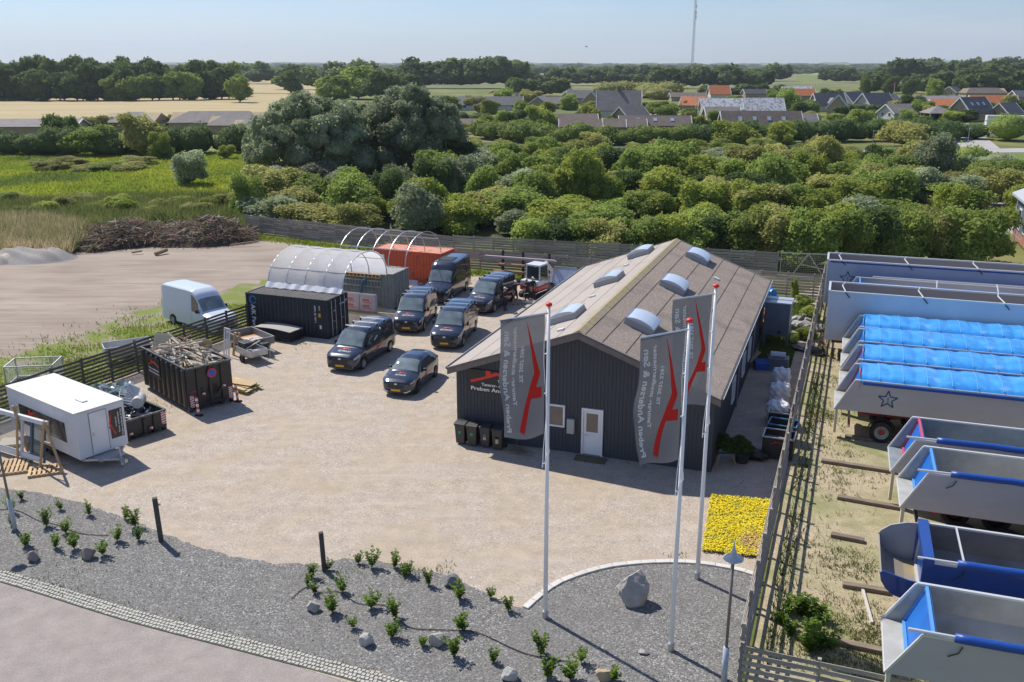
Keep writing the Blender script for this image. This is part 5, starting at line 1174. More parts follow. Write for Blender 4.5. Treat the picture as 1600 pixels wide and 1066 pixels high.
# ================================================================ yard: containers, tunnel, skips, trailers
def corrug(mb, x0, x1, y, z0, z1, sg, amp=.04, pitch=.28, mi=0):
    """trapezoidal sheet wall in the x-z plane at y, bulging to sg"""
    n = max(2, int((x1 - x0) / pitch)); p = (x1 - x0) / n; vs = []
    for i in range(n):
        a = x0 + i * p
        for dx, dy in ((0, 0), (p * .3, 0), (p * .42, 1), (p * .82, 1)): vs.append((a + dx, y + sg * dy * amp))
    vs.append((x1, y)); k = len(vs)
    V = [(x, yy, z0) for x, yy in vs] + [(x, yy, z1) for x, yy in vs]
    mb.add(V, [(i, i + 1, k + i + 1, k + i) for i in range(k - 1)], mi)
def container(label, x, y, yaw, m, rust=None, L=6.06, Wd=2.44, H=2.5, roofm=None, amp=.045):
    """origin: near right-hand corner on the ground; length runs to -x, width to +y; doors on the +x end"""
    t = thing('shipping_container', label, 'container', (x, y, .01), R(yaw)); roofm = roofm or m
    fr = MB(); b = .14
    for X in (-L, -b):
        for Y in (0, Wd - b): fr.box((X, Y, .0), (X + b, Y + b, H))
    for Y in (0, Wd - b * .7): fr.box((-L + b, Y, .0), (-b, Y + b * .7, .14)).box((-L + b, Y, H - .12), (-b, Y + b * .7, H))
    for X in (-L, -b * .7): fr.box((X, b, 0), (X + b * .7, Wd - b, .14)).box((X, b, H - .12), (X + b * .7, Wd - b, H))
    fr.build('frame', m, t)
    w = MB(); corrug(w, -L + b, -b, .05, .14, H - .12, -1, amp * .0 + .0 if False else .04); w.build('side_panel', m, t)
    w = MB(); corrug(w, -L + b, -b, Wd - .05, .14, H - .12, 1, .04); w.build('side_panel', m, t)
    w = MB(); w.box((-L + .03, b, .14), (-L + .08, Wd - b, H - .12)); w.build('end_panel', m, t)
    w = MB(); n = 20; p = (L - 2 * b) / n; vs = []
    for i in range(n):
        a = -L + b + i * p
        for dx, dz in ((0, 0), (p * .45, 0), (p * .55, 1), (p * .9, 1)): vs.append((a + dx, H - .03 + dz * .025))
    vs.append((-b, H - .03)); k = len(vs)
    w.add([(q, .08, z) for q, z in vs] + [(q, Wd - .08, z) for q, z in vs], [(i, i + 1, k + i + 1, k + i) for i in range(k - 1)]); w.build('roof', roofm, t)
    for j in range(2):
        y0 = b + .01 + j * (Wd / 2 - b); y1 = y0 + Wd / 2 - b - .02
        d_ = MB().box((-.06, y0, .16), (-.01, y1, H - .14)).build('door', m, t)
        for q in (.28, .72):
            yy = lrp(y0, y1, q); MB().tube([(.03, yy, .1), (.03, yy, H - .08)], .022, 6).box((.0, yy - .05, .5), (.05, yy + .05, .56)).box((.0, yy - .05, H - .6), (.05, yy + .05, H - .54)).build('lock_rod', galv, d_)
        MB().bar((.05, lrp(y0, y1, .28), 1.05), (.05, lrp(y0, y1, .62), 1.02), .03).build('handle', galv, d_)
    return t
navy = mat('dark_navy_container_paint', (.012, .019, .033), .45, col2=(.02, .027, .04), scale=1.5); navy_roof = mat('dusty_container_roof', (.085, .08, .082), .8, col2=(.13, .12, .118), scale=2)
cA = container('dark navy shipping container with dusty ribbed roof beside the plastic covered tunnel', *( -16.9 + 5.83 * math.cos(R(-21)), 57.33 + 5.83 * math.sin(R(-21)) ), -21, navy, roofm=navy_roof)
blue_p = mat('light_blue_print', (.04, .22, .42), .5); yel = mat('yellow_print', (.7, .45, .03), .5)
def cf(x, z, s=1): return frame_m((x, -.012, z), (0, 0, -1), (1, 0, 0))
lettering('A/K Pavilloner', .42, white_print, cA, cf(-5.66, 1.75), extrude=.006)
ring = MB(); 
for k in range(22):
    a0 = k * 2 * math.pi / 24; a1 = (k + 1) * 2 * math.pi / 24
    ring.add([(-5.48 + .2 * math.cos(a0), -.02, 2.08 + .2 * math.sin(a0)), (-5.48 + .2 * math.cos(a1), -.02, 2.08 + .2 * math.sin(a1)), (-5.48 + .27 * math.cos(a1), -.02, 2.08 + .27 * math.sin(a1)), (-5.48 + .27 * math.cos(a0), -.02, 2.08 + .27 * math.sin(a0))], [(0, 1, 2, 3)])
ring.build('emblem', blue_p, cA)
for body, sz, x, z in (('AKPU 381 907 4', .16, -.95, 2.1), ('22G1', .14, -.62, 2.1)): lettering(body, sz, white_print, cA, cf(x, z), extrude=.004)
MB().box((-.66, -.02, 1.38), (-.5, -.012, 1.62)).build('warning_label', yel, cA); MB().box((-.62, -.02, .62), (-.48, -.012, .86)).build('data_label', white_print, cA)
for i, (a, b) in enumerate(((.42, 1.6), (.72, 1.62), (1.45, 1.9), (1.78, 1.9), (2.1, 2.0))): lettering(['M', 'W', 'MAX', 'TARE', 'NET'][i], .15, white_print, cA, frame_m((.0, a, b), (0, 1, 0), (0, 0, 1)), extrude=.004)
orange = mat('faded_orange_container_paint', (.66, .115, .04), .65, col2=(.54, .09, .035), scale=1.6, col3=(.25, .09, .05), s3=2.2, lo3=.62, hi3=.68); orange_r = mat('sun_bleached_orange_roof', (.68, .30, .21), .8, col2=(.66, .34, .25), scale=1.5, col3=(.40, .12, .06), s3=1.5, lo3=.55, hi3=.68)
cO = container('orange rusty shipping container with sun bleached roof near the back fence', -11.03 + 6.0 * math.cos(R(-21.5)), 72.11 + 6.0 * math.sin(R(-21.5)), -21.5, orange, roofm=orange_r)
MB().box((-5.6, -.02, 1.55), (-5.0, -.012, 2.1)).build('data_label', white_print, cO); MB().box((.0, .5, 1.5), (.01, .9, 2.0)).build('data_label', white_print, cO)
greyc = mat('worn_grey_green_container_paint', (.27, .285, .26), .7, col2=(.20, .22, .20), scale=1.5, col3=(.22, .15, .10), s3=2.4, lo3=.63, hi3=.7); grey_r = mat('pale_container_roof', (.42, .41, .39), .8, col2=(.33, .32, .30), scale=1.2)
cG = container('worn grey green shipping container forming the far side of the plastic tunnel', -13.68 + 5.75 * math.cos(R(-20.5)), 64.7 + 5.75 * math.sin(R(-20.5)), -20.5, greyc, roofm=grey_r)
# ladder racks on the side of the grey container
t = thing('ladder', 'pale aluminium ladder hung on the side of the grey container under the tunnel', 'ladder', cG.location, R(-20.5))
q = MB(); q.bar((-5.4, -.10, 1.55), (-.9, -.10, 1.50), .05, .08).bar((-5.4, -.10, 1.98), (-.9, -.10, 1.93), .05, .08)
for i in range(18): q.bar((-5.2 + i * .25, -.10, 1.55), (-5.2 + i * .25, -.10, 1.97), .035)
q.build('ladder_frame', alu, t)
t = thing('wall_shelf', 'pale perforated timber rail fixed above the ladder on the grey container', 'shelf', cG.location, R(-20.5))
q = MB(); q.box((-5.8, -.2, 2.16), (-.9, -.05, 2.22)); q.box((-5.8, -.2, 2.38), (-.9, -.05, 2.42))
for i in range(17): q.box((-5.8 + i * .3, -.19, 2.22), (-5.8 + i * .3 + .10, -.06, 2.38))
q.build('rail', wood_new, t)
hose_b = mat('blue_hose', (.03, .17, .33), .4)
q = MB(); q.tube([(-1.95, -.18, 2.05), (-2.15, -.3, 2.02), (-2.3, -.3, 1.75), (-2.38, -.3, 1.35), (-2.42, -.3, 1.0)], .075, 8); o = q.build('blue_hose', hose_b, None, loc=cG.location, rot=R(-20.5), smooth=True); tag(o, 'thick blue hose hanging over the ladder on the grey container', 'hose')
# wrapped panel stack
t = thing('panel_stack', 'white wrapped stack of insulation panels with pink lettering standing beneath the tunnel', 'panels', (-13.68 + 5.3 * math.cos(R(-20.5)) - .5, 64.7 + 5.3 * math.sin(R(-20.5)) - 1.55, .02), R(-21.5))
pk = mat('wrapping_film_pink_print', (.55, .46, .48), .3, col2=(.62, .58, .60), scale=3, coat=.3)
for i in range(4):
    MB().box((-5.2 + i * 1.26, 0, .1), (-5.2 + i * 1.26 + 1.22, .30, 1.32)).build('panel_bundle', pk, t, bevel=.02)
pm_ = mat('pink_print', (.62, .16, .18), .5)
for i in range(4):
    for z in (.3, .72): lettering('PAROC', .30, pm_, t, frame_m((-5.1 + i * 1.26, -.004, z), (1, 0, 0), (0, 0, 1)), extrude=.002) if False else lettering('RØD', .34, pm_, t, frame_m((-5.02 + i * 1.26, -.004, z), (1, 0, 0), (0, 0, 1)), extrude=.002) if False else MB().box((-5.0 + i * 1.26, -.006, z), (-4.3 + i * 1.26, .0, z + .06)).box((-5.0 + i * 1.26, -.006, z + .12), (-4.45 + i * 1.26, .0, z + .26)).build('print_bars', pm_, t)
MB().box((-5.2, .05, 0), (-.2, .25, .1)).build('skid', wood_new, t)
# plastic tunnel between the containers: hoops and sheet
ux = Vector((math.cos(R(-21)), math.sin(R(-21)), 0))
def hoops(label, P0, P1, axis, L, n, z0, rise, purlins=(.18, .5, .82), r=.035):
    """hoops spanning P0->P1, repeated along axis"""
    t = thing('hoop_frame', label, 'tunnel frame', (P0[0], P0[1], 0)); P1 = Vector((P1[0] - P0[0], P1[1] - P0[1], 0))
    def pt(i, a): return axis * (L * i / (n - 1)) + P1 * (.5 - .5 * math.cos(a)) + Vector((0, 0, z0 + rise * math.sin(a) ** .9))
    for i in range(n): MB().tube([pt(i, math.pi * k / 16) for k in range(17)], r, 6).build('hoop', galv, t)
    for q in purlins: MB().tube([pt(0, math.pi * q), pt(n - 1, math.pi * q)], r * .9, 6).build('purlin', galv, t)
    return t, pt
# far edge of the black container roof -> near edge of the grey container roof
A0 = Vector((-16.9, 57.33, 0)) + Vector((-ux.y, ux.x, 0)) * 1.9 + ux * .2; A1 = Vector((-13.68, 64.7, 0)) - ux * .1 + Vector((-ux.y, ux.x, 0)) * .3
A1 = A0 + Vector((-ux.y, ux.x, 0)) * 5.9
tf, ptf = hoops('galvanised hoops carrying the white plastic tunnel cover', A0, A1, ux, 5.6, 5, 2.5, 2.15)
film = mat('white_tunnel_sheet', (.90, .90, .92), .7, trans=.6, alpha=.86, col2=(.84, .84, .87), scale=1.2, bump=.2, bscale=1.8, bdist=.05, spec=.2)
mb = MB()
def sheetf(u, v):
    a = math.pi * v; b = ux * (5.6 * u + (.05 if u > .5 else -.05)) + (A1 - A0) * (.5 - .5 * math.cos(a)) + Vector((0, 0, 2.5 + (2.15 * math.sin(a) ** .9 if 0 < v < 1 else 0)))
    k = abs(math.sin(u * 4 * math.pi)); b.z -= (.05 * k - .04) * math.sin(a) ** .3 if 0 < v < 1 else 0
    return b
mb.grid(sheetf, 32, 28)
o = mb.build('cover_sheet', film, tf, smooth=True, fix=False)
sk = MB(); sk.grid(lambda u, v: ux * (5.7 * u - .05) + Vector((ux.y, -ux.x, 0)) * (v * .28 + .03 * math.sin(u * 37)) + Vector((0, 0, 2.55 + .32 * (1 - v) + .02 * math.sin(u * 50 + v))), 40, 3); sk.build('sheet_skirt', mat('white_sheet_skirt', (.66, .66, .70), .5, bump=.5, bscale=9), tf, fix=False)
# bare hoop frame further back, standing on the grey container and the next row
B0 = Vector((-13.68, 64.7, 0)) + Vector((-ux.y, ux.x, 0)) * 2.2 + ux * .1
hoops('bare galvanised hoop frame without cover in front of the orange container', B0, B0 + Vector((-ux.y, ux.x, 0)) * 6.0, ux, 5.5, 5, 2.5, 2.1)
g = G(562, 392, 0); q = MB(); q.grid(lambda u, v: ((u - .5) * 3.4, (v - .5) * 1.6, .08 + .25 * math.sin(u * 3.1) * math.sin(v * 3.1) + .05 * math.sin(u * 20 + v * 9)), 14, 8); o = q.build('tarpaulin', mat('blue_tarpaulin', (.02, .16, .42), .45), None, loc=(A1.x + 1.4, A1.y + 1.3, 2.55), rot=R(-21)); tag(o, 'crumpled blue tarpaulin lying on the grey container behind the white tunnel', 'tarpaulin')
o = MB().box((-.9, -.5, 0), (.9, .5, .08)).add([(-.8, -.4, .08), (.8, -.4, .08), (.6, .1, .25), (-.7, .2, .22)], [(0, 1, 2, 3)]).build('sheet_pile', white, None, loc=(*G(643, 443)[:2], .02), rot=R(-30)); tag(o, 'small white sheets lying on the ground in front of the orange container', 'sheets')
# ---------------- the two roll-off skips
skip_m = mat('black_skip_paint', (.022, .021, .021), .4, col2=(.035, .032, .03), scale=2, bump=.08, bscale=5); rust = mat('rusty_steel', (.16, .055, .025), .9, col2=(.09, .04, .025), scale=4)
redw = mat('red_reflector', (.62, .02, .03), .4)
def striped(mb_parent, x, y0, y1, z0, z1, n=5, axis='x', nm='warning_plate'):
    t = MB().box((x - .012, y0, z0), (x, y1, z1)).build(nm, white_print, mb_parent)
    q = MB(); h = (z1 - z0) / n
    for i in range(n):
        a = z0 + i * h; d = h * .5; q.add([(x + .004, y0, a + d * .0), (x + .004, y1, min(z1, a + d)), (x + .004, y1, min(z1, a + 2 * d)), (x + .004, y0, a + d)], [(0, 1, 2, 3)])
    q.build('stripes', redw, t); return t
def skip(label, x, y, yaw, L, Wd, H, ribs, topm=None):
    """origin at the far-left bottom corner; +x to the near door end"""
    t = thing('skip_container', label, 'skip', (x, y, .02), R(yaw))
    th = .06; w = MB()
    w.box((0, 0, .2), (L, th, H)).build('side_wall', skip_m, t); MB().box((0, Wd - th, .2), (L, Wd, H)).build('side_wall', skip_m, t)
    MB().box((0, th, .2), (th, Wd - th, H)).build('end_wall', skip_m, t); MB().box((L - th, th, .2), (L, Wd - th, H)).build('door', skip_m, t)
    MB().box((th, th, .2), (L - th, Wd - th, .28)).build('floor', rust, t)
    for i in range(ribs):
        X = .3 + i * (L - .6) / (ribs - 1)
        for Y0, Y1 in ((-.10, 0), (Wd, Wd + .10)):
            MB().add([(X - .06, Y0 if Y0 < 0 else Y1, .25), (X + .06, Y0 if Y0 < 0 else Y1, .25), (X + .06, Y0 if Y0 < 0 else Y1, H - .12), (X - .06, Y0 if Y0 < 0 else Y1, H - .12), (X - .10, Y1 if Y0 < 0 else Y0, .2), (X + .10, Y1 if Y0 < 0 else Y0, .2), (X + .10, Y1 if Y0 < 0 else Y0, H), (X - .10, Y1 if Y0 < 0 else Y0, H)],
                     [(0, 1, 2, 3), (0, 4, 5, 1), (1, 5, 6, 2), (2, 6, 7, 3), (3, 7, 4, 0)]).build('rib', skip_m, t)
    r_ = MB()
    for a, b in (((0, .0, H), (L, .0, H)), ((0, Wd, H), (L, Wd, H)), ((0, 0, H), (0, Wd, H)), ((L, 0, H), (L, Wd, H))): r_.bar(a, b, .10, .08)
    r_.build('rim', mat('scuffed_rim', (.16, .16, .165), .4, .6, col2=(.05, .05, .05), scale=6) if topm is None else topm, t)
    for Y in (.55, Wd - .55): MB().box((.2, Y - .08, .02), (L - .1, Y + .08, .2)).build('skid_rail', skip_m, t)
    q = MB()
    for Y in (.55, Wd / 2, Wd - .55) if H > 1.6 else (.9, Wd - .6): q.box((L, Y - .06, .2), (L + .09, Y + .06, H - .1))
    q.build('door_post', skip_m, t)
    for Y in (.1, Wd - .1): MB().tube([(L - .1, Y - .08, .13), (L - .1, Y + .08, .13)], .12, 12).build('roller', skip_m, t)
    return t
S1 = skip('large black roll-off skip heaped with scrap timber, red roof emblem on its side', -19.56, 46.31, -46.3, 5.3, 2.37, 2.25, 9)
def sf(x, z): return frame_m((x, -.104, z), (1, 0, 0), (0, 0, 1))
pl = MB().box((.95, -.125, 1.05), (2.5, -.112, 2.1)).build('sign_panel', mat('black_panel', (.02, .02, .02), .4), S1)
logo(red, pl, frame_m((1.1, -.13, 1.58), (1, 0, 0), (0, 0, 1)), .85); lettering('Tømrer- snedkermester', .12, white_print, pl, frame_m((1.15, -.13, 1.42), (1, 0, 0), (0, 0, 1))); lettering('Preben Andersen & Søn', .12, white_print, pl, frame_m((1.15, -.13, 1.24), (1, 0, 0), (0, 0, 1)))
X = 5.3
dk = MB().lathe([(0, -.01), (.25, -.01), (.25, .01), (0, .01)], 28, axis='y').build('no_parking_sign', redw, S1, loc=(X + .11, 1.28, 1.83), rot=(0, 0, math.pi / 2)); MB().lathe([(0, -.004), (.185, -.004), (.185, .004), (0, .004)], 28, axis='y').build('sign_face', mat('blue_print', (.02, .12, .5), .4), dk, loc=(0, -.013, 0)); MB().bar((-.17, -.02, .17), (.17, -.02, -.17), .01, .05, up=(0, 1, 0)).build('sign_bar', redw, dk)
MB().box((X + .0, .95, .35), (X + .10, 1.7, .42)).bar((X + .08, .7, 1.15), (X + .08, 1.1, .7), .06).bar((X + .08, 1.9, 1.15), (X + .08, 1.5, .7), .06).build('hook_frame', skip_m, S1)
MB().lathe([(.0, 0), (.32, 0), (.32, .06), (0, .06)], 20, axis='y').build('hook_recess', plast, S1, loc=(X + .0, 1.3, .95), rot=(0, 0, math.pi / 2))
logo(red, S1, frame_m((X + .01, .14, .98), (0, 1, 0), (0, 0, 1)), .28)
for y0 in (.08, 2.13): striped(S1, X + .02, y0, y0 + .2, .25, .85)
for y0, z0 in ((.68, .78), (1.78, .95)):
    p = MB().box((X + .1, y0, z0), (X + .115, y0 + .16, z0 + .12)).build('reflector', white_print, S1); MB().add([(X + .12, y0, z0), (X + .12, y0 + .16, z0), (X + .12, y0, z0 + .12)], [(0, 1, 2)]).build('reflector_red', redw, p)
S2 = skip('small low black skip overflowing with glass and metal scrap behind the white cabin trailer', -21.35, 42.05, -40.3, 5.0, 2.0, 1.0, 6)
for y0 in (1.76,): striped(S2, 5.02, y0, y0 + .2, .35, .95)
for y0, z0 in ((1.1, .3), (.12, .3)):
    p = MB().box((5.1, y0, z0), (5.115, y0 + .16, z0 + .12)).build('reflector', white_print, S2); MB().add([(5.12, y0, z0), (5.12, y0 + .16, z0), (5.12, y0, z0 + .12)], [(0, 1, 2)]).build('reflector_red', redw, p)
# scrap timber heaped in the skip: every lath a thing that could be lifted out is kept as parts of one heap
def lathpile(name, label, cat, n, L, Wd, z0, hump, x, y, yaw, mats_, lens=(.8, 2.6), th=(.02, .07), seed=1, stuffn=0, spread=.42):
    t = thing(name, label, cat, (x, y, 0), R(yaw)); r = random.Random(seed); sf_ = [MB() for _ in mats_]
    for i in range(n + stuffn):
        u = r.uniform(.08, .92); v = r.uniform(.10, .90); z = z0 + hump * (1 - (2 * u - 1) ** 2) * (1 - .7 * (2 * v - 1) ** 2) * (r.uniform(.55, 1.0) if i < n else r.uniform(0, .9))
        l = r.uniform(*lens); a = r.gauss(0, spread) if r.random() < .7 else r.uniform(0, 3.14); tl = r.gauss(0, .16)
        d = Vector((math.cos(a) * math.cos(tl), math.sin(a) * math.cos(tl), math.sin(tl))) * l / 2; c = Vector((u * L, v * Wd, z))
        p, q = c - d, c + d
        for e in (p, q): e.x = min(max(e.x, .1), L - .1); e.y = min(max(e.y, .1), Wd - .1)
        k = r.randrange(len(mats_)); w, h = r.uniform(*th), r.uniform(.03, .12)
        if i < n: MB().bar(p, q, w, h, up=(r.random(), r.random(), 1)).build('plank', mats_[k], t)
        else: sf_[k].bar(p, q, w, h)
    for b, m in zip(sf_, mats_):
        if b.v: b.build('small_offcuts', m, t, kind='stuff')
    return t
w1 = mat('scrap_wood_grey', (.44, .385, .32), .9, rand=.3); w2 = mat('scrap_wood_brown', (.24, .15, .09), .9, rand=.3); w3 = mat('scrap_wood_pale', (.62, .53, .40), .85, rand=.2); w4 = mat('scrap_wood_painted', (.55, .54, .50), .7, rand=.2)
lathpile('timber_heap', 'heap of splintered laths and planks piled above the rim of the large black skip', 'scrap timber', 190, 5.3, 2.37, 1.55, 1.35, -19.56, 46.31, -46.3, [w1, w2, w3, w4, w1, w3], seed=3, stuffn=260, lens=(1.0, 3.0), spread=.34)
def loose(name, label, cat, fn, m, loc, rz, group=None, bevel=0):
    q = MB(); fn(q); o = q.build(name, m, None, loc=loc, rot=rz, bevel=bevel); return tag(o, label, cat, group)
c_, s_ = math.cos(R(-46.3)), math.sin(R(-46.3))
def sk1(a, b, z): return (-19.56 + c_ * a - s_ * b, 46.31 + s_ * a + c_ * b, z)
tdoor = thing('cabinet_door', 'cream panelled cabinet door leaning on the corner of the large black skip', 'door', sk1(.75, .35, 2.25), (0)); tdoor.rotation_euler = (R(62), 0, R(-6))
MB().box((0, 0, 0), (.95, .85, .04)).build('board', mat('cream_paint', (.60, .52, .33), .6), tdoor); MB().box((.09, .08, .04), (.86, .77, .055)).build('panel', mat('cream_paint_inset', (.56, .48, .30), .6), tdoor)
loose('board', 'square tan chipboard piece sticking out of the timber heap', 'board', lambda q: q.box((0, 0, 0), (.75, .03, .5)), wood_new, sk1(2.6, 2.0, 2.35), R(-10))
# glass and metal scrap in the low skip
c2, s2 = math.cos(R(-40.3)), math.sin(R(-40.3))
def sk2(a, b, z): return (-21.35 + c2 * a - s2 * b, 42.05 + s2 * a + c2 * b, z)
glass_s = mat('scrap_glass', (.18, .30, .28), .1, spec=1, alpha=.7, coat=.5); metal_d = mat('dark_scrap_metal', (.10, .10, .105), .4, .7, rand=.3)
lathpile('metal_scrap_heap', 'jumbled grey metal scrap filling the small low skip', 'scrap metal', 60, 5.0, 2.0, .7, .75, -21.35, 42.05, -40.3, [metal_d, galv, metal_d, alu], lens=(.3, 1.2), th=(.02, .10), seed=8, stuffn=150, spread=1.2)
r4 = random.Random(21); q = MB()
for i in range(90):
    a, b, z = r4.uniform(.3, 2.6), r4.uniform(.5, 1.9), r4.uniform(.9, 1.5); s = r4.uniform(.12, .38); P = []
    n1 = Vector((r4.gauss(0, 1), r4.gauss(0, 1), r4.gauss(0, .6) + .8)).normalized(); u1 = n1.orthogonal().normalized(); v1 = n1.cross(u1)
    c0 = Vector(sk2(a, b, z)); q.add([c0 + (u1 * math.cos(t) + v1 * math.sin(t)) * s * r4.uniform(.6, 1.2) for t in (0, 1.7, 3.1, 4.6)], [(0, 1, 2, 3)])
o = q.build('glass_shards', glass_s, None, kind='stuff'); tag(o, 'greenish broken glass panes on the scrap in the small skip', 'broken glass')
def openframe(label, loc, rot, w, h, m, bar=.05, glass=None, name='window_frame', mid=True):
    t = thing(name, label, 'window frame', loc); t.rotation_euler = rot
    q = MB(); q.box((0, -bar / 2, 0), (bar, bar / 2, h)).box((w - bar, -bar / 2, 0), (w, bar / 2, h)).box((bar, -bar / 2, 0), (w - bar, bar / 2, bar)).box((bar, -bar / 2, h - bar), (w - bar, bar / 2, h)); q.build('frame', m, t)
    if mid: MB().box((w / 2 - .02, -bar / 2 + .005, bar), (w / 2 + .02, bar / 2 - .005, h - bar)).build('mullion', m, t)
    if glass: MB().box((bar, -.008, bar), (w - bar, .008, h - bar)).build('pane', glass, t)
    return t
openframe('large dusty glass pane in a metal frame leaning back in the small skip', sk2(.9, 1.75, 1.25), (R(62), 0, R(-40)), 2.6, .9, alu, .04, glass_s, mid=False)
openframe('white empty window frame lying tilted on the small skip, left one', sk2(1.7, .7, 1.5), (R(52), R(14), R(5)), 1.3, 1.0, white, .06)
openframe('white empty window frame lying tilted on the small skip, right one', sk2(2.6, .5, 1.35), (R(48), R(-12), R(40)), 1.2, .9, white, .06)
openframe('white framed mirror pane standing among the scrap', sk2(3.2, .9, 1.25), (R(-18), R(10), R(-28)), .8, 1.0, white, .04, mat('mirror_pane', (.55, .60, .68), .05, .8), mid=False)
t = thing('steel_drum', 'pale crushed cylindrical tank lying on top of the small skip', 'tank', sk2(4.0, 1.3, 1.45)); t.rotation_euler = (R(90), R(20), R(10)); MB().lathe([(0, -.4), (.26, -.4), (.28, -.3), (.25, 0), (.28, .3), (.26, .4), (0, .4)], 16).build('shell', mat('pale_tank', (.50, .50, .48), .5), t, smooth=False)
q = MB()
for i in range(5): q.bar((.0, i * .16, 0), (.9, i * .16, .0), .03)
q.bar((0, 0, 0), (0, .66, 0), .04).bar((.9, 0, 0), (.9, .66, 0), .04); o = q.build('wire_rack', white, None, loc=sk2(3.7, .5, 1.5)); o.rotation_euler = (R(35), R(20), R(30)); tag(o, 'bent white tube rack on the right end of the small skip', 'rack')
t = thing('blue_box', 'small blue and white crates poking up from the metal scrap', 'crate', sk2(3.0, 1.5, 1.35)); t.rotation_euler = (R(10), R(-25), R(20)); MB().box((0, 0, 0), (.16, .3, .7)).build('side', mat('blue_grey_plastic', (.06, .12, .20), .4), t); MB().box((.2, .02, .02), (.3, .3, .62)).build('side', white, t)
# warning posts and stack of yellow boards right of the big skip
def delin(label, px, py, col):
    g = G(px, py); t = thing('marker_post', label, 'marker post', (g.x, g.y, .01)); t.rotation_euler = (0, R(-4), R(-20))
    MB().box((-.2, -.12, 0), (.2, .12, .07), taper=.8).build('foot', rubber, t); MB().box((-.07, -.02, .07), (.07, .02, .98)).build('blade', col, t, bevel=.01)
    for i in range(3): MB().box((-.072, -.026, .2 + i * .28), (.072, .026, .2 + i * .28 + .13)).build('band', white_print, t)
delin('red and white marker post in front of the large black skip, left one', 311, 650, mat('pinkish_red_plastic', (.62, .08, .10), .5)); delin('orange marker post with white bands at the right corner of the skip', 372, 628, mat('orange_plastic', (.85, .16, .02), .5))
g = G(374, 606); t = thing('timber_stack', 'stack of yellow form boards lying right of the large skip', 'timber stack', (g.x, g.y, .02), R(-35)); ym_ = mat('yellow_formwork_board', (.55, .45, .22), .7, col2=(.46, .36, .18), scale=3, rand=.12)
for i in range(4):
    for j in range(4): MB().box((-1.1 + i * .05 + rnd.uniform(-.2, .2), -.6 + j * .3, i * .07), (1.0 + rnd.uniform(-.2, .3), -.6 + j * .3 + .24, i * .07 + .04), M=Matrix.Rotation(rnd.gauss(0, .05), 4, 'Z')).build('board', ym_, t)
MB().box((-.9, -.3, .29), (1.0, .3, .32), M=Matrix.Rotation(.2, 4, 'Z')).build('board', wood_new, t)
# ---------------- white cabin trailer
T = thing('cabin_trailer', 'white box cabin trailer with a long black sign window, parked at the left', 'trailer', (-22.91, 39.29, .01), R(-36.9)); L_, W2, z0, z1 = 5.84, 2.23, .47, 2.58
cw_ = mat('white_sandwich_panel', (.66, .68, .71), .35, col2=(.60, .62, .65), scale=.8); cr_ = mat('dusty_white_roof', (.70, .68, .64), .6, col2=(.62, .60, .56), scale=1.2, detail=8)
MB().box((0, 0, z0), (L_, W2, z1 - .06)).build('body', cw_, T, bevel=.03)
MB().box((-.02, -.02, z1 - .06), (L_ + .02, W2 + .02, z1)).build('roof', cr_, T, bevel=.02); MB().box((4.3, .9, z1), (4.9, 1.15, z1 + .05)).build('roof_hatch', cr_, T)
sw = MB().box((1.0, -.012, 1.05), (4.95, -.001, 1.95)).build('sign_window', mat('black_sign_window', (.03, .028, .027), .12, spec=.8, col2=(.09, .08, .07), scale=.9), T, bevel=0)
logo(red, sw, frame_m((1.25, -.016, 1.35), (1, 0, 0), (0, 0, 1)), 1.25)
for p in ((1.05, W2 / 2 + 0, 0),): pass
fd = MB().box((L_ + .001, .62, z0 + .1), (L_ + .022, 1.36, z1 - .2)).build('door', white, T); MB().box((L_ + .022, .68, 1.35), (L_ + .05, .74, 1.5)).build('handle', galv, fd)
q = MB()
for a, b in (((.585, z0 + .08), (.615, z1 - .17)), ((1.365, z0 + .08), (1.395, z1 - .17)), ((.615, z1 - .195), (1.365, z1 - .17))): q.box((L_ + .001, a[0], a[1]), (L_ + .014, b[0], b[1]))
q.build('door_seal', mat('grey_seal', (.25, .26, .28), .6), fd)
sg2 = MB().box((L_ + .002, 1.5, .95), (L_ + .014, 2.1, 2.25)).build('sign_board', mat('dark_brown_sign', (.035, .032, .03), .4), T, bevel=0)
MF = frame_m((L_ + .018, 2.02, 1.02), (0, 0, 1), (0, -1, 0))
def rot_warp(o, sx): return lambda c: Vector((L_ + .016 + c.z * .5, o[0] - c.y * sx, o[1] + c.x))
logo(red, sg2, None, .72, warp=rot_warp((1.72, 1.10), 1)); lettering('Tlf. 2027 2381', .08, white_print, sg2, None, warp=rot_warp((1.80, 1.45), 1), fit=.45); lettering('Tømrer- snedkermester', .09, white_print, sg2, None, warp=rot_warp((1.92, 1.15), 1), fit=.95); lettering('Preben Andersen & Søn', .11, white_print, sg2, None, warp=rot_warp((2.06, 1.0), 1), fit=1.2)
q = MB(); q.box((.1, .15, z0 - .12), (L_ - .05, .27, z0)).box((.1, W2 - .27, z0 - .12), (L_ - .05, W2 - .15, z0)); q.bar((L_ - .1, .25, z0 - .1), (L_ + 1.15, W2 / 2, z0 - .02), .09).bar((L_ - .1, W2 - .25, z0 - .1), (L_ + 1.15, W2 / 2, z0 - .02), .09).bar((L_ + .05, .35, z0 - .06), (L_ + .05, W2 - .35, z0 - .06), .08).box((L_ + .1, .55, z0 - .12), (L_ + .62, W2 - .55, z0 - .04)); q.build('drawbar', galv, T)
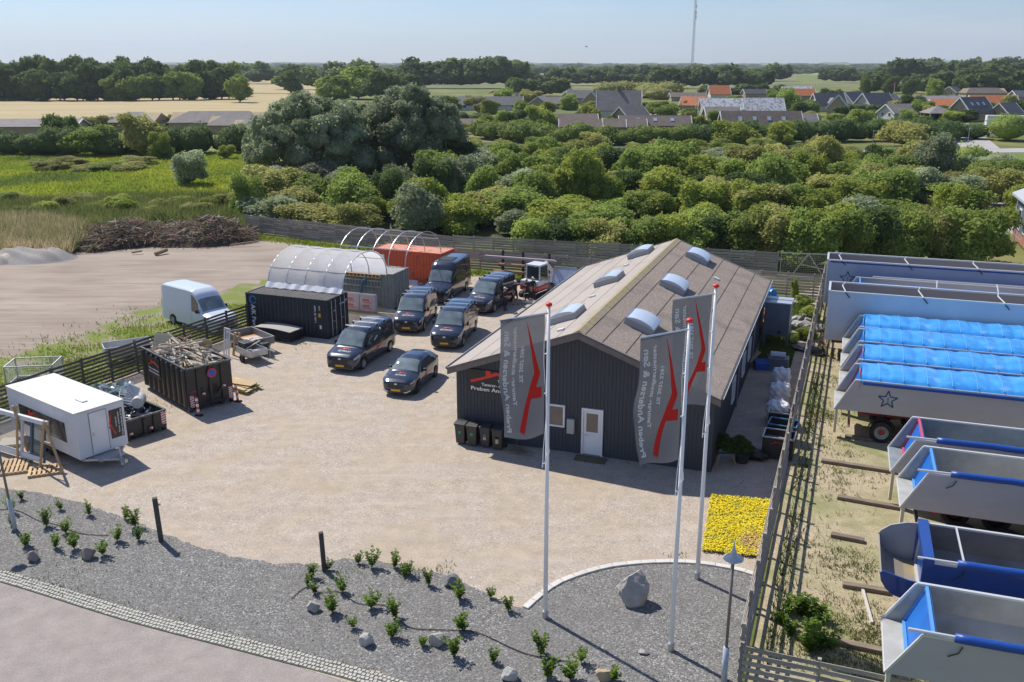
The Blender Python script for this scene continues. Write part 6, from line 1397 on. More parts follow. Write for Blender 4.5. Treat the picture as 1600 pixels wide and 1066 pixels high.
MB().bar((L_ + 1.1, W2 / 2, z0), (L_ + 1.55, W2 / 2, z0 + .03), .11, .09).box((L_ + 1.5, W2 / 2 - .07, z0 - .05), (L_ + 1.65, W2 / 2 + .07, z0 + .09)).build('coupling', galv, T); MB().tube([(L_ + .95, W2 / 2 + .14, .1), (L_ + .95, W2 / 2 + .14, .9)], .035, 8).tube([(L_ + .95, W2 / 2 + .1, .1), (L_ + .95, W2 / 2 + .2, .1)], .11, 12).bar((L_ + .95, W2 / 2 + .14, .9), (L_ + 1.1, W2 / 2 + .14, .95), .03).build('jockey_wheel', galv, T)
for s__ in (-1, 1): MB().box((2.1, .0 if s__ < 0 else W2 - .26, .30), (3.75, .26 if s__ < 0 else W2, z0)).build('mudguard', plast, T)
for X in (2.5, 3.3):
    for Y in (.14, W2 - .14): MB().lathe([(0, -.1), (.28, -.1), (.3, 0), (.28, .1), (0, .1)], 18, axis='y').build('wheel', rubber, T, loc=(X, Y, .3))
for Y in (.1, W2 - .1): MB().box((-.03, Y - .08, 2.3), (0, Y + .08, 2.42)).build('marker_lamp', redw, T)
# ---------------- flat grey tipper trailer and the stack of sheets next to it
T2 = thing('flatbed_trailer', 'small grey drop-side trailer with a rusty patch on its pale bed', 'trailer', (-17.41, 53.84, .01), R(-47.5)); L_, W2, z0, z1 = 2.87, 1.68, .52, .92
gs = mat('grey_steel_side', (.20, .20, .20), .6, col2=(.26, .255, .25), scale=3); bedm = mat('pale_bed_with_rust', (.52, .52, .53), .5, col2=(.50, .24, .06), scale=.9, lo=.52, hi=.60, detail=3)
MB().box((.0, .0, z0 - .05), (L_, W2, z0)).build('bed', bedm, T2)
for a, b in (((0, 0), (L_, .05)), ((0, W2 - .05), (L_, W2)), ((0, .05), (.05, W2 - .05)), ((L_ - .05, .05), (L_, W2 - .05))): MB().box((a[0], a[1], z0), (b[0], b[1], z1)).box((a[0] - .015, a[1] - .015, z1 - .06), (b[0] + .015, b[1] + .015, z1 + .01)).build('side_board', gs, T2)
MB().bar((L_ - .2, .3, .42), (L_ + 1.0, W2 / 2, .42), .07).bar((L_ - .2, W2 - .3, .42), (L_ + 1.0, W2 / 2, .42), .07).bar((L_ + .9, W2 / 2, .43), (L_ + 1.5, W2 / 2, .45), .08).box((0, .25, .38), (L_, .35, z0 - .06)).box((0, W2 - .35, .38), (L_, W2 - .25, z0 - .06)).build('drawbar', galv, T2); MB().box((L_ + .1, W2 / 2 - .25, .46), (L_ + .55, W2 / 2 + .25, .75)).build('tool_box', plast, T2, bevel=.02); MB().tube([(L_ + 1.1, W2 / 2 - .1, .02), (L_ + 1.1, W2 / 2 - .1, .75)], .03, 6).build('jockey_wheel', galv, T2)
for X in (1.0, 1.6):
    for Y in (-.02, W2 + .02): MB().lathe([(0, -.08), (.22, -.08), (.24, 0), (.22, .08), (0, .08)], 16, axis='y').build('wheel', rubber, T2, loc=(X, Y, .25))
g = G(436, 528); t = thing('sheet_stack', 'stack of dark corrugated and pale sheets leaning at the navy container', 'sheet stack', (g.x, g.y, .01), R(-28))
for i in range(9):
    zz = .10 + i * .075; MB().grid(lambda u, v: ((u - .5) * 2.9 + rnd.uniform(-.0, .0), (v - .5) * 1.25, zz + .07 * math.sin(u * 3.1) + (.012 * math.sin(v * 40) if i < 8 else 0)), 10, 14).build('sheet', mat('pale_cement_sheet', (.36, .345, .325), .8) if i == 8 else mat('dark_sheet', (.05, .052, .055), .6, rand=.3), t, loc=(rnd.uniform(-.08, .08), rnd.uniform(-.06, .06), 0), fix=False).modifiers.new('thick', 'SOLIDIFY').thickness = .03
MB().box((-1.3, -.5, 0), (-1.1, .5, .1)).box((1.1, -.5, 0), (1.3, .5, .1)).build('bearer', wood_grey, t)
# trestles, frames and a hand cart between skip and trailer
g = G(360, 560)
for i, (dx, h, tl) in enumerate(((.0, 1.5, 8), (.45, 1.35, -6))): loose('timber_post', ['pale round timber post standing left between skip and grey trailer', 'pale round timber post standing right between skip and grey trailer'][i], 'post', lambda q: q.tube([(0, 0, 0), (.1, .0, h)], .075, 8), wood_new, (g.x + dx, g.y + .6, .0), (R(tl), R(tl), 0))
openframe('white painted frame leaning beside the timber posts', (g.x - .55, g.y + .5, 0), (R(-8), 0, R(-35)), .5, 1.7, white, .07)
t = thing('utility_trailer', 'small galvanised trailer full of odds and ends behind the large skip', 'trailer', (g.x + .4, g.y - .15, .0), R(-45)); MB().box((0, 0, .45), (1.7, 1.1, .5)).box((0, 0, .5), (1.7, .03, .8)).box((0, 1.07, .5), (1.7, 1.1, .8)).box((1.67, .03, .5), (1.7, 1.07, .8)).box((0, .03, .5), (.03, 1.07, .8)).build('box', galv, t); MB().bar((1.6, .55, .45), (2.6, .55, .42), .07).build('drawbar', galv, t)
for Y in (-.08, 1.18): MB().lathe([(0, -.07), (.22, -.07), (.22, .07), (0, .07)], 16, axis='y').build('wheel', rubber, t, loc=(.85, Y, .24))
MB().box((.1, .1, .8), (.9, .7, 1.1)).build('tool_case', plast, t, bevel=.03)
for j in range(3): MB().bar((.1 + j * .4, .2, .8), (.3 + j * .4, 1.0, 1.15), .05).build('plank', w3, t)
# mesh-cage trailer behind the fence at the left and a second one half hidden
def cage(label, x, y, yaw, L=2.6, Wd=1.6, H=1.5, mesh=True):
    t = thing('cage_trailer', label, 'trailer', (x, y, 0), R(yaw)); q = MB(); z = .55
    for a, b in (((0, 0), (L, 0)), ((L, 0), (L, Wd)), ((L, Wd), (0, Wd)), ((0, Wd), (0, 0))):
        for zz in (z, z + .35, H + z): q.bar((a[0], a[1], zz), (b[0], b[1], zz), .05)
        q.bar((a[0], a[1], z), (a[0], a[1], H + z), .06)
    q.build('frame', galv, t)
    for a, b in (((0, 0), (L, 0)), ((L, 0), (L, Wd)), ((L, Wd), (0, Wd)), ((0, Wd), (0, 0))):
        m_ = MB(); n = int(math.hypot(b[0] - a[0], b[1] - a[1]) / .09)
        for i in range(n): m_.bar((lrp(a[0], b[0], i / n), lrp(a[1], b[1], i / n), z + .35), (lrp(a[0], b[0], i / n), lrp(a[1], b[1], i / n), H + z), .008)
        for i in range(12): m_.bar((a[0], a[1], z + .35 + i * .09), (b[0], b[1], z + .35 + i * .09), .008)
        m_.build('mesh_panel', galv, t, kind='stuff')
        MB().bar((a[0], a[1], z + .17), (b[0], b[1], z + .17), .03, .33).build('side_board', galv, t)
    MB().box((0, 0, z - .05), (L, Wd, z)).build('bed', galv, t)
    for Y in (-.1, Wd + .1): MB().lathe([(0, -.08), (.28, -.08), (.28, .08), (0, .08)], 16, axis='y').build('wheel', rubber, t, loc=(L / 2, Y, .3))
    return t
p = G(8, 640); cage('galvanised mesh sided trailer standing on the grass behind the fence at the left', -25.6, 44.0, 8, 2.3, 1.5, 1.35)
t = thing('box_trailer', 'low grey sheet metal trailer half hidden behind the slatted fence', 'trailer', (-23.0, 49.6, 0), R(30)); MB().box((0, 0, .5), (2.6, 1.4, .55)).box((0, 0, .55), (2.6, .04, 1.1)).box((0, 1.36, .55), (2.6, 1.4, 1.1)).box((0, .04, .55), (.04, 1.36, 1.1)).box((2.56, .04, .55), (2.6, 1.36, 1.1)).build('box', galv, t); MB().bar((0, 0, 1.12), (2.6, 0, 1.12), .05).bar((0, 1.4, 1.12), (2.6, 1.4, 1.12), .05).build('rail', alu, t)
for Y in (-.1, 1.5): MB().lathe([(0, -.08), (.26, -.08), (.26, .08), (0, .08)], 16, axis='y').build('wheel', rubber, t, loc=(1.3, Y, .28))
# ---------------- pallets, A-trestles and the glazed facade element at the left
def pallet(label, x, y, yaw, L=1.2, Wd=.8, z=0.0):
    t = thing('pallet', label, 'pallet', (x, y, z), R(yaw))
    for i in range(3): MB().box((0, i * (Wd - .1) / 2, .0), (L, i * (Wd - .1) / 2 + .1, .1)).build('bearer', wood_new, t)
    n = int(L / .17)
    for i in range(n): MB().box((i * L / n, 0, .1), (i * L / n + .11, Wd, .125)).build('board', wood_new, t)
    return t
p = G(62, 742); pallet('fresh wooden pallet beneath the right timber trestle', p.x - .3, p.y - .4, 22, 1.3, 1.0)
p = G(-5, 738); t = pallet('wide weathered pallet at the left picture edge', p.x - .9, p.y - .9, 20, 2.4, 1.6); p = G(15, 700); pallet('pallet with a pale board on it beside the facade element', p.x - .6, p.y - .3, 20, 1.5, 1.2)
o = MB().box((0, 0, 0), (1.3, .9, .02)).build('plywood_sheet', mat('pale_plywood', (.58, .52, .44), .7), None, loc=(p.x - .5, p.y - .1, .13), rot=R(12)); tag(o, 'pale plywood sheet lying on the pallets at the left edge', 'board')
def atrestle(label, x, y, yaw, h=2.1, w=1.15):
    t = thing('trestle', label, 'trestle', (x, y, .12), R(yaw)); 
    MB().bar((-w / 2, 0, 0), (.06, 0, h), .09, .06).build('leg', wood_new, t); MB().bar((w / 2, .07, 0), (-.06, .07, h), .09, .06).build('leg', wood_new, t); MB().bar((-w * .22, .035, h * .55), (w * .22, .035, h * .55), .05, .08).build('brace', wood_new, t); return t
a1 = G(37, 738); a2 = G(25, 712)
atrestle('timber A-shaped trestle, right one holding the glazed element', G(78, 740).x, G(78, 740).y + .1, -28, 2.2, 1.35)
atrestle('timber A-shaped trestle, left one holding the glazed element', G(28, 722).x, G(28, 722).y + .5, 70, 2.3, .6)
f0 = Vector(G(-22, 700)); f1 = Vector(G(70, 728)); ang = math.atan2(f1.y - f0.y, f1.x - f0.x); Lf = (f1 - f0).length
T3 = thing('facade_element', 'large white framed glazed facade element leaning between timber trestles', 'window element', (f0.x, f0.y, .12), ang); T3.rotation_euler = (R(-10), 0, ang); T3.scale = (1, 1, .86)
ghost = mat('clear_glazing', (.30, .36, .36), .03, spec=1, alpha=.25)
q = MB(); q.box((0, -.07, 0), (Lf, .07, .28)).box((0, -.1, 1.95), (Lf + .1, .1, 2.15)).box((0, -.05, .28), (.10, .05, 1.95)).box((Lf * .62, -.05, .28), (Lf * .62 + .10, .05, 1.95)); q.build('white_frame', white, T3)
q = MB(); q.box((Lf * .78, -.06, .0), (Lf * .78 + .12, .06, 1.95)).box((Lf - .12, -.06, .0), (Lf, .06, 1.95)).box((Lf * .78 + .12, -.06, .28), (Lf - .12, .06, .4)); q.build('blue_grey_frame', mat('blue_grey_frame', (.07, .12, .16), .5), T3)
MB().box((.1, -.01, .28), (Lf * .62, .01, 1.95)).build('pane', ghost, T3); MB().box((Lf * .78 + .12, -.01, .4), (Lf - .12, .01, 1.95)).build('pane', ghost, T3)
# ---------------- cantilever rack with timber near the back fence, behind the vans
g0 = Vector((-1.1, 72.6, 0)); rk = thing('timber_rack', 'dark steel cantilever rack loaded with brown planks at the low back fence', 'rack', g0, R(-20)); dr = mat('dark_rusty_steel', (.05, .025, .022), .7)
for X in (.3, 2.0, 4.2):
    q = MB().box((X, 0, 0), (X + .16, .16, 2.3)).box((X - .03, -.9, 0), (X + .19, .6, .1))
    for z in (.55, 1.15, 1.75): q.box((X + .03, -.8, z), (X + .13, 0, z + .08))
    q.build('column', dr, rk)
for z, n, m, l0, l1 in ((.63, 5, w2, -.3, 4.7), (1.23, 4, w2, .2, 3.0), (1.83, 3, w1, -.8, 4.9), (.1, 4, wood_new, -.4, 4.4)):
    for i in range(n): 
        o = MB().box((l0 + rnd.uniform(-.2, .2), -.75 + i * .17, z), (l1 + rnd.uniform(-.2, .2), -.75 + i * .17 + .13, z + .06)).build('plank', m, None, loc=g0, rot=R(-20)); tag(o, {.63: 'brown plank on the lowest arms of the cantilever rack', 1.23: 'brown plank on the middle arms of the cantilever rack', 1.83: 'grey plank on the top arms of the cantilever rack', .1: 'pale timber baulk on the ground beneath the rack'}[z] + ', %s from the front' % ordw(i), 'plank', 'planks stored at the cantilever rack')
o = MB().box((-.8, -1.0, 1.83), (5.0, -.82, 2.0)).build('beam', mat('grey_violet_beam', (.38, .33, .36), .6), None, loc=g0, rot=R(-20)); tag(o, 'long pale grey beam on the outer edge of the rack top', 'beam')
# mini excavator with cab
EX = thing('mini_excavator', 'small white and red excavator with glazed cab by the workshop roof edge', 'excavator', (1.75, 66.6, .0), R(58)); exw = mat('white_machine_paint', (.66, .67, .68), .35, coat=.4); exr = mat('red_machine_paint', (.60, .02, .02), .35, coat=.4)
for Y in (-.75, .75): MB().prism([(-.95, .12), (-.8, 0), (.8, 0), (.95, .12), (.95, .3), (.8, .42), (-.8, .42), (-.95, .3)], Y - .16, Y + .16, 'y').build('track', rubber, EX)
MB().box((-.7, -.5, .42), (.7, .5, .6)).build('undercarriage', plast, EX); MB().box((-1.0, -.78, .6), (.6, .78, .95)).build('counterweight', exr, EX, bevel=.08); MB().box((-.95, -.75, .95), (.1, .75, 1.35)).build('engine_cover', exw, EX, bevel=.08)
q = MB()
for X in (-.45, .82):
    for Y in (-.6, .55): q.bar((X, Y, .95), (X * .9, Y * .95, 2.35), .09)
q.box((-.5, -.62, .95), (.86, .58, 1.15)).box((-.46, -.62, 2.32), (.80, .58, 2.45)); q.build('cab', exw, EX, bevel=.02)
for Y in (-.605, .56): MB().add([(-.38, Y, 1.2), (.76, Y, 1.2), (.70, Y * .96, 2.28), (-.36, Y * .96, 2.28)], [(0, 1, 2, 3)]).build('cab_window', car_glass, EX)
for X in (-.455, .85): MB().add([(X, -.5, 1.3), (X, .45, 1.3), (X * .93, .45, 2.26), (X * .93, -.5, 2.26)], [(0, 1, 2, 3)]).build('cab_window', car_glass, EX)
MB().box((-.1, -.3, 1.0), (.3, .3, 1.12)).box((-.2, -.3, 1.1), (-.08, .3, 1.75)).build('seat', exr, EX)
MB().bar((.7, .0, .9), (1.5, 0, 2.3), .2, .25).bar((1.5, 0, 2.3), (2.4, 0, 1.5), .18, .22).build('boom', exw, EX); MB().bar((2.4, 0, 1.5), (2.2, 0, .6), .14, .18).build('dipper', exw, EX); MB().prism([(1.9, .1), (2.3, .05), (2.45, .5), (2.2, .6)], -.25, .25, 'y').build('bucket', plast, EX)
g = G(823, 474); o = MB().bar((0, 0, .1), (0, 0, .75), .04).bar((0, 0, .7), (.35, 0, .75), .04).box((-.15, -.15, 0), (.6, .15, .2)).lathe([(0, -.05), (.16, -.05), (.16, .05), (0, .05)], 12, (.5, .2, .16), axis='y').build('machine_attachment', galv, None, loc=(g.x - .2, g.y, .01)); tag(o, 'small grey machine part on the ground between the workers', 'machine part')
g = G(880, 440); o = MB().add([(0, 0, 0), (1.8, 0, 0), (1.8, .8, 1.3), (0, .8, 1.3)], [(0, 1, 2, 3)]).bar((0, 0, 0), (0, .8, 1.3), .07).bar((1.8, 0, 0), (1.8, .8, 1.3), .07).bar((0, .8, 1.3), (1.8, .8, 1.3), .07).build('ramp', alu, None, loc=(g.x - 1.0, g.y - 1.2, .02), rot=R(-20)); tag(o, 'folded aluminium ramp standing beside the excavator', 'ramp')
# ================================================================ lorry trailers beyond the fence
tip_out = mat('dull_aluminium_side', (.50, .485, .49), .5, .15, col2=(.42, .41, .42), scale=.5, stretch=(.4, 1, 2)); tip_in = mat('worn_tipper_inside', (.50, .50, .46), .6, .2, col2=(.40, .39, .35), scale=1.2, col3=(.33, .29, .22), s3=.6, lo3=.55, hi3=.75)
tip_white = mat('white_trailer_end', (.62, .66, .72), .4); blue_tarp = mat('rolled_blue_tarp', (.012, .07, .33), .4, bump=.5, bscale=8, bdist=.03); tarp_l = mat('light_blue_tarp', (.035, .27, .72), .32, col2=(.07, .36, .78), scale=1.6, coat=.25, bump=.35, bscale=2.6, bdist=.08, col3=(.25, .47, .72), s3=1.1, lo3=.60, hi3=.80)
blue_gate = mat('bright_blue_tailgate', (.015, .16, .55), .4, col2=(.02, .12, .45), scale=1.5); red_ch = mat('red_chassis', (.33, .015, .015), .5); blue_dark = mat('deep_blue_paint', (.01, .06, .28), .35, coat=.4); hub = mat('steel_hub', (.40, .40, .41), .4, .6); star_b = mat('blue_star_outline', (.015, .08, .20), .5); rail_w = mat('pale_top_rail', (.66, .67, .66), .4, .3)
TYAW = R(-19.5); te = Vector((math.cos(TYAW), math.sin(TYAW))); tn_ = Vector((-math.sin(TYAW), math.cos(TYAW)))
tyre_me = MB().lathe([(.30, -.16), (.44, -.17), (.51, -.12), (.51, .12), (.44, .17), (.30, .16)], 28, axis='y').mesh('tyre', True); tyre_me.materials.append(rubber)
q = MB().lathe([(0, .02), (.10, .02), (.12, .06), (.16, .02), (.24, .04), (.27, .10), (.31, .12)], 24, axis='y'); rimT = q.mesh('rim'); rimT.materials.append(hub)
q = MB().lathe([(0, .07), (.09, .07), (.11, .03)], 16, axis='y')
for k in range(10): a = k * .628; q.box((.17 * math.cos(a) - .014, .03, .17 * math.sin(a) - .014), (.17 * math.cos(a) + .014, .06, .17 * math.sin(a) + .014))
hubT = q.mesh('hub_cap'); hubT.materials.append(mat('red_hub_cap', (.45, .02, .02), .4))
def axles(t, xs, W_):
    for x in xs:
        for sd_ in (-1, 1):
            Y = -.02 + .17 if sd_ < 0 else W_ + .02 - .17
            wh = D.objects.new('wheel', tyre_me); COL.objects.link(wh); wh.parent = t; wh.location = (x, Y, .51)
            for nm, me in (('rim', rimT), ('hub_cap', hubT)):
                ri = D.objects.new(nm, me); COL.objects.link(ri); ri.parent = wh; ri.rotation_euler = (0, 0, 0 if sd_ > 0 else math.pi); ri.location = (0, sd_ * .05, 0)
            mb = MB(); mb.grid(lambda u, v: (x + .60 * math.cos(math.pi * (.08 + .84 * u)), Y + (v - .5) * .40, .51 + .60 * math.sin(math.pi * (.08 + .84 * u))), 10, 1); mb.build('mudguard', plast, t, fix=False)
def star(t, x, z, s):
    P = []
    for k in range(10):
        a = math.pi / 2 + k * math.pi / 5; r = s if k % 2 == 0 else s * .42; P.append((x + r * math.cos(a), z + r * math.sin(a)))
    m = MB()
    for k in range(10): m.bar((P[k][0], -.012, P[k][1]), (P[(k + 1) % 10][0], -.012, P[(k + 1) % 10][1]), .012, .055, up=(0, 0, 1))
    m.build('star_emblem', star_b, t); m = MB()
    for i in range(4): m.box((x - .03, -.008, z - .14 + i * .07), (x + .05, -.002, z - .11 + i * .07))
    m.build('star_lettering', star_b, t)
def tipper(label, n, e, zt=2.9, zb=1.45, W_=2.55, L=11, slant=.75, tarp=None, starred=False, gate=blue_gate, inside=None, side=None, roll=None, pinkf=False, wheels=True, load=False, ch=red_ch, round_end=False):
    p = te * e + tn_ * n; t = thing('tipper_trailer', label, 'trailer', (p.x, p.y, .01), TYAW, 'tipper trailers beyond the fence')
    inside = inside or tip_in; side = side or tip_out; th = .05
    prof = [(0, zt), (L, zt), (L, zb), (-slant, zb)]
    if round_end: prof = [(0, zt), (L, zt), (L, zb), (-.1, zb)]
    inz = [(0, zt), (L, zt), (L, zb + .05), (-slant if not round_end else -.1, zb + .05)]
    for Y, nm in ((0, 'near_side'), (W_ - th, 'far_side')):
        MB().prism(prof, Y, Y + th, 'y').build('side_wall', side, t)
    MB().prism(inz, th + .002, th + .012, 'y').build('side_lining', inside, t); MB().prism(inz, W_ - th - .012, W_ - th - .002, 'y').build('side_lining', inside if not round_end else inside, t)
    MB().box((-slant if not round_end else -.1, th, zb), (L, W_ - th, zb + .06)).build('floor', inside, t); MB().box((L - .06, th, zb + .06), (L, W_ - th, zt)).build('front_wall', inside, t)
    # sloping corner fillets along the floor
    for Y, s_ in ((th + .015, 1), (W_ - th - .015, -1)): MB().add([(.3, Y, zb + .5), (L - .1, Y, zb + .5), (L - .1, Y + s_ * .4, zb + .07), (.3, Y + s_ * .4, zb + .07)], [(0, 1, 2, 3)]).build('corner_fillet', inside, t)
    r_ = MB()
    for Y in (.03, W_ - .03): r_.bar((0, Y, zt + .02), (L, Y, zt + .02), .10, .06)
    if not round_end:
        for Y in (.03, W_ - .03): r_.bar((0, Y, zt), (-slant, Y, zb), .07, .06)
        r_.bar((-slant, .03, zb), (-slant, W_ - .03, zb), .06)
    r_.bar((.9, .03, zt + .03), (.9, W_ - .03, zt + .03), .05) if not tarp and round_end else None
    r_.build('top_rail', rail_w, t)
    # tailgate set in from the slanted ends
    g0, g1 = (.28, zt - .02), (-.18, zb + .08)
    if round_end: g0, g1 = (-.02, zt), (-.1, zb)
    gm = MB().add([(g0[0], .08, g0[1]), (g0[0], W_ - .08, g0[1]), (g1[0], W_ - .08, g1[1]), (g1[0], .08, g1[1]), (g0[0] + .05, .08, g0[1]), (g0[0] + .05, W_ - .08, g0[1]), (g1[0] + .05, W_ - .08, g1[1]), (g1[0] + .05, .08, g1[1])], [(0, 1, 2, 3), (7, 6, 5, 4), (0, 4, 5, 1), (1, 5, 6, 2), (2, 6, 7, 3), (3, 7, 4, 0)]).build('tailgate', gate if not round_end else blue_dark, t)
    fm_ = mat('tailgate_frame', (.55, .08, .16) if pinkf else (.10, .30, .62), .5) if not round_end else rail_w; q = MB()
    dx = -.03
    for Y in (.12, W_ - .12): q.bar((g0[0] + dx, Y, g0[1]), (g1[0] + dx, Y, g1[1]), .07, .07)
    q.bar((g0[0] + dx, .1, g0[1]), (g0[0] + dx, W_ - .1, g0[1]), .08).bar((g1[0] + dx, .1, g1[1] + .03), (g1[0] + dx, W_ - .1, g1[1] + .03), .08); q.build('gate_frame', fm_, gm)
    q = MB(); q.box((g0[0] - .12, .5, zt - .55), (g0[0] - .06, .62, zt - .25)); q.build('latch', plast, gm)
    if round_end:
        # the raised rounded grain door: a curved scoop swung out behind the body
        q = MB(); pr = [(-.1, zb - .05), (-.5, zb - .03), (-.85, zb + .06), (-1.1, zb + .24), (-1.25, zb + .48), (-1.3, zb + .72)]
        q.grid(lambda u, v: (pr[min(4, int(u * 5))][0] + (pr[min(5, int(u * 5) + 1)][0] - pr[min(4, int(u * 5))][0]) * (u * 5 - min(4, int(u * 5))), .05 + v * (W_ - .1), pr[min(4, int(u * 5))][1] + (pr[min(5, int(u * 5) + 1)][1] - pr[min(4, int(u * 5))][1]) * (u * 5 - min(4, int(u * 5)))), 10, 2)
        sc = q.build('swung_door', mat('stained_door_sheet', (.33, .30, .25), .5, .3, col2=(.45, .34, .17), scale=.9, lo=.5, hi=.7), t, fix=False); sc.modifiers.new('thick', 'SOLIDIFY').thickness = .05
        MB().prism(pr + [(-1.22, zb + .8), (-.9, zb + .72), (-.5, zb + .62), (-.1, zb + .6)], .0, .05, 'y').build('door_cheek', blue_dark, t); MB().prism(pr + [(-1.2, zt - .42), (-.95, zt - .2), (-.5, zt - .04), (-.1, zt)], W_ - .05, W_, 'y').build('door_cheek', mat('grey_worn_cheek', (.42, .42, .42), .5, .3), t)
        MB().box((-.2, -.03, zt - .1), (.1, W_ + .03, zt + .12)).build('portal_frame', blue_dark, t)
        for Y in (-.02, W_ - .1): MB().box((-.2, Y, zb - .3), (.12, Y + .12, zt - .1)).build('portal_post', blue_dark, t)
    if roll:
        MB().tube([(.7, -.02, zt + .12)] + [(x, -.02 + .02 * math.sin(x * 3), zt + .12 + .01 * math.sin(x * 5)) for x in [1 + i * .8 for i in range(12)] if x < L] + [(L, -.02, zt + .12)], .12, 10).build('rolled_tarp', blue_tarp, t, smooth=True); MB().tube([(-.35, .03, zt + .1), (.75, .0, zt + .12)], .045, 8).build('tarp_tube', rail_w, t)
        MB().tube([(.9, -.03, zt - .1), (.82, -.05, zt - .28), (.6, -.05, zt - .42)], .018, 5).build('strap', plast, t)
    if tarp:
        m = MB(); x0 = .25
        def tf_(u, v):
            x = x0 + u * (L - x0); y = -.06 + v * (W_ + .12); k = abs(math.sin((x) * math.pi / 1.0)); arch = (1 - (2 * v - 1) ** 2) ** .7
            hh = (.30 - .05 * k ** 2 * (.6 + .8 * math.sin(int(x) * 5.3 + n) ** 2) + .03 * math.sin(int(x + .5) * 3.7 + y)) * arch * (1 if x > 1.0 else .75 + .25 * (x - x0))
            edge = -.16 if v in (0, 1) else 0
            return (x, y, zt + .07 + hh + edge + (.03 * math.sin(x * 9 + y * 4) * arch if x < 1.6 else .008 * math.sin(x * 13 + y * 7)))
        m.grid(tf_, 130, 16); o = m.build('tarpaulin', tarp_l, t, smooth=True, fix=False)
        m = MB(); m.grid(lambda u, v: (x0 - .02 - .03 * math.sin(u * 9), -.05 + u * (W_ + .1), zt - .35 + v * (.42 + .28 * (1 - (2 * u - 1) ** 2)) + .0), 12, 4); m.build('tarp_end', tarp_l, t, smooth=True, fix=False)
        MB().box((x0 + .1, -.09, zt - .14), (L, -.055, zt - .02)).build('tarp_hem', blue_tarp, t)
        m = MB()
        for i in range(int(L)):
            for v0 in range(8):
                pa = Vector(tf_(((1 + i) - x0) / (L - x0), .04 + v0 * .115)); pb = Vector(tf_(((1 + i) - x0) / (L - x0), .04 + (v0 + 1) * .115)); pa.z += .012; pb.z += .012; m.bar(pa, pb, .03, .015)
        m.build('tarp_seam', mat('tarp_seam_pale', (.16, .40, .68), .4), t, kind='stuff')
    if starred: star(t, 1.45, (zt + zb) / 2 - .02, .42)
    m = MB().box((.4, .7, zb - .35), (L, .82, zb)).box((.4, W_ - .82, zb - .35), (L, W_ - .7, zb)).box((.35, .3, zb - .25), (.5, W_ - .3, zb - .1)); m.build('chassis', ch, t)
    MB().box((-.1, .1, .55), (.0, W_ - .1, .68)).build('rear_bumper', plast if not starred else galv, t)
    for Y in (.12, W_ - .38): MB().box((-.12, Y, .7), (-.02, Y + .26, .82)).build('tail_lamp', redw, t)
    MB().box((-slant + .05 if not round_end else -.5, .02, .25), (-slant + .16 if not round_end else -.4, .34, zb)).build('mud_flap', mat('yellowed_white_flap', (.58, .54, .42), .6), t)
    if wheels: axles(t, (1.35, 2.75, 4.15), W_)
    if load:
        dm = mat('black_grain_residue', (.03, .025, .02), .9, col2=(.14, .10, .06), scale=9)
        m = MB(); m.grid(lambda u, v: (2.2 + u * 5.5, .55 + v * 1.9, zb + .08 + .42 * (v ** 2) * math.sin(u * 3.14) ** .7 + .03 * math.sin(u * 30 + v * 17)), 30, 10); m.build('residue', dm, t, fix=False)
    return t
tipper('open silver tipper with bright blue tailgate at the lower right corner, nearest the camera', 21.9, 3.0, 3.0, 1.75, roll=True, L=10)
tipper('blue framed tipper with rounded swung out door and dark grain residue inside', 26.2, 3.5, 2.75, 1.45, round_end=True, roll=True, side=blue_dark, inside=mat('dark_worn_inside', (.26, .255, .25), .55, .3, col2=(.18, .17, .16), scale=1), load=True, L=10)
tipper('open white ended tipper with blue tailgate, just above the blue framed one', 32.35, 3.85, 2.9, 1.5, roll=True, L=10)
tipper('open tipper with pink edged blue tailgate, directly below the starred trailer', 35.55, 3.65, 2.85, 1.45, roll=True, pinkf=True, inside=mat('bluish_worn_inside', (.34, .37, .38), .5, .3, col2=(.24, .27, .29), scale=1.2), L=10)
tipper('silver tipper with a blue star on its side, red hubs and light blue tarpaulin', 42.1, 1.49, 2.86, 1.40, tarp=True, starred=True, pinkf=True, L=11.5)
tipper('light blue tarpaulin covered tipper directly behind the starred one', 45.35, 1.65, 2.86, 1.40, tarp=True, pinkf=True, L=12)
tipper('light blue tarpaulin covered tipper, third row from the starred one', 48.6, 1.70, 2.86, 1.40, tarp=True, L=12)
tipper('light blue tarpaulin covered tipper with rounded tail, standing next to the tall silver trailer', 51.75, 1.75, 2.8, 1.40, tarp=True, L=12.5, round_end=False)
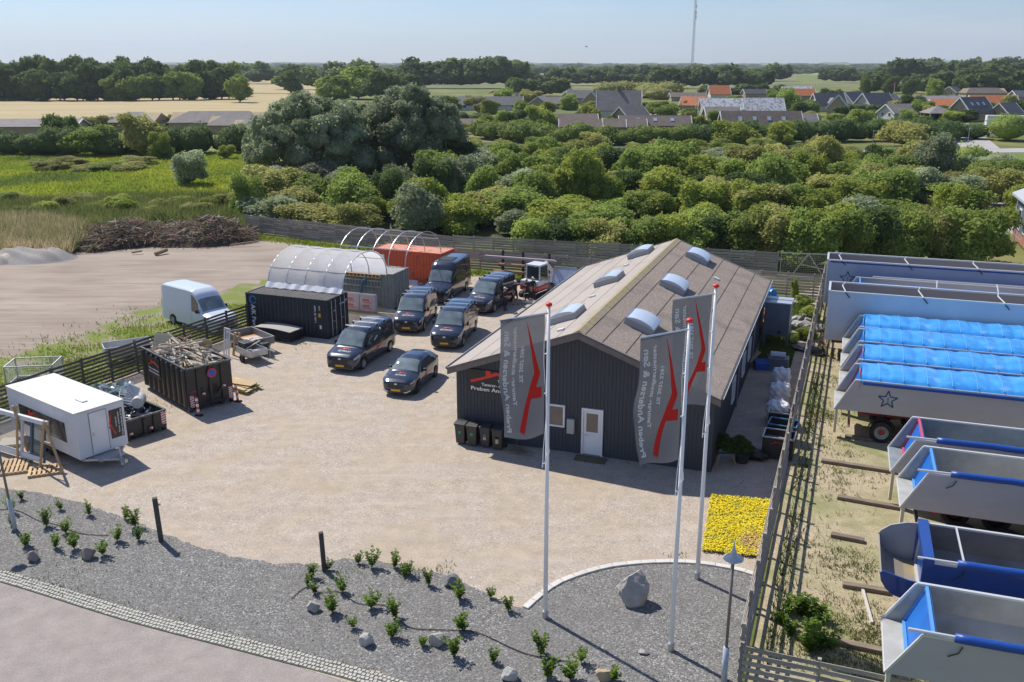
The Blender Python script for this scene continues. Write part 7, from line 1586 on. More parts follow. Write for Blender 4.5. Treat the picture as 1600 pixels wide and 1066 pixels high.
def boxer(label, n, e, zt, L, col, starred=False, rails=True, blue=None):
    W_ = 2.55; p = te * e + tn_ * n; t = thing('high_sided_trailer', label, 'trailer', (p.x, p.y, .01), TYAW, 'high sided trailers beyond the fence'); zb = 1.1
    for Y in (0, W_ - .05): MB().box((0, Y, zb), (L, Y + .05, zt)).build('side_wall', col, t)
    MB().box((0, .05, zb), (.05, W_ - .05, zt)).build('rear_door', tip_white, t); MB().box((L - .05, .05, zb), (L, W_ - .05, zt)).build('front_wall', col, t); MB().box((.05, .05, zb), (L - .05, W_ - .05, zb + .08)).build('floor', tip_in, t)
    for Y in (.055, W_ - .06): MB().box((.06, Y, zb + .1), (L - .06, Y + .005, zt - .02)).build('side_lining', mat('grey_brown_lining', (.34, .31, .30), .6), t)
    q = MB()
    for Y in (.02, W_ - .02): q.bar((-.02, Y, zt + .04), (L, Y, zt + .04), .12, .09)
    q.bar((.02, 0, zt + .04), (.02, W_, zt + .04), .12, .09); q.bar((.02, .02, zb), (.02, .02, zt), .09).build('top_rail', rail_w, t)
    for x in [.9 + i * 4.1 for i in range(int(L / 4.1) + 1)]:
        if x < L: MB().tube([(x, -.03, zt + .08), (x - .2, W_ * .5, zt + .16), (x, W_, zt + .08)], .035, 6).build('cross_bow', rail_w, t); MB().bar((x, -.05, zt + .02), (x + .25, -.07, zt - .25), .05).build('strap_buckle', plast, t)
    if blue: MB().bar((.2, -.03, zt - .06), (L, -.03, zt - .06), .04, .10).build('blue_stripe', blue_tarp, t)
    if starred: star(t, 1.35, zt - 1.15, .5)
    MB().box((.4, .7, zb - .35), (L, .82, zb)).box((.4, W_ - .82, zb - .35), (L, W_ - .7, zb)).build('chassis', red_ch, t); axles(t, (2.2, 3.6, 5.0), W_)
    for Y in (.1, W_ - .4): MB().box((-.04, Y, .75), (.04, Y + .3, .92)).build('tail_lamp', redw, t)
    MB().box((0, .1, .6), (.1, W_ - .1, .72)).build('rear_bumper', galv, t)
    if blue == 'roll': pass
    return t
sil = mat('bluish_silver_side', (.62, .63, .66), .42, .1, col2=(.54, .56, .60), scale=.4); sil2 = mat('blue_tinted_side', (.34, .40, .50), .4, .1, col2=(.40, .45, .54), scale=.5)
boxer('tall smooth silver grey trailer with white top rails, behind the tarpaulin covered tippers', 54.75, 0.0, 3.95, 15.5, sil)
boxer('tall blue grey trailer with a star at its tail, furthest of the row', 63.8, -.3, 4.0, 17.5, sil2, starred=True, blue=True)
t = tipper('deep blue tarpaulin sided trailer between the two tall trailers', 60.0, 1.55, 3.25, 1.5, L=15.5, side=mat('deep_blue_curtain', (.008, .03, .26), .4, bump=.6, bscale=1.2, bdist=.1), inside=tip_out, gate=blue_gate)
MB().tube([(.1, .0, 3.35), (15, .0, 3.35)], .14, 10).build('rolled_tarp', mat('mid_blue_tarp_roll', (.03, .15, .45), .35, bump=.6, bscale=6), t, smooth=True)
MB().tube([(1.0, 2.4, 3.4), (14, 2.45, 3.4)], .05, 6).build('tarp_tube', rail_w, t)
for x in (4.6, 8.0, 11.4): MB().bar((x, .1, 3.38), (x + .2, 2.4, 3.42), .06).build('cross_bow', rail_w, t)
# sleepers lying on the sandy ground, weeds, white stick posts
slp = mat('old_sleeper', (.17, .13, .095), .9, col2=(.26, .21, .16), scale=3, stretch=(.5, 4, 4), rand=.15)
for (a, b, c, d), lab in (((1283, 722, 1400, 740), 'old timber sleeper on the sand, second from the far end'), ((1308, 779, 1410, 797), 'old timber sleeper on the sand, in the middle of the row'), ((1298, 838, 1350, 848), 'short old sleeper on the sand, just left of the blue framed tipper'), ((1316, 916, 1390, 928), 'old sleeper lying below the rounded door of the blue framed tipper'), ((1300, 1004, 1384, 1022), 'bleached sleeper on the weedy ground in the lower right'), ((1320, 684, 1420, 696), 'old sleeper under the wheels of the starred trailer')):
    p, q_ = G(a, b), G(c, d); d_ = q_ - p; o = MB().box((0, -.13, 0), (d_.length, .13, .14)).build('sleeper', slp, None, loc=(p.x, p.y, .008), rot=math.atan2(d_.y, d_.x), bevel=.02); tag(o, lab, 'sleeper')
o = MB().bar((0, 0, .05), (1.9, 0, .05), .09).build('white_pole', mat('weathered_white_pole', (.55, .53, .47), .7), None, loc=(*G(1362, 976)[:2], .0), rot=R(78)); tag(o, 'weathered white pole lying on the weeds near the blue framed tipper', 'pole')
w_m = leaf_mat('weed_leaves', (.075, .115, .022), (.13, .18, .03)); w_d = leaf_mat('dry_weeds', (.20, .19, .07), (.28, .25, .10))
def weedpts(n, regions, seed, z=.01):
    r = random.Random(seed); out = []
    while len(out) < n:
        x, y, s = r.choice(regions); c = (x + r.gauss(0, s), y + r.gauss(0, s))
        for k in range(r.randint(3, 9)): out.append((c[0] + r.gauss(0, .09), c[1] + r.gauss(0, .09), z, r.uniform(.5, 1.3)))
    return out
# strip of growth along the foot of the double fence
line_pts = []; rr = random.Random(5)
for i in range(4200):
    u = rr.random(); bx = lrp(6.9, 24.9, u); by = lrp(22.3, 70.5, u); off = abs(rr.gauss(0, .32)) if rr.random() < .8 else rr.uniform(0, 1.8)
    if math.sin(by * 1.1) + math.sin(by * .43 + 2) + rr.gauss(0, .6) > -.5: line_pts.append((bx + .12 + off, by - off * .3, .01, rr.uniform(.4, 1.3)))
tag(blades('fence_foot_weeds', line_pts, .24, .022, w_m, 11), 'green weeds growing along the foot of the double slatted fence', 'weeds')
regs = [(G(px, py).x, G(px, py).y, s) for px, py, s in ((1350, 980, .8), (1330, 960, .7), (1370, 1000, .6), (1290, 650, .5), (1330, 600, .5), (1300, 700, .8), (1320, 740, .8), (1270, 1020, .5), (1380, 1000, .6), (1340, 1040, .7), (1310, 870, .6), (1340, 890, .5), (1300, 560, .8), (1400, 1050, .8), (1280, 760, 1.0), (1360, 1030, .9))]
tag(blades('sparse_weeds', weedpts(4200, regs, 3), .10, .016, w_m, 12), 'sparse green weeds on the sandy trailer parking', 'weeds')
tag(blades('dry_tufts', weedpts(5000, regs, 4), .09, .016, w_d, 13), 'dry yellowish tufts on the sandy trailer parking', 'weeds')
# ================================================================ flags, plants, stones, people, small things
pole_w = mat('white_fibreglass_pole', (.90, .90, .92), .4, coat=.2); flagc = mat('grey_flag_cloth', (.125, .13, .15), .8, trans=.35, alpha=.93, bump=.15, bscale=5, bdist=.02); fl_red = mat('flag_red', (.95, .05, .04), .7, trans=.55); fl_w = mat('flag_white', (.9, .9, .92), .7, trans=.3)
def flagpole(label, flabel, base, ztop, width, height, ang, sway, seed):
    """flag hangs from a top arm pointing along ang; print runs upward, as seen from behind"""
    H_ = 10.0; x, y = base; t = thing('flagpole', label, 'flagpole', (x, y, .01))
    MB().tube([(0, 0, 0), (0, 0, H_)], .075, 14, r2=.042).build('pole', pole_w, t, smooth=True)
    MB().tube([(0, 0, 0), (0, 0, .25)], .10, 14).build('socket', galv, t)
    bm = bmesh.new(); bmesh.ops.create_uvsphere(bm, u_segments=14, v_segments=8, radius=.085); me = D.meshes.new('finial'); bm.to_mesh(me); bm.free(); me.polygons.foreach_set('use_smooth', [True] * len(me.polygons)); o = finish('finial', me, red, t, (0, 0, H_ + .06)); o.scale = (1.15, 1.15, .8)
    dx, dy = math.cos(ang), math.sin(ang); nx, ny = -dy, dx; d = Vector((dx, dy, 0)); r = random.Random(seed); tp = H_ - .18
    MB().tube([(dx * .02, dy * .02, tp), (dx * width, dy * width, tp - .06)], .028, 8).build('flag_arm', rail_m, t)
    q = MB(); q.tube([(dx * .09, dy * .09, tp - .1)] + [(dx * (.10 + .05 * math.sin(k)), dy * (.10 + .05 * math.sin(k)), tp - .3 - k * .55) for k in range(9)], .012, 5)
    for zz in (tp - height * .33, tp - height * .66): q.tube([(.0, 0, zz), (dx * .13, dy * .13, zz)], .02, 5)
    q.tube([(dx * .05 + .1 * math.sin(k * .7), dy * .05 - .08, tp - height - .25 - .12 * k + .09 * math.sin(k * 2.2)) for k in range(8)], .02, 5); q.tube([(0, 0, 1.35), (.02, -.1, 1.2)], .02, 5); q.build('halyard', pole_w, t)
    F = thing('flag', flabel, 'flag', (x, y, .01))
    def wp(c):
        # c.x: 0 bottom .. height top ; c.y: 0 free edge .. width pole side ; c.z thickness
        u = c.x / height; s = 1 - c.y / width                       # s: 0 at pole, 1 at free edge
        wav = .24 * s * math.sin(u * 7 + seed) * (1.15 - u) + .14 * math.sin(s * 5 + u * 4 + seed) * (1 - u) * s + .05 * math.sin(u * 17 + s * 3) * (1 - u) * s
        sx = (.12 + (width - .12) * s) * (1 - sway * (1 - u) * s); zz = tp - .05 * s - height * (1 - u) - .18 * s * (1 - u) ** 3 * math.sin(s * 3 + seed)
        k = (1 - u) * .10
        return Vector((dx * sx + nx * (wav + c.z), dy * sx + ny * (wav + c.z), zz + k * s))
    mb = MB(); mb.grid(lambda u, v: wp(Vector((u * height, v * width, 0))), 40, 18); cl_ = mb.build('cloth', flagc, F, smooth=True, fix=False)
    def dense(c0):  # lettering with finer mesh is not needed: each outline point follows the cloth
        return wp(c0)
    W2_ = width; a = .30
    def put(body, size, x0, y0, ft): lettering(body, size, fl_w, F, None, extrude=.014, warp=lambda c: wp(Vector((x0 + c.x, y0 + c.y, c.z))), fit=ft)
    put('Preben Andersen & Søn', .265, height * .045, W2_ * .085, height * .86); put('Tømrer- snedkermester', .185, height * .27, W2_ * .29, height * .66); put('Tlf. 2027 2381', .165, height * .45, W2_ * .46, height * .31)
    S_ = height * .595; sc = W2_ * 1.36 / 1.05
    me_ = MB(); P = [(px_, py_) for px_, py_ in logo_poly()]; me_.prism([(a_, b_) for a_, b_ in P], -.012, .012, 'z'); me = me_.mesh('emblem'); b2 = bmesh.new(); b2.from_mesh(me); bmesh.ops.triangulate(b2, faces=b2.faces)
    for _ in range(3): bmesh.ops.subdivide_edges(b2, edges=[e for e in b2.edges if e.calc_length() > .12], cuts=1, use_grid_fill=False); bmesh.ops.triangulate(b2, faces=b2.faces)
    b2.to_mesh(me); b2.free()
    for v in me.vertices: v.co = wp(Vector((height * .04 + v.co.x * S_, W2_ * .40 + v.co.y * sc * 1.05, v.co.z)))
    finish('emblem', me, fl_red, F)
    return t
b1, b2_, b3 = G(852, 966), G(1048, 1017), G(1089, 905)
fh = 3.3
flagpole('white flagpole standing left of the boulder', 'grey flag with red roof emblem and white lettering on the left flagpole', (b1.x, b1.y), 10, 1.50, 3.62, R(204), .02, 1)
flagpole('white flagpole nearest the camera, right of the boulder', 'grey flag with red roof emblem and white lettering on the nearest flagpole', (b2_.x, b2_.y), 10, 1.50, 3.70, R(204), -.04, 2)
flagpole('white flagpole at the kerb behind the boulder, furthest right', 'grey flag on the far right pole, partly hidden by the nearer flag', (b3.x, b3.y), 10, 1.45, 3.62, R(200), .02, 4)
# ---------- boulders
stone_m = mat('grey_granite', (.42, .40, .365), .9, col2=(.29, .275, .255), scale=3, bump=.7, bscale=9, col3=(.42, .38, .31), s3=1.5, lo3=.5, hi3=.62)
def rock(label, px, py, w, d, h, seed, m=stone_m, cuts=16, rz=0):
    r = random.Random(seed); bm = bmesh.new(); bmesh.ops.create_icosphere(bm, subdivisions=4, radius=1)
    for k in range(cuts):
        n = Vector((r.gauss(0, 1), r.gauss(0, 1), r.gauss(0, .8))).normalized(); lim = r.uniform(.58, .84)
        for v in bm.verts:
            e = v.co.dot(n) - lim
            if e > 0: v.co -= n * e * .93
    for v in bm.verts:
        c = v.co; v.co += c.normalized() * (.025 * math.sin(c.x * 11 + seed) * math.sin(c.y * 13) + .012 * math.sin(c.z * 31 + c.x * 19)); v.co.x *= w / 2; v.co.y *= d / 2; v.co.z = v.co.z * h * .62 + h * .38
        if v.co.z < -.05: v.co.z = -.05
    me = D.meshes.new('boulder'); bm.to_mesh(me); bm.free(); g = G(px, py)
    o = finish('boulder', me, m, None, (g.x, g.y, .02), rz); smooth_angle(o, 14); return tag(o, label, 'boulder')
rock('large pale granite boulder between the flagpoles inside the kerb ring', 990, 940, 1.4, 1.0, 1.15, 27, cuts=26, rz=.3)
dk_m = mat('dark_grey_stone', (.20, .205, .21), .9, col2=(.13, .135, .14), scale=3, bump=.6, bscale=9); lt_m = mat('pale_stone', (.46, .44, .41), .9, col2=(.36, .34, .31), scale=3, bump=.5, bscale=9, col3=(.46, .36, .24), s3=2, lo3=.6, hi3=.66); br_m = mat('brownish_stone', (.30, .26, .22), .9, col2=(.24, .20, .17), scale=3, bump=.5, bscale=9)
for a in (('rounded brownish stone at the left shrubs', 138, 873, .62, .5, .44, 11, br_m), ('smaller brown stone left of the rounded one', 52, 877, .45, .4, .36, 12, br_m), ('dark stone by the gravel edge near the middle shrubs', 708, 916, .72, .45, .42, 13, dk_m), ('mid grey stone below the right dark post', 490, 955, .5, .4, .34, 14, stone_m), ('white pale stone in the middle of the shrub bed', 575, 1008, .54, .42, .38, 15, lt_m),
          ('grey pointed stone beside two low shrubs', 684, 1008, .56, .42, .42, 16, stone_m), ('pale stone cut by the bottom picture edge', 797, 1062, .55, .42, .38, 17, lt_m), ('tan round stone at the bottom edge right of the shrubs', 942, 1062, .52, .42, .34, 18, mat('tan_stone', (.45, .35, .22), .9, col2=(.35, .27, .17), scale=3, bump=.5, bscale=9))): rock(*a[:7], m=a[7], cuts=12)
g = G(1006, 1022); rock('flat small grey stone with a red mark in front of the near flagpole', 1006, 1022, .32, .22, .12, 19, stone_m, cuts=8)
# ---------- young shrubs in the bed
SH = []
laurel = leaf_mat('glossy_laurel_leaves', (.085, .17, .018), (.21, .31, .035), sc=6)
for sd in range(4):
    r = random.Random(100 + sd); q = MB(); lf = MB()
    for s_ in range(13):
        a = r.uniform(0, 6.28); ln = r.uniform(.10, .36); H0 = r.uniform(.30, .60); tip = Vector((math.cos(a) * ln * .75, math.sin(a) * ln * .75, H0)); q.tube([(0, 0, 0), tip * .5 + Vector((0, 0, .05)), tip], .008, 4, r2=.004)
        for k in range(13):
            u = .22 + .8 * k / 12; c = tip * u; a2 = r.uniform(0, 6.28); d = Vector((math.cos(a2), math.sin(a2), r.uniform(-.1, .7))).normalized(); L0 = r.uniform(.08, .13); s0 = d.cross(Vector((0, 0, 1))).normalized() * L0 * .34
            lf.add([c, c + d * L0 * .5 - s0 + Vector((0, 0, .01)), c + d * L0, c + d * L0 * .5 + s0 + Vector((0, 0, .01))], [(0, 1, 2, 3)])
    a_ = q.mesh('stems'); a_.materials.append(bark); b_ = lf.mesh('foliage', fix=False); b_.materials.append(laurel); SH.append((a_, b_))
left = [(34, 781), (95, 797), (140, 806), (197, 812), (212, 824), (19, 802), (73, 824), (103, 834), (183, 846), (217, 846), (22, 828), (87, 857), (116, 858), (161, 868), (40, 855)]
mid = [(512, 892), (560, 882), (581, 888), (617, 888), (634, 900), (670, 915), (480, 915), (493, 928), (536, 926), (520, 958), (580, 952), (618, 966), (766, 935), (795, 955), (719, 938), (552, 982), (613, 998), (660, 1010), (722, 985), (709, 1026), (770, 1036), (846, 1022), (908, 1036), (855, 1060), (892, 1064), (487, 905), (960, 1064)]
def ordinal(n): return ['leftmost', 'second from the left', 'third from the left', 'fourth from the left', 'fifth from the left', 'sixth from the left', 'seventh from the left', 'eighth from the left', 'ninth from the left', 'tenth from the left', 'eleventh from the left', 'twelfth from the left', 'thirteenth from the left'][n]
def shrubs(L, where, group):
    Ls = sorted(L); rws = {}
    top = sorted(L, key=lambda p: p[1] - .12 * (p[0] - 500)); k = (len(top) + 2) // 3
    for i, p in enumerate(top): rws.setdefault(i // k, []).append(p)
    for ri, row in rws.items():
        for j, p in enumerate(sorted(row)):
            g = G(*p); lab = 'small leafy green shrub in the %s, %s row, %s' % (where, ['back', 'middle', 'front'][ri], ordinal(j))
            t = thing('shrub', lab, 'shrub', (g.x, g.y, .015), rnd.uniform(0, 6.28), group); v = SH[rnd.randrange(4)]; s = rnd.uniform(.68, 1.2)
            for nm, me in (('stems', v[0]), ('foliage', v[1])):
                o = D.objects.new(nm, me); COL.objects.link(o); o.parent = t; o.scale = (s, s, s * rnd.uniform(.8, 1.15))
shrubs(left, 'left gravel bed', 'young shrubs of the left gravel bed'); shrubs(mid, 'middle gravel bed', 'young shrubs of the middle gravel bed')
drip = mat('black_drip_hose', (.02, .02, .02), .6)
for pts_, lab in (([(0, 798), (30, 800), (60, 815), (90, 822), (120, 834), (150, 838), (170, 838)], 'black drip hose winding through the left shrubs'), ([(455, 938), (478, 920), (500, 928), (530, 927), (560, 945), (600, 948), (612, 958), (640, 982), (680, 986), (730, 988), (760, 996), (800, 1015), (830, 1026), (880, 1035), (900, 1036)], 'black drip hose winding through the middle shrubs')):
    P = catmull([Vector(G(*p)) for p in pts_], 5); q = MB(); q.tube([(p.x, p.y, .05) for p in P], .014, 6); tag(q.build('drip_hose', drip, None), lab, 'hose')
for px, py, lab in ((1256, 965, 'leafy weed clump at the fence shadow, upper one'), (1264, 1008, 'leafy weed clump at the fence shadow, lower one')):
    g = G(px, py); t = thing('weed_clump', lab, 'plant', (g.x, g.y, 0))
    for k in range(9):
        o = D.objects.new('foliage', SH[k % 4][1]); COL.objects.link(o); o.parent = t; o.location = (rnd.gauss(0, .38), rnd.gauss(0, .38), -.05); o.scale = (1.2, 1.2, rnd.uniform(.9, 1.3)); o.rotation_euler = (0, 0, k)
# ---------- dark posts, lamps
for i, (px, py, h, w, lab) in enumerate(((252, 846, 1.75, .17, 'dark square timber post at the left end of the yard opening'), (507, 893, 1.5, .15, 'dark square timber post in front of the middle shrubs'))):
    g = G(px, py); t = thing('post', lab, 'post', (g.x, g.y, 0), R(20)); t.rotation_euler = (R(1), R(-1.5), R(20)); MB().box((-w / 2, -w / 2, 0), (w / 2, w / 2, h)).build('shaft', mat('dark_green_grey_post', (.055, .055, .048), .85, col2=(.085, .08, .07), scale=5), t, bevel=.01)
    if i == 0: MB().box((w / 2, -.03, h - .32), (w / 2 + .08, .03, h - .24)).box((w / 2 + .05, -.03, h - .24), (w / 2 + .08, .03, h - .18)).build('hook', galv, t)
lampb = mat('pale_blue_grey_lamp', (.42, .47, .52), .35, coat=.3)
g = G(1136, 1066); t = thing('lamp_post', 'slim lamp post with a pale conical hat lamp at the end of the double fence', 'lamp post', (g.x - .12, g.y - .1, 0)); hh = 3.85
MB().tube([(0, 0, 0), (0, 0, 1.2)], .085, 12).build('lower_pole', lampb, t, smooth=True); MB().tube([(0, 0, 1.2), (0, 0, hh)], .042, 10).build('pole', mat('brown_grey_pole', (.20, .18, .16), .6), t, smooth=True)
MB().lathe([(0, .0), (.08, .0), (.10, .03), (.13, .04), (.13, .10), (.27, .13), (.27, .16), (.10, .22), (.05, .40), (.018, .50), (.012, .62), (0, .62)], 24).build('lamp_hat', lampb, t, loc=(0, 0, hh - .05), smooth=True)
g = G(24, 829); t = thing('lamp_post', 'slim lamp post leaning slightly at the left picture edge', 'lamp post', (g.x, g.y, 0)); t.rotation_euler = (R(-1), R(-2.5), 0)
MB().tube([(0, 0, 0), (0, 0, 1.3)], .085, 12).build('lower_pole', lampb, t, smooth=True); MB().tube([(0, 0, 1.3), (0, 0, 3.6)], .045, 10).build('pole', mat('brown_grey_pole', (.20, .18, .16), .6), t, smooth=True)
MB().tube([(0, 0, 3.6), (-.03, -.02, 3.9), (-.2, -.15, 4.1), (-.5, -.3, 4.1)], .035, 8).build('arm', lampb, t, smooth=True); MB().lathe([(0, 0), (.25, .03), (.22, .10), (.06, .18), (0, .18)], 18).build('lamp_hat', lampb, t, loc=(-.62, -.36, 4.0), smooth=True)
# ---------- sedum mat
sed_m = mat('yellow_sedum_flowers', (.82, .66, .015), .9, col2=(.50, .46, .05), scale=2.2, space='World', lo=.48, hi=.66, rand=.1); sed2 = mat('pink_sedum_flowers', (.55, .27, .22), .9, col2=(.50, .42, .10), scale=7, space='World')
A, Bc, Cc, Dd = [Vector(G(*p)) for p in ((1112, 777), (1202, 785), (1190, 873), (1098, 862))]
t = thing('sedum_mat', 'square mat of bright yellow flowering sedum with a pink patch at the fence', 'plant bed', (A.x, A.y, 0))
mb = MB(); mb.grid(lambda u, v: (A.lerp(Bc, u).lerp(Dd.lerp(Cc, u), v) - A) + Vector((0, 0, .06 + .02 * math.sin(u * 20) * math.sin(v * 23))), 12, 14); mb.build('mat_base', mat('sedum_green', (.36, .33, .04), .95, col2=(.50, .38, .10), scale=8, space='World'), t, fix=False)
r = random.Random(4)
for nm, m_, n in (('yellow_flowers', sed_m, 9000), ('pink_flowers', sed2, 900)):
    V = []; Fc = []
    for i in range(n):
        u, v = r.random(), r.random()
        if nm[0] == 'p': u = min(.98, max(.3, r.gauss(.80, .14))); v = min(.98, max(.3, r.gauss(.78, .10)))
        elif math.hypot((u - .8) / .18, (v - .78) / .13) < 1 and r.random() < .7: continue
        e = .03 * (r.random() < .5); u = u * 1.04 - .02 + .012 * math.sin(v * 31); v = v * 1.03 - .015; p = A.lerp(Bc, u).lerp(Dd.lerp(Cc, u), v) - A; s = r.uniform(.02, .045); z = r.uniform(.08, .16); a = r.uniform(0, 3.14); k = len(V)
        V += [(p.x + s * math.cos(a + j * 1.571), p.y + s * math.sin(a + j * 1.571), z + r.gauss(0, .012)) for j in range(4)]; Fc.append((k, k + 1, k + 2, k + 3))
    b = MB(); b.v = V; b.f = Fc; b.m = [0] * len(Fc); b.build(nm, m_, t, fix=False, kind='stuff')
# ---------- things in the alley right of the workshop
def alley(px, py): return G(px, py)
g = G(1212, 545); t = thing('silo_hopper', 'tall blue grey sheet metal hopper on legs behind the workshop corner', 'hopper', (g.x, g.y + .3, 0), R(-22)); hm_ = mat('blue_grey_sheet_metal', (.16, .20, .25), .4, .3, col2=(.13, .165, .21), scale=2)
MB().box((-.75, -.05, .75), (.75, 1.45, 2.75)).build('cabinet', hm_, t, bevel=.02); MB().box((-.8, -.1, 2.75), (.8, 1.5, 2.82)).bar((-.8, .7, 2.84), (.8, .7, 2.84), .05).build('lid', mat('pale_lid', (.48, .52, .58), .3, .3), t)
for X in (-.68, .68):
    for Y in (.02, 1.38): MB().box((X - .07, Y - .07, 0), (X + .07, Y + .07, .75)).build('leg', hm_, t)
MB().lathe([(0, -.03), (.1, -.03), (.1, .03), (0, .03)], 16, axis='y').build('outlet', plast, t, loc=(.2, -.08, 1.0))
bag_m = mat('white_bag_plastic', (.86, .86, .88), .5, col2=(.78, .78, .83), scale=3, bump=.8, bscale=5, bdist=.06, trans=.1)
def blob(name, label, cat, x, y, w, d, h, m, seed, z=0.0, rz=0.0, amp=.10, sub=4, boxy=True, group=None):
    r = random.Random(seed); bm = bmesh.new(); bmesh.ops.create_icosphere(bm, subdivisions=sub, radius=1)
    ph = [r.uniform(0, 6) for _ in range(6)]
    for v in bm.verts:
        c = v.co.copy()
        if boxy: k = max(abs(c.x), abs(c.y), abs(c.z)); c = c.lerp(c / k, .55)
        n = amp * (math.sin(c.x * 6 + ph[0]) * math.sin(c.y * 7 + ph[1]) + .6 * math.sin(c.z * 11 + ph[2] + c.x * 9) + .4 * math.sin(c.y * 19 + ph[3]) * math.sin(c.z * 15 + ph[4]))
        c += c.normalized() * n; v.co = Vector((c.x * w / 2, c.y * d / 2, max(0, (c.z + .95) * h / 2)))
    me = D.meshes.new(name); bm.to_mesh(me); bm.free(); me.polygons.foreach_set('use_smooth', [True] * len(me.polygons)); o = finish(name, me, m, None, (x, y, z), rz); return tag(o, label, cat, group)
for px, py, w, h, sd, lab in ((1222, 606, .95, 1.0, 1, 'white bulk bag of rubbish, furthest of the three by the fence'), (1219, 632, 1.0, 1.05, 2, 'white bulk bag of rubbish, middle one of the three'), (1217, 662, 1.05, 1.05, 3, 'white bulk bag of rubbish with a blue print, nearest of the three')):
    g = G(px, py); blob('bulk_bag', lab, 'bulk bag', g.x, g.y + .3, w, w, h, bag_m, sd, rz=R(-20), amp=.13)
g = G(1217, 659); MB().box((-.2, -.62, .25), (.1, -.60, .5)).build('blue_print', blue_p, D.objects['bulk_bag.002'] if 'bulk_bag.002' in D.objects else None)
rb_m = mat('dark_tub_plastic', (.03, .028, .028), .5)
def tub(label, px, py, w, d, h, inner, rz=-20, rimc=None):
    g = G(px, py); t = thing('steel_tub', label, 'tub', (g.x, g.y, .01), R(rz)); q = MB(); th = .04
    q.box((0, 0, .1), (w, th, h)).box((0, d - th, .1), (w, d, h)).box((0, th, .1), (th, d - th, h)).box((w - th, th, .1), (w, d - th, h)); q.build('body', rb_m, t); MB().box((th, th, h - .30), (w - th, d - th, h - .26)).build('contents', inner, t)
    q = MB(); q.bar((0, 0, h + .02), (w, 0, h + .02), .05).bar((0, d, h + .02), (w, d, h + .02), .05).bar((0, 0, h + .02), (0, d, h + .02), .05).bar((w, 0, h + .02), (w, d, h + .02), .05); q.build('rim', rimc or galv, t); return t
tub('dark tub with a brown lid next to the bulk bags', 1199, 668, 1.1, .75, .75, mat('dull_brown_lid', (.14, .09, .08), .7)); tub('tilted tub with rusty inside and blue rim', 1197, 690, 1.25, .9, .85, rust, -26, blue_p)
tt = tub('grey tub with a red emblem, nearest of the tubs by the fence', 1189, 716, 1.3, 1.05, 1.0, mat('grey_brown_lining2', (.20, .16, .15), .7), -22, galv); logo(red, tt, frame_m((.35, -.01, .72), (1, 0, 0), (0, 0, 1)), .35)
g = G(1186, 712); blob('rubbish_sack', 'black rubbish sack slumped before the nearest tub', 'sack', g.x - .35, g.y - .35, 1.3, .6, .5, mat('black_sack', (.012, .012, .013), .3, bump=.7, bscale=6, bdist=.04), 7, rz=R(-35), amp=.1, boxy=False)
g = G(1175, 700); t = thing('debris_heap', 'low heap of dark boards and debris on the ground by the fence', 'debris', (g.x + .9, g.y - .7, 0)); 
for i in range(9): MB().bar((rnd.uniform(-.5, .3), rnd.uniform(-.5, .3), .03 + i * .02), (rnd.uniform(.0, .9), rnd.uniform(-.3, .5), .05 + i * .02), .1, .03).build('board', [rust, wood_dark, w2][i % 3], t)
g = G(1205, 580); t = thing('work_machine', 'grey sheet metal machine with rounded drum between bags and hopper', 'machine', (g.x - .2, g.y + .1, 0), R(-20)); MB().box((0, 0, 0), (1.1, .8, .75)).build('body', hm_, t, bevel=.03); MB().lathe([(0, -.4), (.2, -.4), (.2, .4), (0, .4)], 16, axis='y').build('drum', galv, t, loc=(.5, .4, .85), rot=(0, 0, R(90)))
g = G(1182, 578); o = MB().box((0, 0, 0), (.9, .9, .45)).build('blue_crate', mat('bright_blue_plastic', (.02, .09, .42), .4), None, loc=(g.x - .1, g.y - .1, 0), rot=R(-5), bevel=.04); tag(o, 'bright blue plastic crate in the alley grass', 'crate')
o = MB().box((0, 0, 0), (1.5, .22, .04)).build('plank', wood_new, None, loc=(g.x - .6, g.y - .1, .2)); o.rotation_euler = (0, R(-22), R(42)); tag(o, 'tan plank leaning across the blue crate', 'plank')
o = blob('blue_tarp_bundle', 'bright blue tarpaulin bundle behind the workshop corner', 'tarpaulin', G(1199, 478).x, G(1199, 478).y, 1.1, 1.2, 1.3, mat('cyan_tarp', (.015, .20, .50), .35, bump=.6, bscale=5, bdist=.05), 9, amp=.16)
for i, (px, py, cc, lab) in enumerate(((1196, 505, (.42, .13, .06), 'orange brown sack pile beside the hopper, upper one'), (1196, 522, (.38, .20, .10), 'orange brown sack pile beside the hopper, lower one'))): blob('sack_pile', lab, 'sacks', G(px, py).x, G(px, py).y, 1.0, 1.0, .9, mat('orange_sack', cc, .8, bump=.6, bscale=6), 30 + i, amp=.2)
conc = mat('broken_concrete', (.36, .35, .33), .95, col2=(.26, .25, .24), scale=4, bump=.6, bscale=12, rand=.3)
t = thing('rubble_heap', 'heap of broken grey concrete slabs right of the hopper', 'rubble', (*G(1250, 515)[:2], 0)); r = random.Random(6)
for i in range(34):
    M = Matrix.Translation((r.gauss(0, .55), r.gauss(0, 1.1), r.uniform(.05, .45))) @ Matrix.Rotation(r.uniform(0, 3.1), 4, 'Z') @ Matrix.Rotation(r.gauss(0, .5), 4, 'X'); s = r.uniform(.12, .32)
    MB().box((-s, -s * .8, -.06), (s, s * .8, .08), M=M, taper=.85).build('concrete_slab', conc, t)
r = random.Random(15); q = MB(); cx, cy = G(1248, 548)[:2]
for i in range(7): q.box((-.35, -.2, 0), (.35, .2, .03), M=Matrix.Translation((cx + r.gauss(0, .4), cy + r.gauss(0, .3), .05 + i * .03)) @ Matrix.Rotation(r.uniform(0, 3), 4, 'Z') @ Matrix.Rotation(r.gauss(0, .25), 4, 'X'))
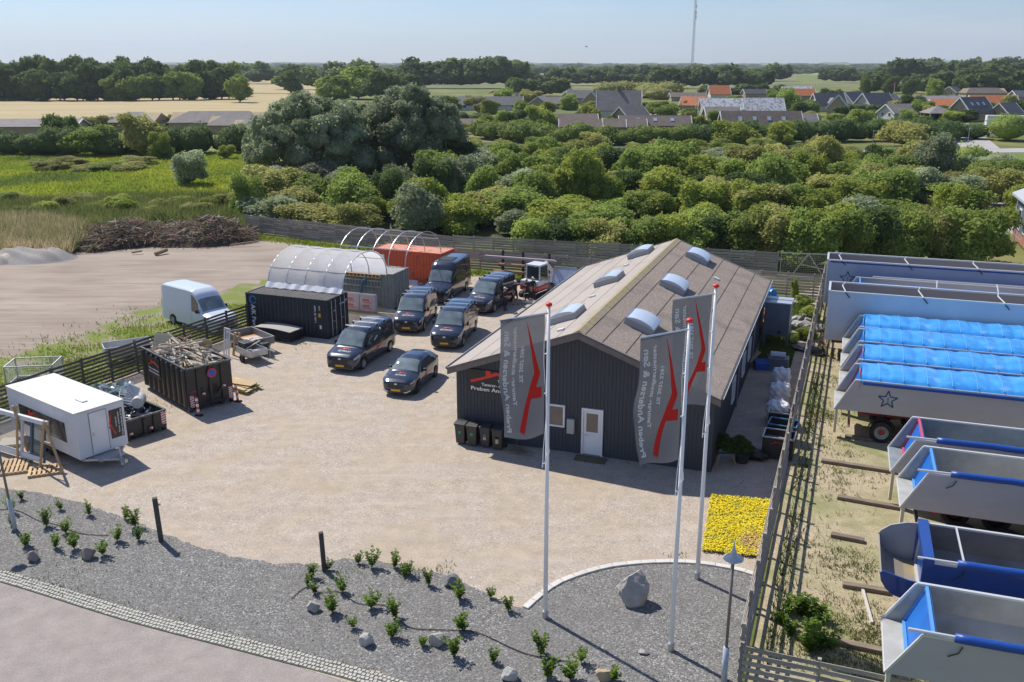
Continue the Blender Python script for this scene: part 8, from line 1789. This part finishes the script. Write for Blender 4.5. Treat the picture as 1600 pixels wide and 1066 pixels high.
tag(q.build('slate_pile', mat('dark_slates', (.06, .062, .066), .6), None), 'dark roofing slates dropped below the rubble heap', 'slates')
for px, py, w, h, k, lab in ((1262, 500, 1.5, 1.0, 'lime', 'bright yellow green shrub growing through the fence, upper one'), (1258, 530, 1.4, .8, 'lime', 'bright yellow green shrub growing at the fence, lower one'), (1240, 473, .7, 1.8, 'lime', 'slender climbing plant on the low back fence'), (1255, 476, 1.6, .7, 'green', 'low green growth in the corner by the back fence')):
    g = G(px, py); bush(g.x, g.y, w, h, k, lab, None, name='shrub', cat='shrub')
gr_pts = scatter(9000, reg(gp((1178, 575), (1232, 585), (1262, 480), (1225, 470), (1190, 530)), z=.01), 9)
tag(blades('alley_grass', gr_pts, .18, .03, w_m, 21), 'grass growing between workshop corner and fence', 'grass')
g = G(1150, 722); t = thing('potted_bush', 'dark leafed bush in a black pot, right one at the front workshop corner', 'potted plant', (g.x + .25, g.y, 0)); MB().lathe([(0, 0), (.26, 0), (.32, .38), (.28, .38), (.26, .3), (0, .3)], 18).build('pot', rb_m, t)
def pb(t, w, h, z, kind, k=0):
    o = D.objects.new('foliage', BUSH[k]); COL.objects.link(o); o.parent = t; setmat(o, kind); o.scale = (w, w, h); o.location = (0, 0, z); return o
pot_m = leaf_mat('potted_leaves', (.045, .085, .015), (.11, .17, .03), sc=5)
pb(t, 1.05, .95, .25, pot_m, 1)
g = G(1142, 725); t = thing('potted_bush', 'flowering bush in a tub on a folding wooden stand, left one at the workshop corner', 'potted plant', (g.x - .25, g.y + .05, 0)); MB().box((-.35, -.14, .42), (.35, .14, .5)).build('bench_top', mat('grey_blue_bench', (.18, .24, .28), .6), t)
for sx in (-1, 1):
    for sy in (-1, 1): MB().bar((sx * .28, sy * .1, .42), (sx * .42, sy * .26, 0), .04).build('leg', wood_new, t)
pb(t, 1.05, .95, .42, pot_m, 2)
# ---------- brushwood pile, gravel pile, logs
def stickpile(name, label, cat, spine, n, h, w, m_list, seed, ln=(.8, 2.6), r_=(.008, .035)):
    t = thing(name, label, cat, (0, 0, 0)); r = random.Random(seed); bs = [MB() for _ in m_list]; core = MB()
    P = [Vector((p[0], p[1], 0)) for p in spine]
    def at(u): u *= len(P) - 1; i = min(len(P) - 2, int(u)); return P[i].lerp(P[i + 1], u - i), (P[i + 1] - P[i]).normalized()
    def hh(u): return h * (math.sin(math.pi * min(1, max(0, u))) ** .55) * (.75 + .25 * math.sin(u * 13 + seed))
    def cf_(u, v):
        c, d = at(u); nr = Vector((-d.y, d.x, 0)); k = (2 * v - 1); return c + nr * k * w * (.35 + .65 * math.sin(math.pi * u) ** .5) + Vector((0, 0, max(-.05, hh(u) * .85 * (1 - k * k) + .08 * math.sin(u * 40) * math.sin(v * 30))))
    core.grid(cf_, 60, 20); core.build('pile_core', mat('brown_brush_core', (.075, .052, .038), 1, col2=(.13, .09, .065), scale=3, bump=1, bscale=6, bdist=.2), t, fix=False)
    for i in range(n):
        u = r.uniform(.02, .98); v = r.uniform(.06, .94); c = cf_(u, v) + Vector((0, 0, r.uniform(.0, .28))); a = r.uniform(0, 3.14); e = r.gauss(0, .28); L0 = r.uniform(*ln); d = Vector((math.cos(a) * math.cos(e), math.sin(a) * math.cos(e), math.sin(e)))
        bend = Vector((r.gauss(0, .12), r.gauss(0, .12), r.gauss(0, .1))) * L0; k = r.randrange(len(bs)); bs[k].tube([c - d * L0 / 2, c + bend, c + d * L0 / 2], r.uniform(*r_), 3, cap=False)
    for b, m in zip(bs, m_list): b.build('twigs', m, t, kind='stuff', fix=False)
    return t
tw = [mat('twig_brown', (.20, .135, .095), .9), mat('twig_reddish', (.26, .13, .09), .9), mat('twig_grey', (.42, .36, .28), .9), mat('twig_olive', (.16, .16, .07), .9)]
spn = [tuple(G(*p)[:2]) for p in ((100, 400), (160, 388), (230, 380), (300, 382), (350, 380), (388, 378))]
stickpile('brushwood_pile', 'long high pile of brown brushwood and branches at the edge of the dirt lot', 'brushwood', [(p[0], p[1] + 2.2) for p in spn], 3800, 2.5, 4.2, tw, 5, r_=(.010, .045))
for px, py, L0, a, lab in ((243, 400, 1.3, 60, 'short pale log lying in front of the brushwood pile'), (206, 398, .9, 20, 'forked pale branch at the foot of the brushwood pile'), (360, 386, 2.6, 8, 'long pale pole lying on the right end of the brushwood pile')):
    g = G(px, py); d = Vector((math.cos(R(a)), math.sin(R(a)), .12)) * L0; o = MB().tube([(0, 0, .18), d + Vector((0, 0, .18))], .17 if L0 == 1.3 else .08, 10).build('log', mat('cut_log', (.36, .25, .14), .9, col2=(.22, .17, .12), scale=5), None, loc=(g.x, g.y, 0)); tag(o, lab, 'log')
def mound(name, label, cat, x, y, w, d, h, m):
    q = MB(); q.grid(lambda u, v: ((u - .5) * w, (v - .5) * d, h * max(0, 1 - ((2 * u - 1) ** 2 + (2 * v - 1) ** 2)) ** 1.1 * (1 + .25 * math.sin(u * 9) + .12 * math.sin(v * 23 + u * 17)) - .03 + .02 * math.sin(u * 90) * math.sin(v * 83)), 40, 30); tag(q.build(name, m, None, loc=(x, y, .01), smooth=True, fix=False), label, cat)
g = G(45, 410); mound('gravel_pile', 'low pale pile of grey gravel at the left edge of the dirt lot', 'gravel pile', g.x - .5, g.y + 1.5, 8, 5.5, 1.1, mat('grey_gravel_heap', (.36, .335, .31), .95, col2=(.25, .235, .22), scale=9, bump=.8, bscale=14))
g = G(2, 412); mound('sand_pile', 'pale sand pile cut by the left picture edge', 'sand pile', g.x - 1.0, g.y + .5, 4.6, 4.0, .9, mat('pale_sand_heap', (.46, .41, .34), .95))
# grass strip along the left fence and tufts
r = random.Random(31); pts = []
for i in range(52000):
    u = r.random(); bx, by = lrp(-28.5, -14.8, u), lrp(34, 61.5, u); s = abs(r.gauss(0, 3.6)) + .15
    nx, ny = -.90, .43; x, y = bx + nx * s, by + ny * s
    if math.sin(x * 1.3 + y * .7) + math.sin(y * 1.9 - x) + r.gauss(0, .9) > -.3: pts.append((x, y, .0, r.uniform(.4, 1.2)))
tag(blades('verge_grass', pts, .20, .04, mgrass, 22), 'patchy grass verge behind the dark slatted fence', 'grass')
pts = []
for a, b, n in (((-26.5, 91.8), (-6, 80.4), 5000), ((-16, 59), (-11.5, 68), 1600), ((-10, 70), (-6, 76.3), 1200), ((-6, 76), (5, 71.5), 2600)):
    for i in range(n): u = r.random(); pts.append((lrp(a[0], b[0], u) - abs(r.gauss(0, .25)) , lrp(a[1], b[1], u) - abs(r.gauss(0, .7)), .0, r.uniform(.4, 1.4)))
tag(blades('fence_grass', pts, .28, .05, mgrass, 23), 'grass tufts along the back fences', 'grass')
pts = []
for px, py, s, n in ((200, 670, .5, 160), (225, 676, .3, 120), (905, 705, .2, 60), (985, 718, .25, 70), (1010, 722, .2, 50), (95, 905, .6, 60), (770, 960, .3, 20), (1060, 870, .2, 30), (540, 893, .4, 40), (690, 888, .3, 50), (640, 900, .2, 30), (240, 640, .7, 200), (470, 540, .4, 60), (700, 590, .3, 10)):
    g = G(px, py)
    for i in range(n): pts.append((g.x + r.gauss(0, s), g.y + r.gauss(0, s), .01, r.uniform(.3, 1)))
for i in range(260):
    u = r.random(); p = Vector((-17.2, 27.55)).lerp(Vector((-3.9, 22.1)), u ** 1.7); pts.append((p.x + r.gauss(0, .12), p.y + r.gauss(0, .08) + .1, .02, r.uniform(.2, .7)))
tag(blades('yard_weeds', pts, .13, .02, w_m, 24), 'small weeds scattered over the yard gravel and sett edging', 'weeds')
# ---------- people
skin = mat('skin', (.50, .29, .20), .6); cloth_d = mat('black_workwear', (.018, .018, .022), .85); cloth_n = mat('dark_navy_workwear', (.02, .026, .04), .85); cap_l = mat('pale_cap', (.62, .60, .50), .7); hair_m = mat('brown_hair', (.09, .06, .035), .8); shoe = mat('dark_shoes', (.03, .028, .026), .7)
def person(label, x, y, face, pose, shorts=False, cap=True, hgt_=1.8, top=cloth_d, bot=cloth_d):
    """skinned body; joints in metres, facing -y before turning"""
    k = hgt_ / 1.8; J = dict(pel=(0, 0, .95), spi=(0, .01, 1.15), che=(0, .0, 1.36), nec=(0, .0, 1.50), hed=(0, -.02, 1.62), top=(0, -.01, 1.76),
        ls=(.19, 0, 1.43), rs=(-.19, 0, 1.43), le=(.25, .02, 1.14), re=(-.25, .02, 1.14), lh=(.24, -.10, .90), rh=(-.24, -.10, .90), lf=(.23, -.16, .80), rf=(-.23, -.16, .80),
        lhip=(.10, 0, .90), rhip=(-.10, 0, .90), lk=(.12, -.02, .50), rk=(-.12, -.02, .50), la=(.13, .02, .09), ra=(-.13, .02, .09), lt=(.14, -.17, .04), rt=(-.14, -.17, .04))
    J.update(pose); names = list(J); idx = {n: i for i, n in enumerate(names)}
    E = [('pel', 'spi'), ('spi', 'che'), ('che', 'nec'), ('nec', 'hed'), ('hed', 'top'), ('che', 'ls'), ('ls', 'le'), ('le', 'lh'), ('lh', 'lf'), ('che', 'rs'), ('rs', 're'), ('re', 'rh'), ('rh', 'rf'), ('pel', 'lhip'), ('lhip', 'lk'), ('lk', 'la'), ('la', 'lt'), ('pel', 'rhip'), ('rhip', 'rk'), ('rk', 'ra'), ('ra', 'rt')]
    rad = dict(pel=(.15, .11), spi=(.14, .10), che=(.165, .115), nec=(.055, .055), hed=(.085, .095), top=(.065, .075), ls=(.06, .06), rs=(.06, .06), le=(.042, .042), re=(.042, .042), lh=(.03, .026), rh=(.03, .026), lf=(.035, .018), rf=(.035, .018), lhip=(.09, .09), rhip=(.09, .09), lk=(.062, .062), rk=(.062, .062), la=(.045, .045), ra=(.045, .045), lt=(.045, .03), rt=(.045, .03))
    me = D.meshes.new('body'); me.from_pydata([Vector(J[n]) * k for n in names], [(idx[a], idx[b]) for a, b in E], [])
    t = thing('person', label, 'person', (x, y, .01), face); ob = D.objects.new('body_tmp', me); COL.objects.link(ob)
    md = ob.modifiers.new('skin', 'SKIN'); me.skin_vertices[0].data[idx['pel']].use_root = True
    for n in names: me.skin_vertices[0].data[idx[n]].radius = (rad[n][0] * k, rad[n][1] * k)
    sb = ob.modifiers.new('sub', 'SUBSURF'); sb.levels = 2; sb.render_levels = 2
    dg = bpy.context.evaluated_depsgraph_get(); dg.update(); m2 = D.meshes.new_from_object(ob.evaluated_get(dg)); D.objects.remove(ob)
    m2.materials.clear()
    for m in (skin, top, bot, shoe): m2.materials.append(m)
    hd = Vector(J['hed']) * k
    for p in m2.polygons:
        c = p.center / k; z = c.z; i = 0
        dh = min((c - Vector(J[n])).length for n in ('lh', 'rh', 'lf', 'rf')); de = min((c - Vector(J[n])).length for n in ('le', 're'))
        if z > 1.49 and (c - Vector(J['nec'])).length < .5 and (c - Vector(J['hed'])).length < .19: i = 0
        elif dh < .16: i = 0
        elif z < .10: i = 3
        elif z < .92 and abs(c.x) < .24 and dh > .12: i = 2 if not (shorts and z < .48) else 0
        else: i = 1 if de > .0 else 0
        if i == 1 and z < 1.35 and min((c - Vector(J[n])).length for n in ('lh', 'rh')) < .22: i = 0
        p.material_index = i; p.use_smooth = True
    b = D.objects.new('body', m2); COL.objects.link(b); b.parent = t
    # face, ears, hair or cap
    f_ = MB(); hx, hy, hz_ = hd.x, hd.y, hd.z + .03
    f_.add([(hx - .015, hy - .09, hz_ - .03), (hx + .015, hy - .09, hz_ - .03), (hx, hy - .125, hz_ - .035), (hx, hy - .09, hz_ + .02)], [(0, 2, 3), (2, 1, 3), (0, 1, 2)]); f_.build('nose', skin, b)
    e_ = MB()
    for s_ in (-1, 1): e_.box((hx + s_ * .034 - .012, hy - .099, hz_ + .01), (hx + s_ * .034 + .012, hy - .088, hz_ + .022))
    e_.box((hx - .025, hy - .093, hz_ - .065), (hx + .025, hy - .082, hz_ - .057)); e_.build('eyes_and_mouth', hair_m, b)
    h_ = MB(); rr_ = .108
    h_.grid(lambda u, v: (hx + rr_ * .88 * math.cos(u * 6.2832) * math.cos(v * 1.57), hy + .005 + rr_ * math.sin(u * 6.2832) * math.cos(v * 1.57), hz_ + .035 + rr_ * .95 * math.sin(v * 1.57)), 16, 5)
    if cap: h_.add([(hx - .07, hy - .08, hz_ + .04), (hx + .07, hy - .08, hz_ + .04), (hx + .05, hy - .18, hz_ + .03), (hx - .05, hy - .18, hz_ + .03)], [(0, 1, 2, 3)])
    h_.build('cap' if cap else 'hair', cap_l if cap else hair_m, t, smooth=True, fix=False)
    # hands with fingers
    for s_, H1, H0 in ((1, 'lf', 'lh'), (-1, 'rf', 'rh')):
        a_ = Vector(J[H0]) * k; b_ = Vector(J[H1]) * k; d = (b_ - a_).normalized(); sd = d.cross(Vector((1, 0, .2))).normalized(); fi = MB()
        for j, l in enumerate((.07, .08, .075, .055)):
            o0 = b_ + sd * (j - 1.5) * .02 - d * .02; fi.tube([o0, o0 + d * l * .55, o0 + d * l + Vector((-s_ * .015, 0, -.01))], .009, 5, r2=.006)
        fi.tube([a_ + sd * -.03, a_ + sd * -.055 + d * .045, a_ + sd * -.05 + d * .08], .010, 5, r2=.007); fi.build('fingers', skin, b, smooth=True)
    return t
p1 = G(789, 486); person('person in dark workwear with a light cap standing beside the rearmost van', p1.x, p1.y, R(60), dict(lh=(.26, -.16, .95), lf=(.24, -.24, .90), re=(-.27, -.05, 1.16), rh=(-.20, -.28, 1.10), rf=(-.17, -.36, 1.12)), top=cloth_n, bot=cloth_n, hgt_=1.72)
p2 = G(805, 478); person('person in black t-shirt and shorts with pale cap pointing towards the excavator', p2.x, p2.y + .2, R(20), dict(le=(.46, -.04, 1.40), lh=(.72, -.10, 1.36), lf=(.80, -.12, 1.35), lk=(.15, -.02, .50), rk=(-.15, -.02, .5), la=(.17, .02, .09), ra=(-.17, .02, .09), lt=(.18, -.17, .04), rt=(-.18, -.17, .04)), shorts=True, hgt_=1.86)
p3 = G(830, 470); person('person in dark t-shirt and pale cap at the excavator, partly behind the roof edge', p3.x + .1, p3.y, R(30), dict(), hgt_=1.8, top=cloth_n); person('bareheaded person in a dark shirt leaning beside the capped one at the excavator', p3.x - .32, p3.y - .35, R(200), dict(hed=(0, -.10, 1.55), top=(0, -.12, 1.68), nec=(0, -.05, 1.46), rh=(-.22, -.25, 1.0), rf=(-.2, -.33, .98)), cap=False, hgt_=1.74, top=cloth_n)
# the bird in the sky
t = thing('bird', 'small dark bird flying above the horizon left of the mast', 'bird', (15.4, 200, 20.0), R(35)); bd = mat('bird_feathers', (.16, .15, .15), .8)
MB().tube([(-.28, 0, 0), (-.1, 0, .02), (.1, 0, .01), (.26, 0, 0)], .06, 8).build('body', bd, t, smooth=True)
for s_ in (-1, 1): MB().add([(-.08, 0, .03), (.12, 0, .03), (.10, s_ * .28, .20), (-.05, s_ * .30, .19), (-.08, s_ * .62, .06)], [(0, 1, 2, 3), (3, 2, 4)]).build('wing', bd, t)
# ================================================================ air
hz = MB().box((-9100, -62, -1.4), (9100, 12100, 262)).build('haze', [], kind='stuff')
hzm = D.materials.new('haze_air'); hzm.use_nodes = True; n = hzm.node_tree.nodes; n.clear()
o_ = n.new('ShaderNodeOutputMaterial'); pv = n.new('ShaderNodeVolumePrincipled'); pv.inputs['Density'].default_value = .00010; pv.inputs['Color'].default_value = (.78, .88, 1, 1); pv.inputs['Anisotropy'].default_value = 0.2
hzm.node_tree.links.new(pv.outputs[0], o_.inputs['Volume']); hz.data.materials.append(hzm)
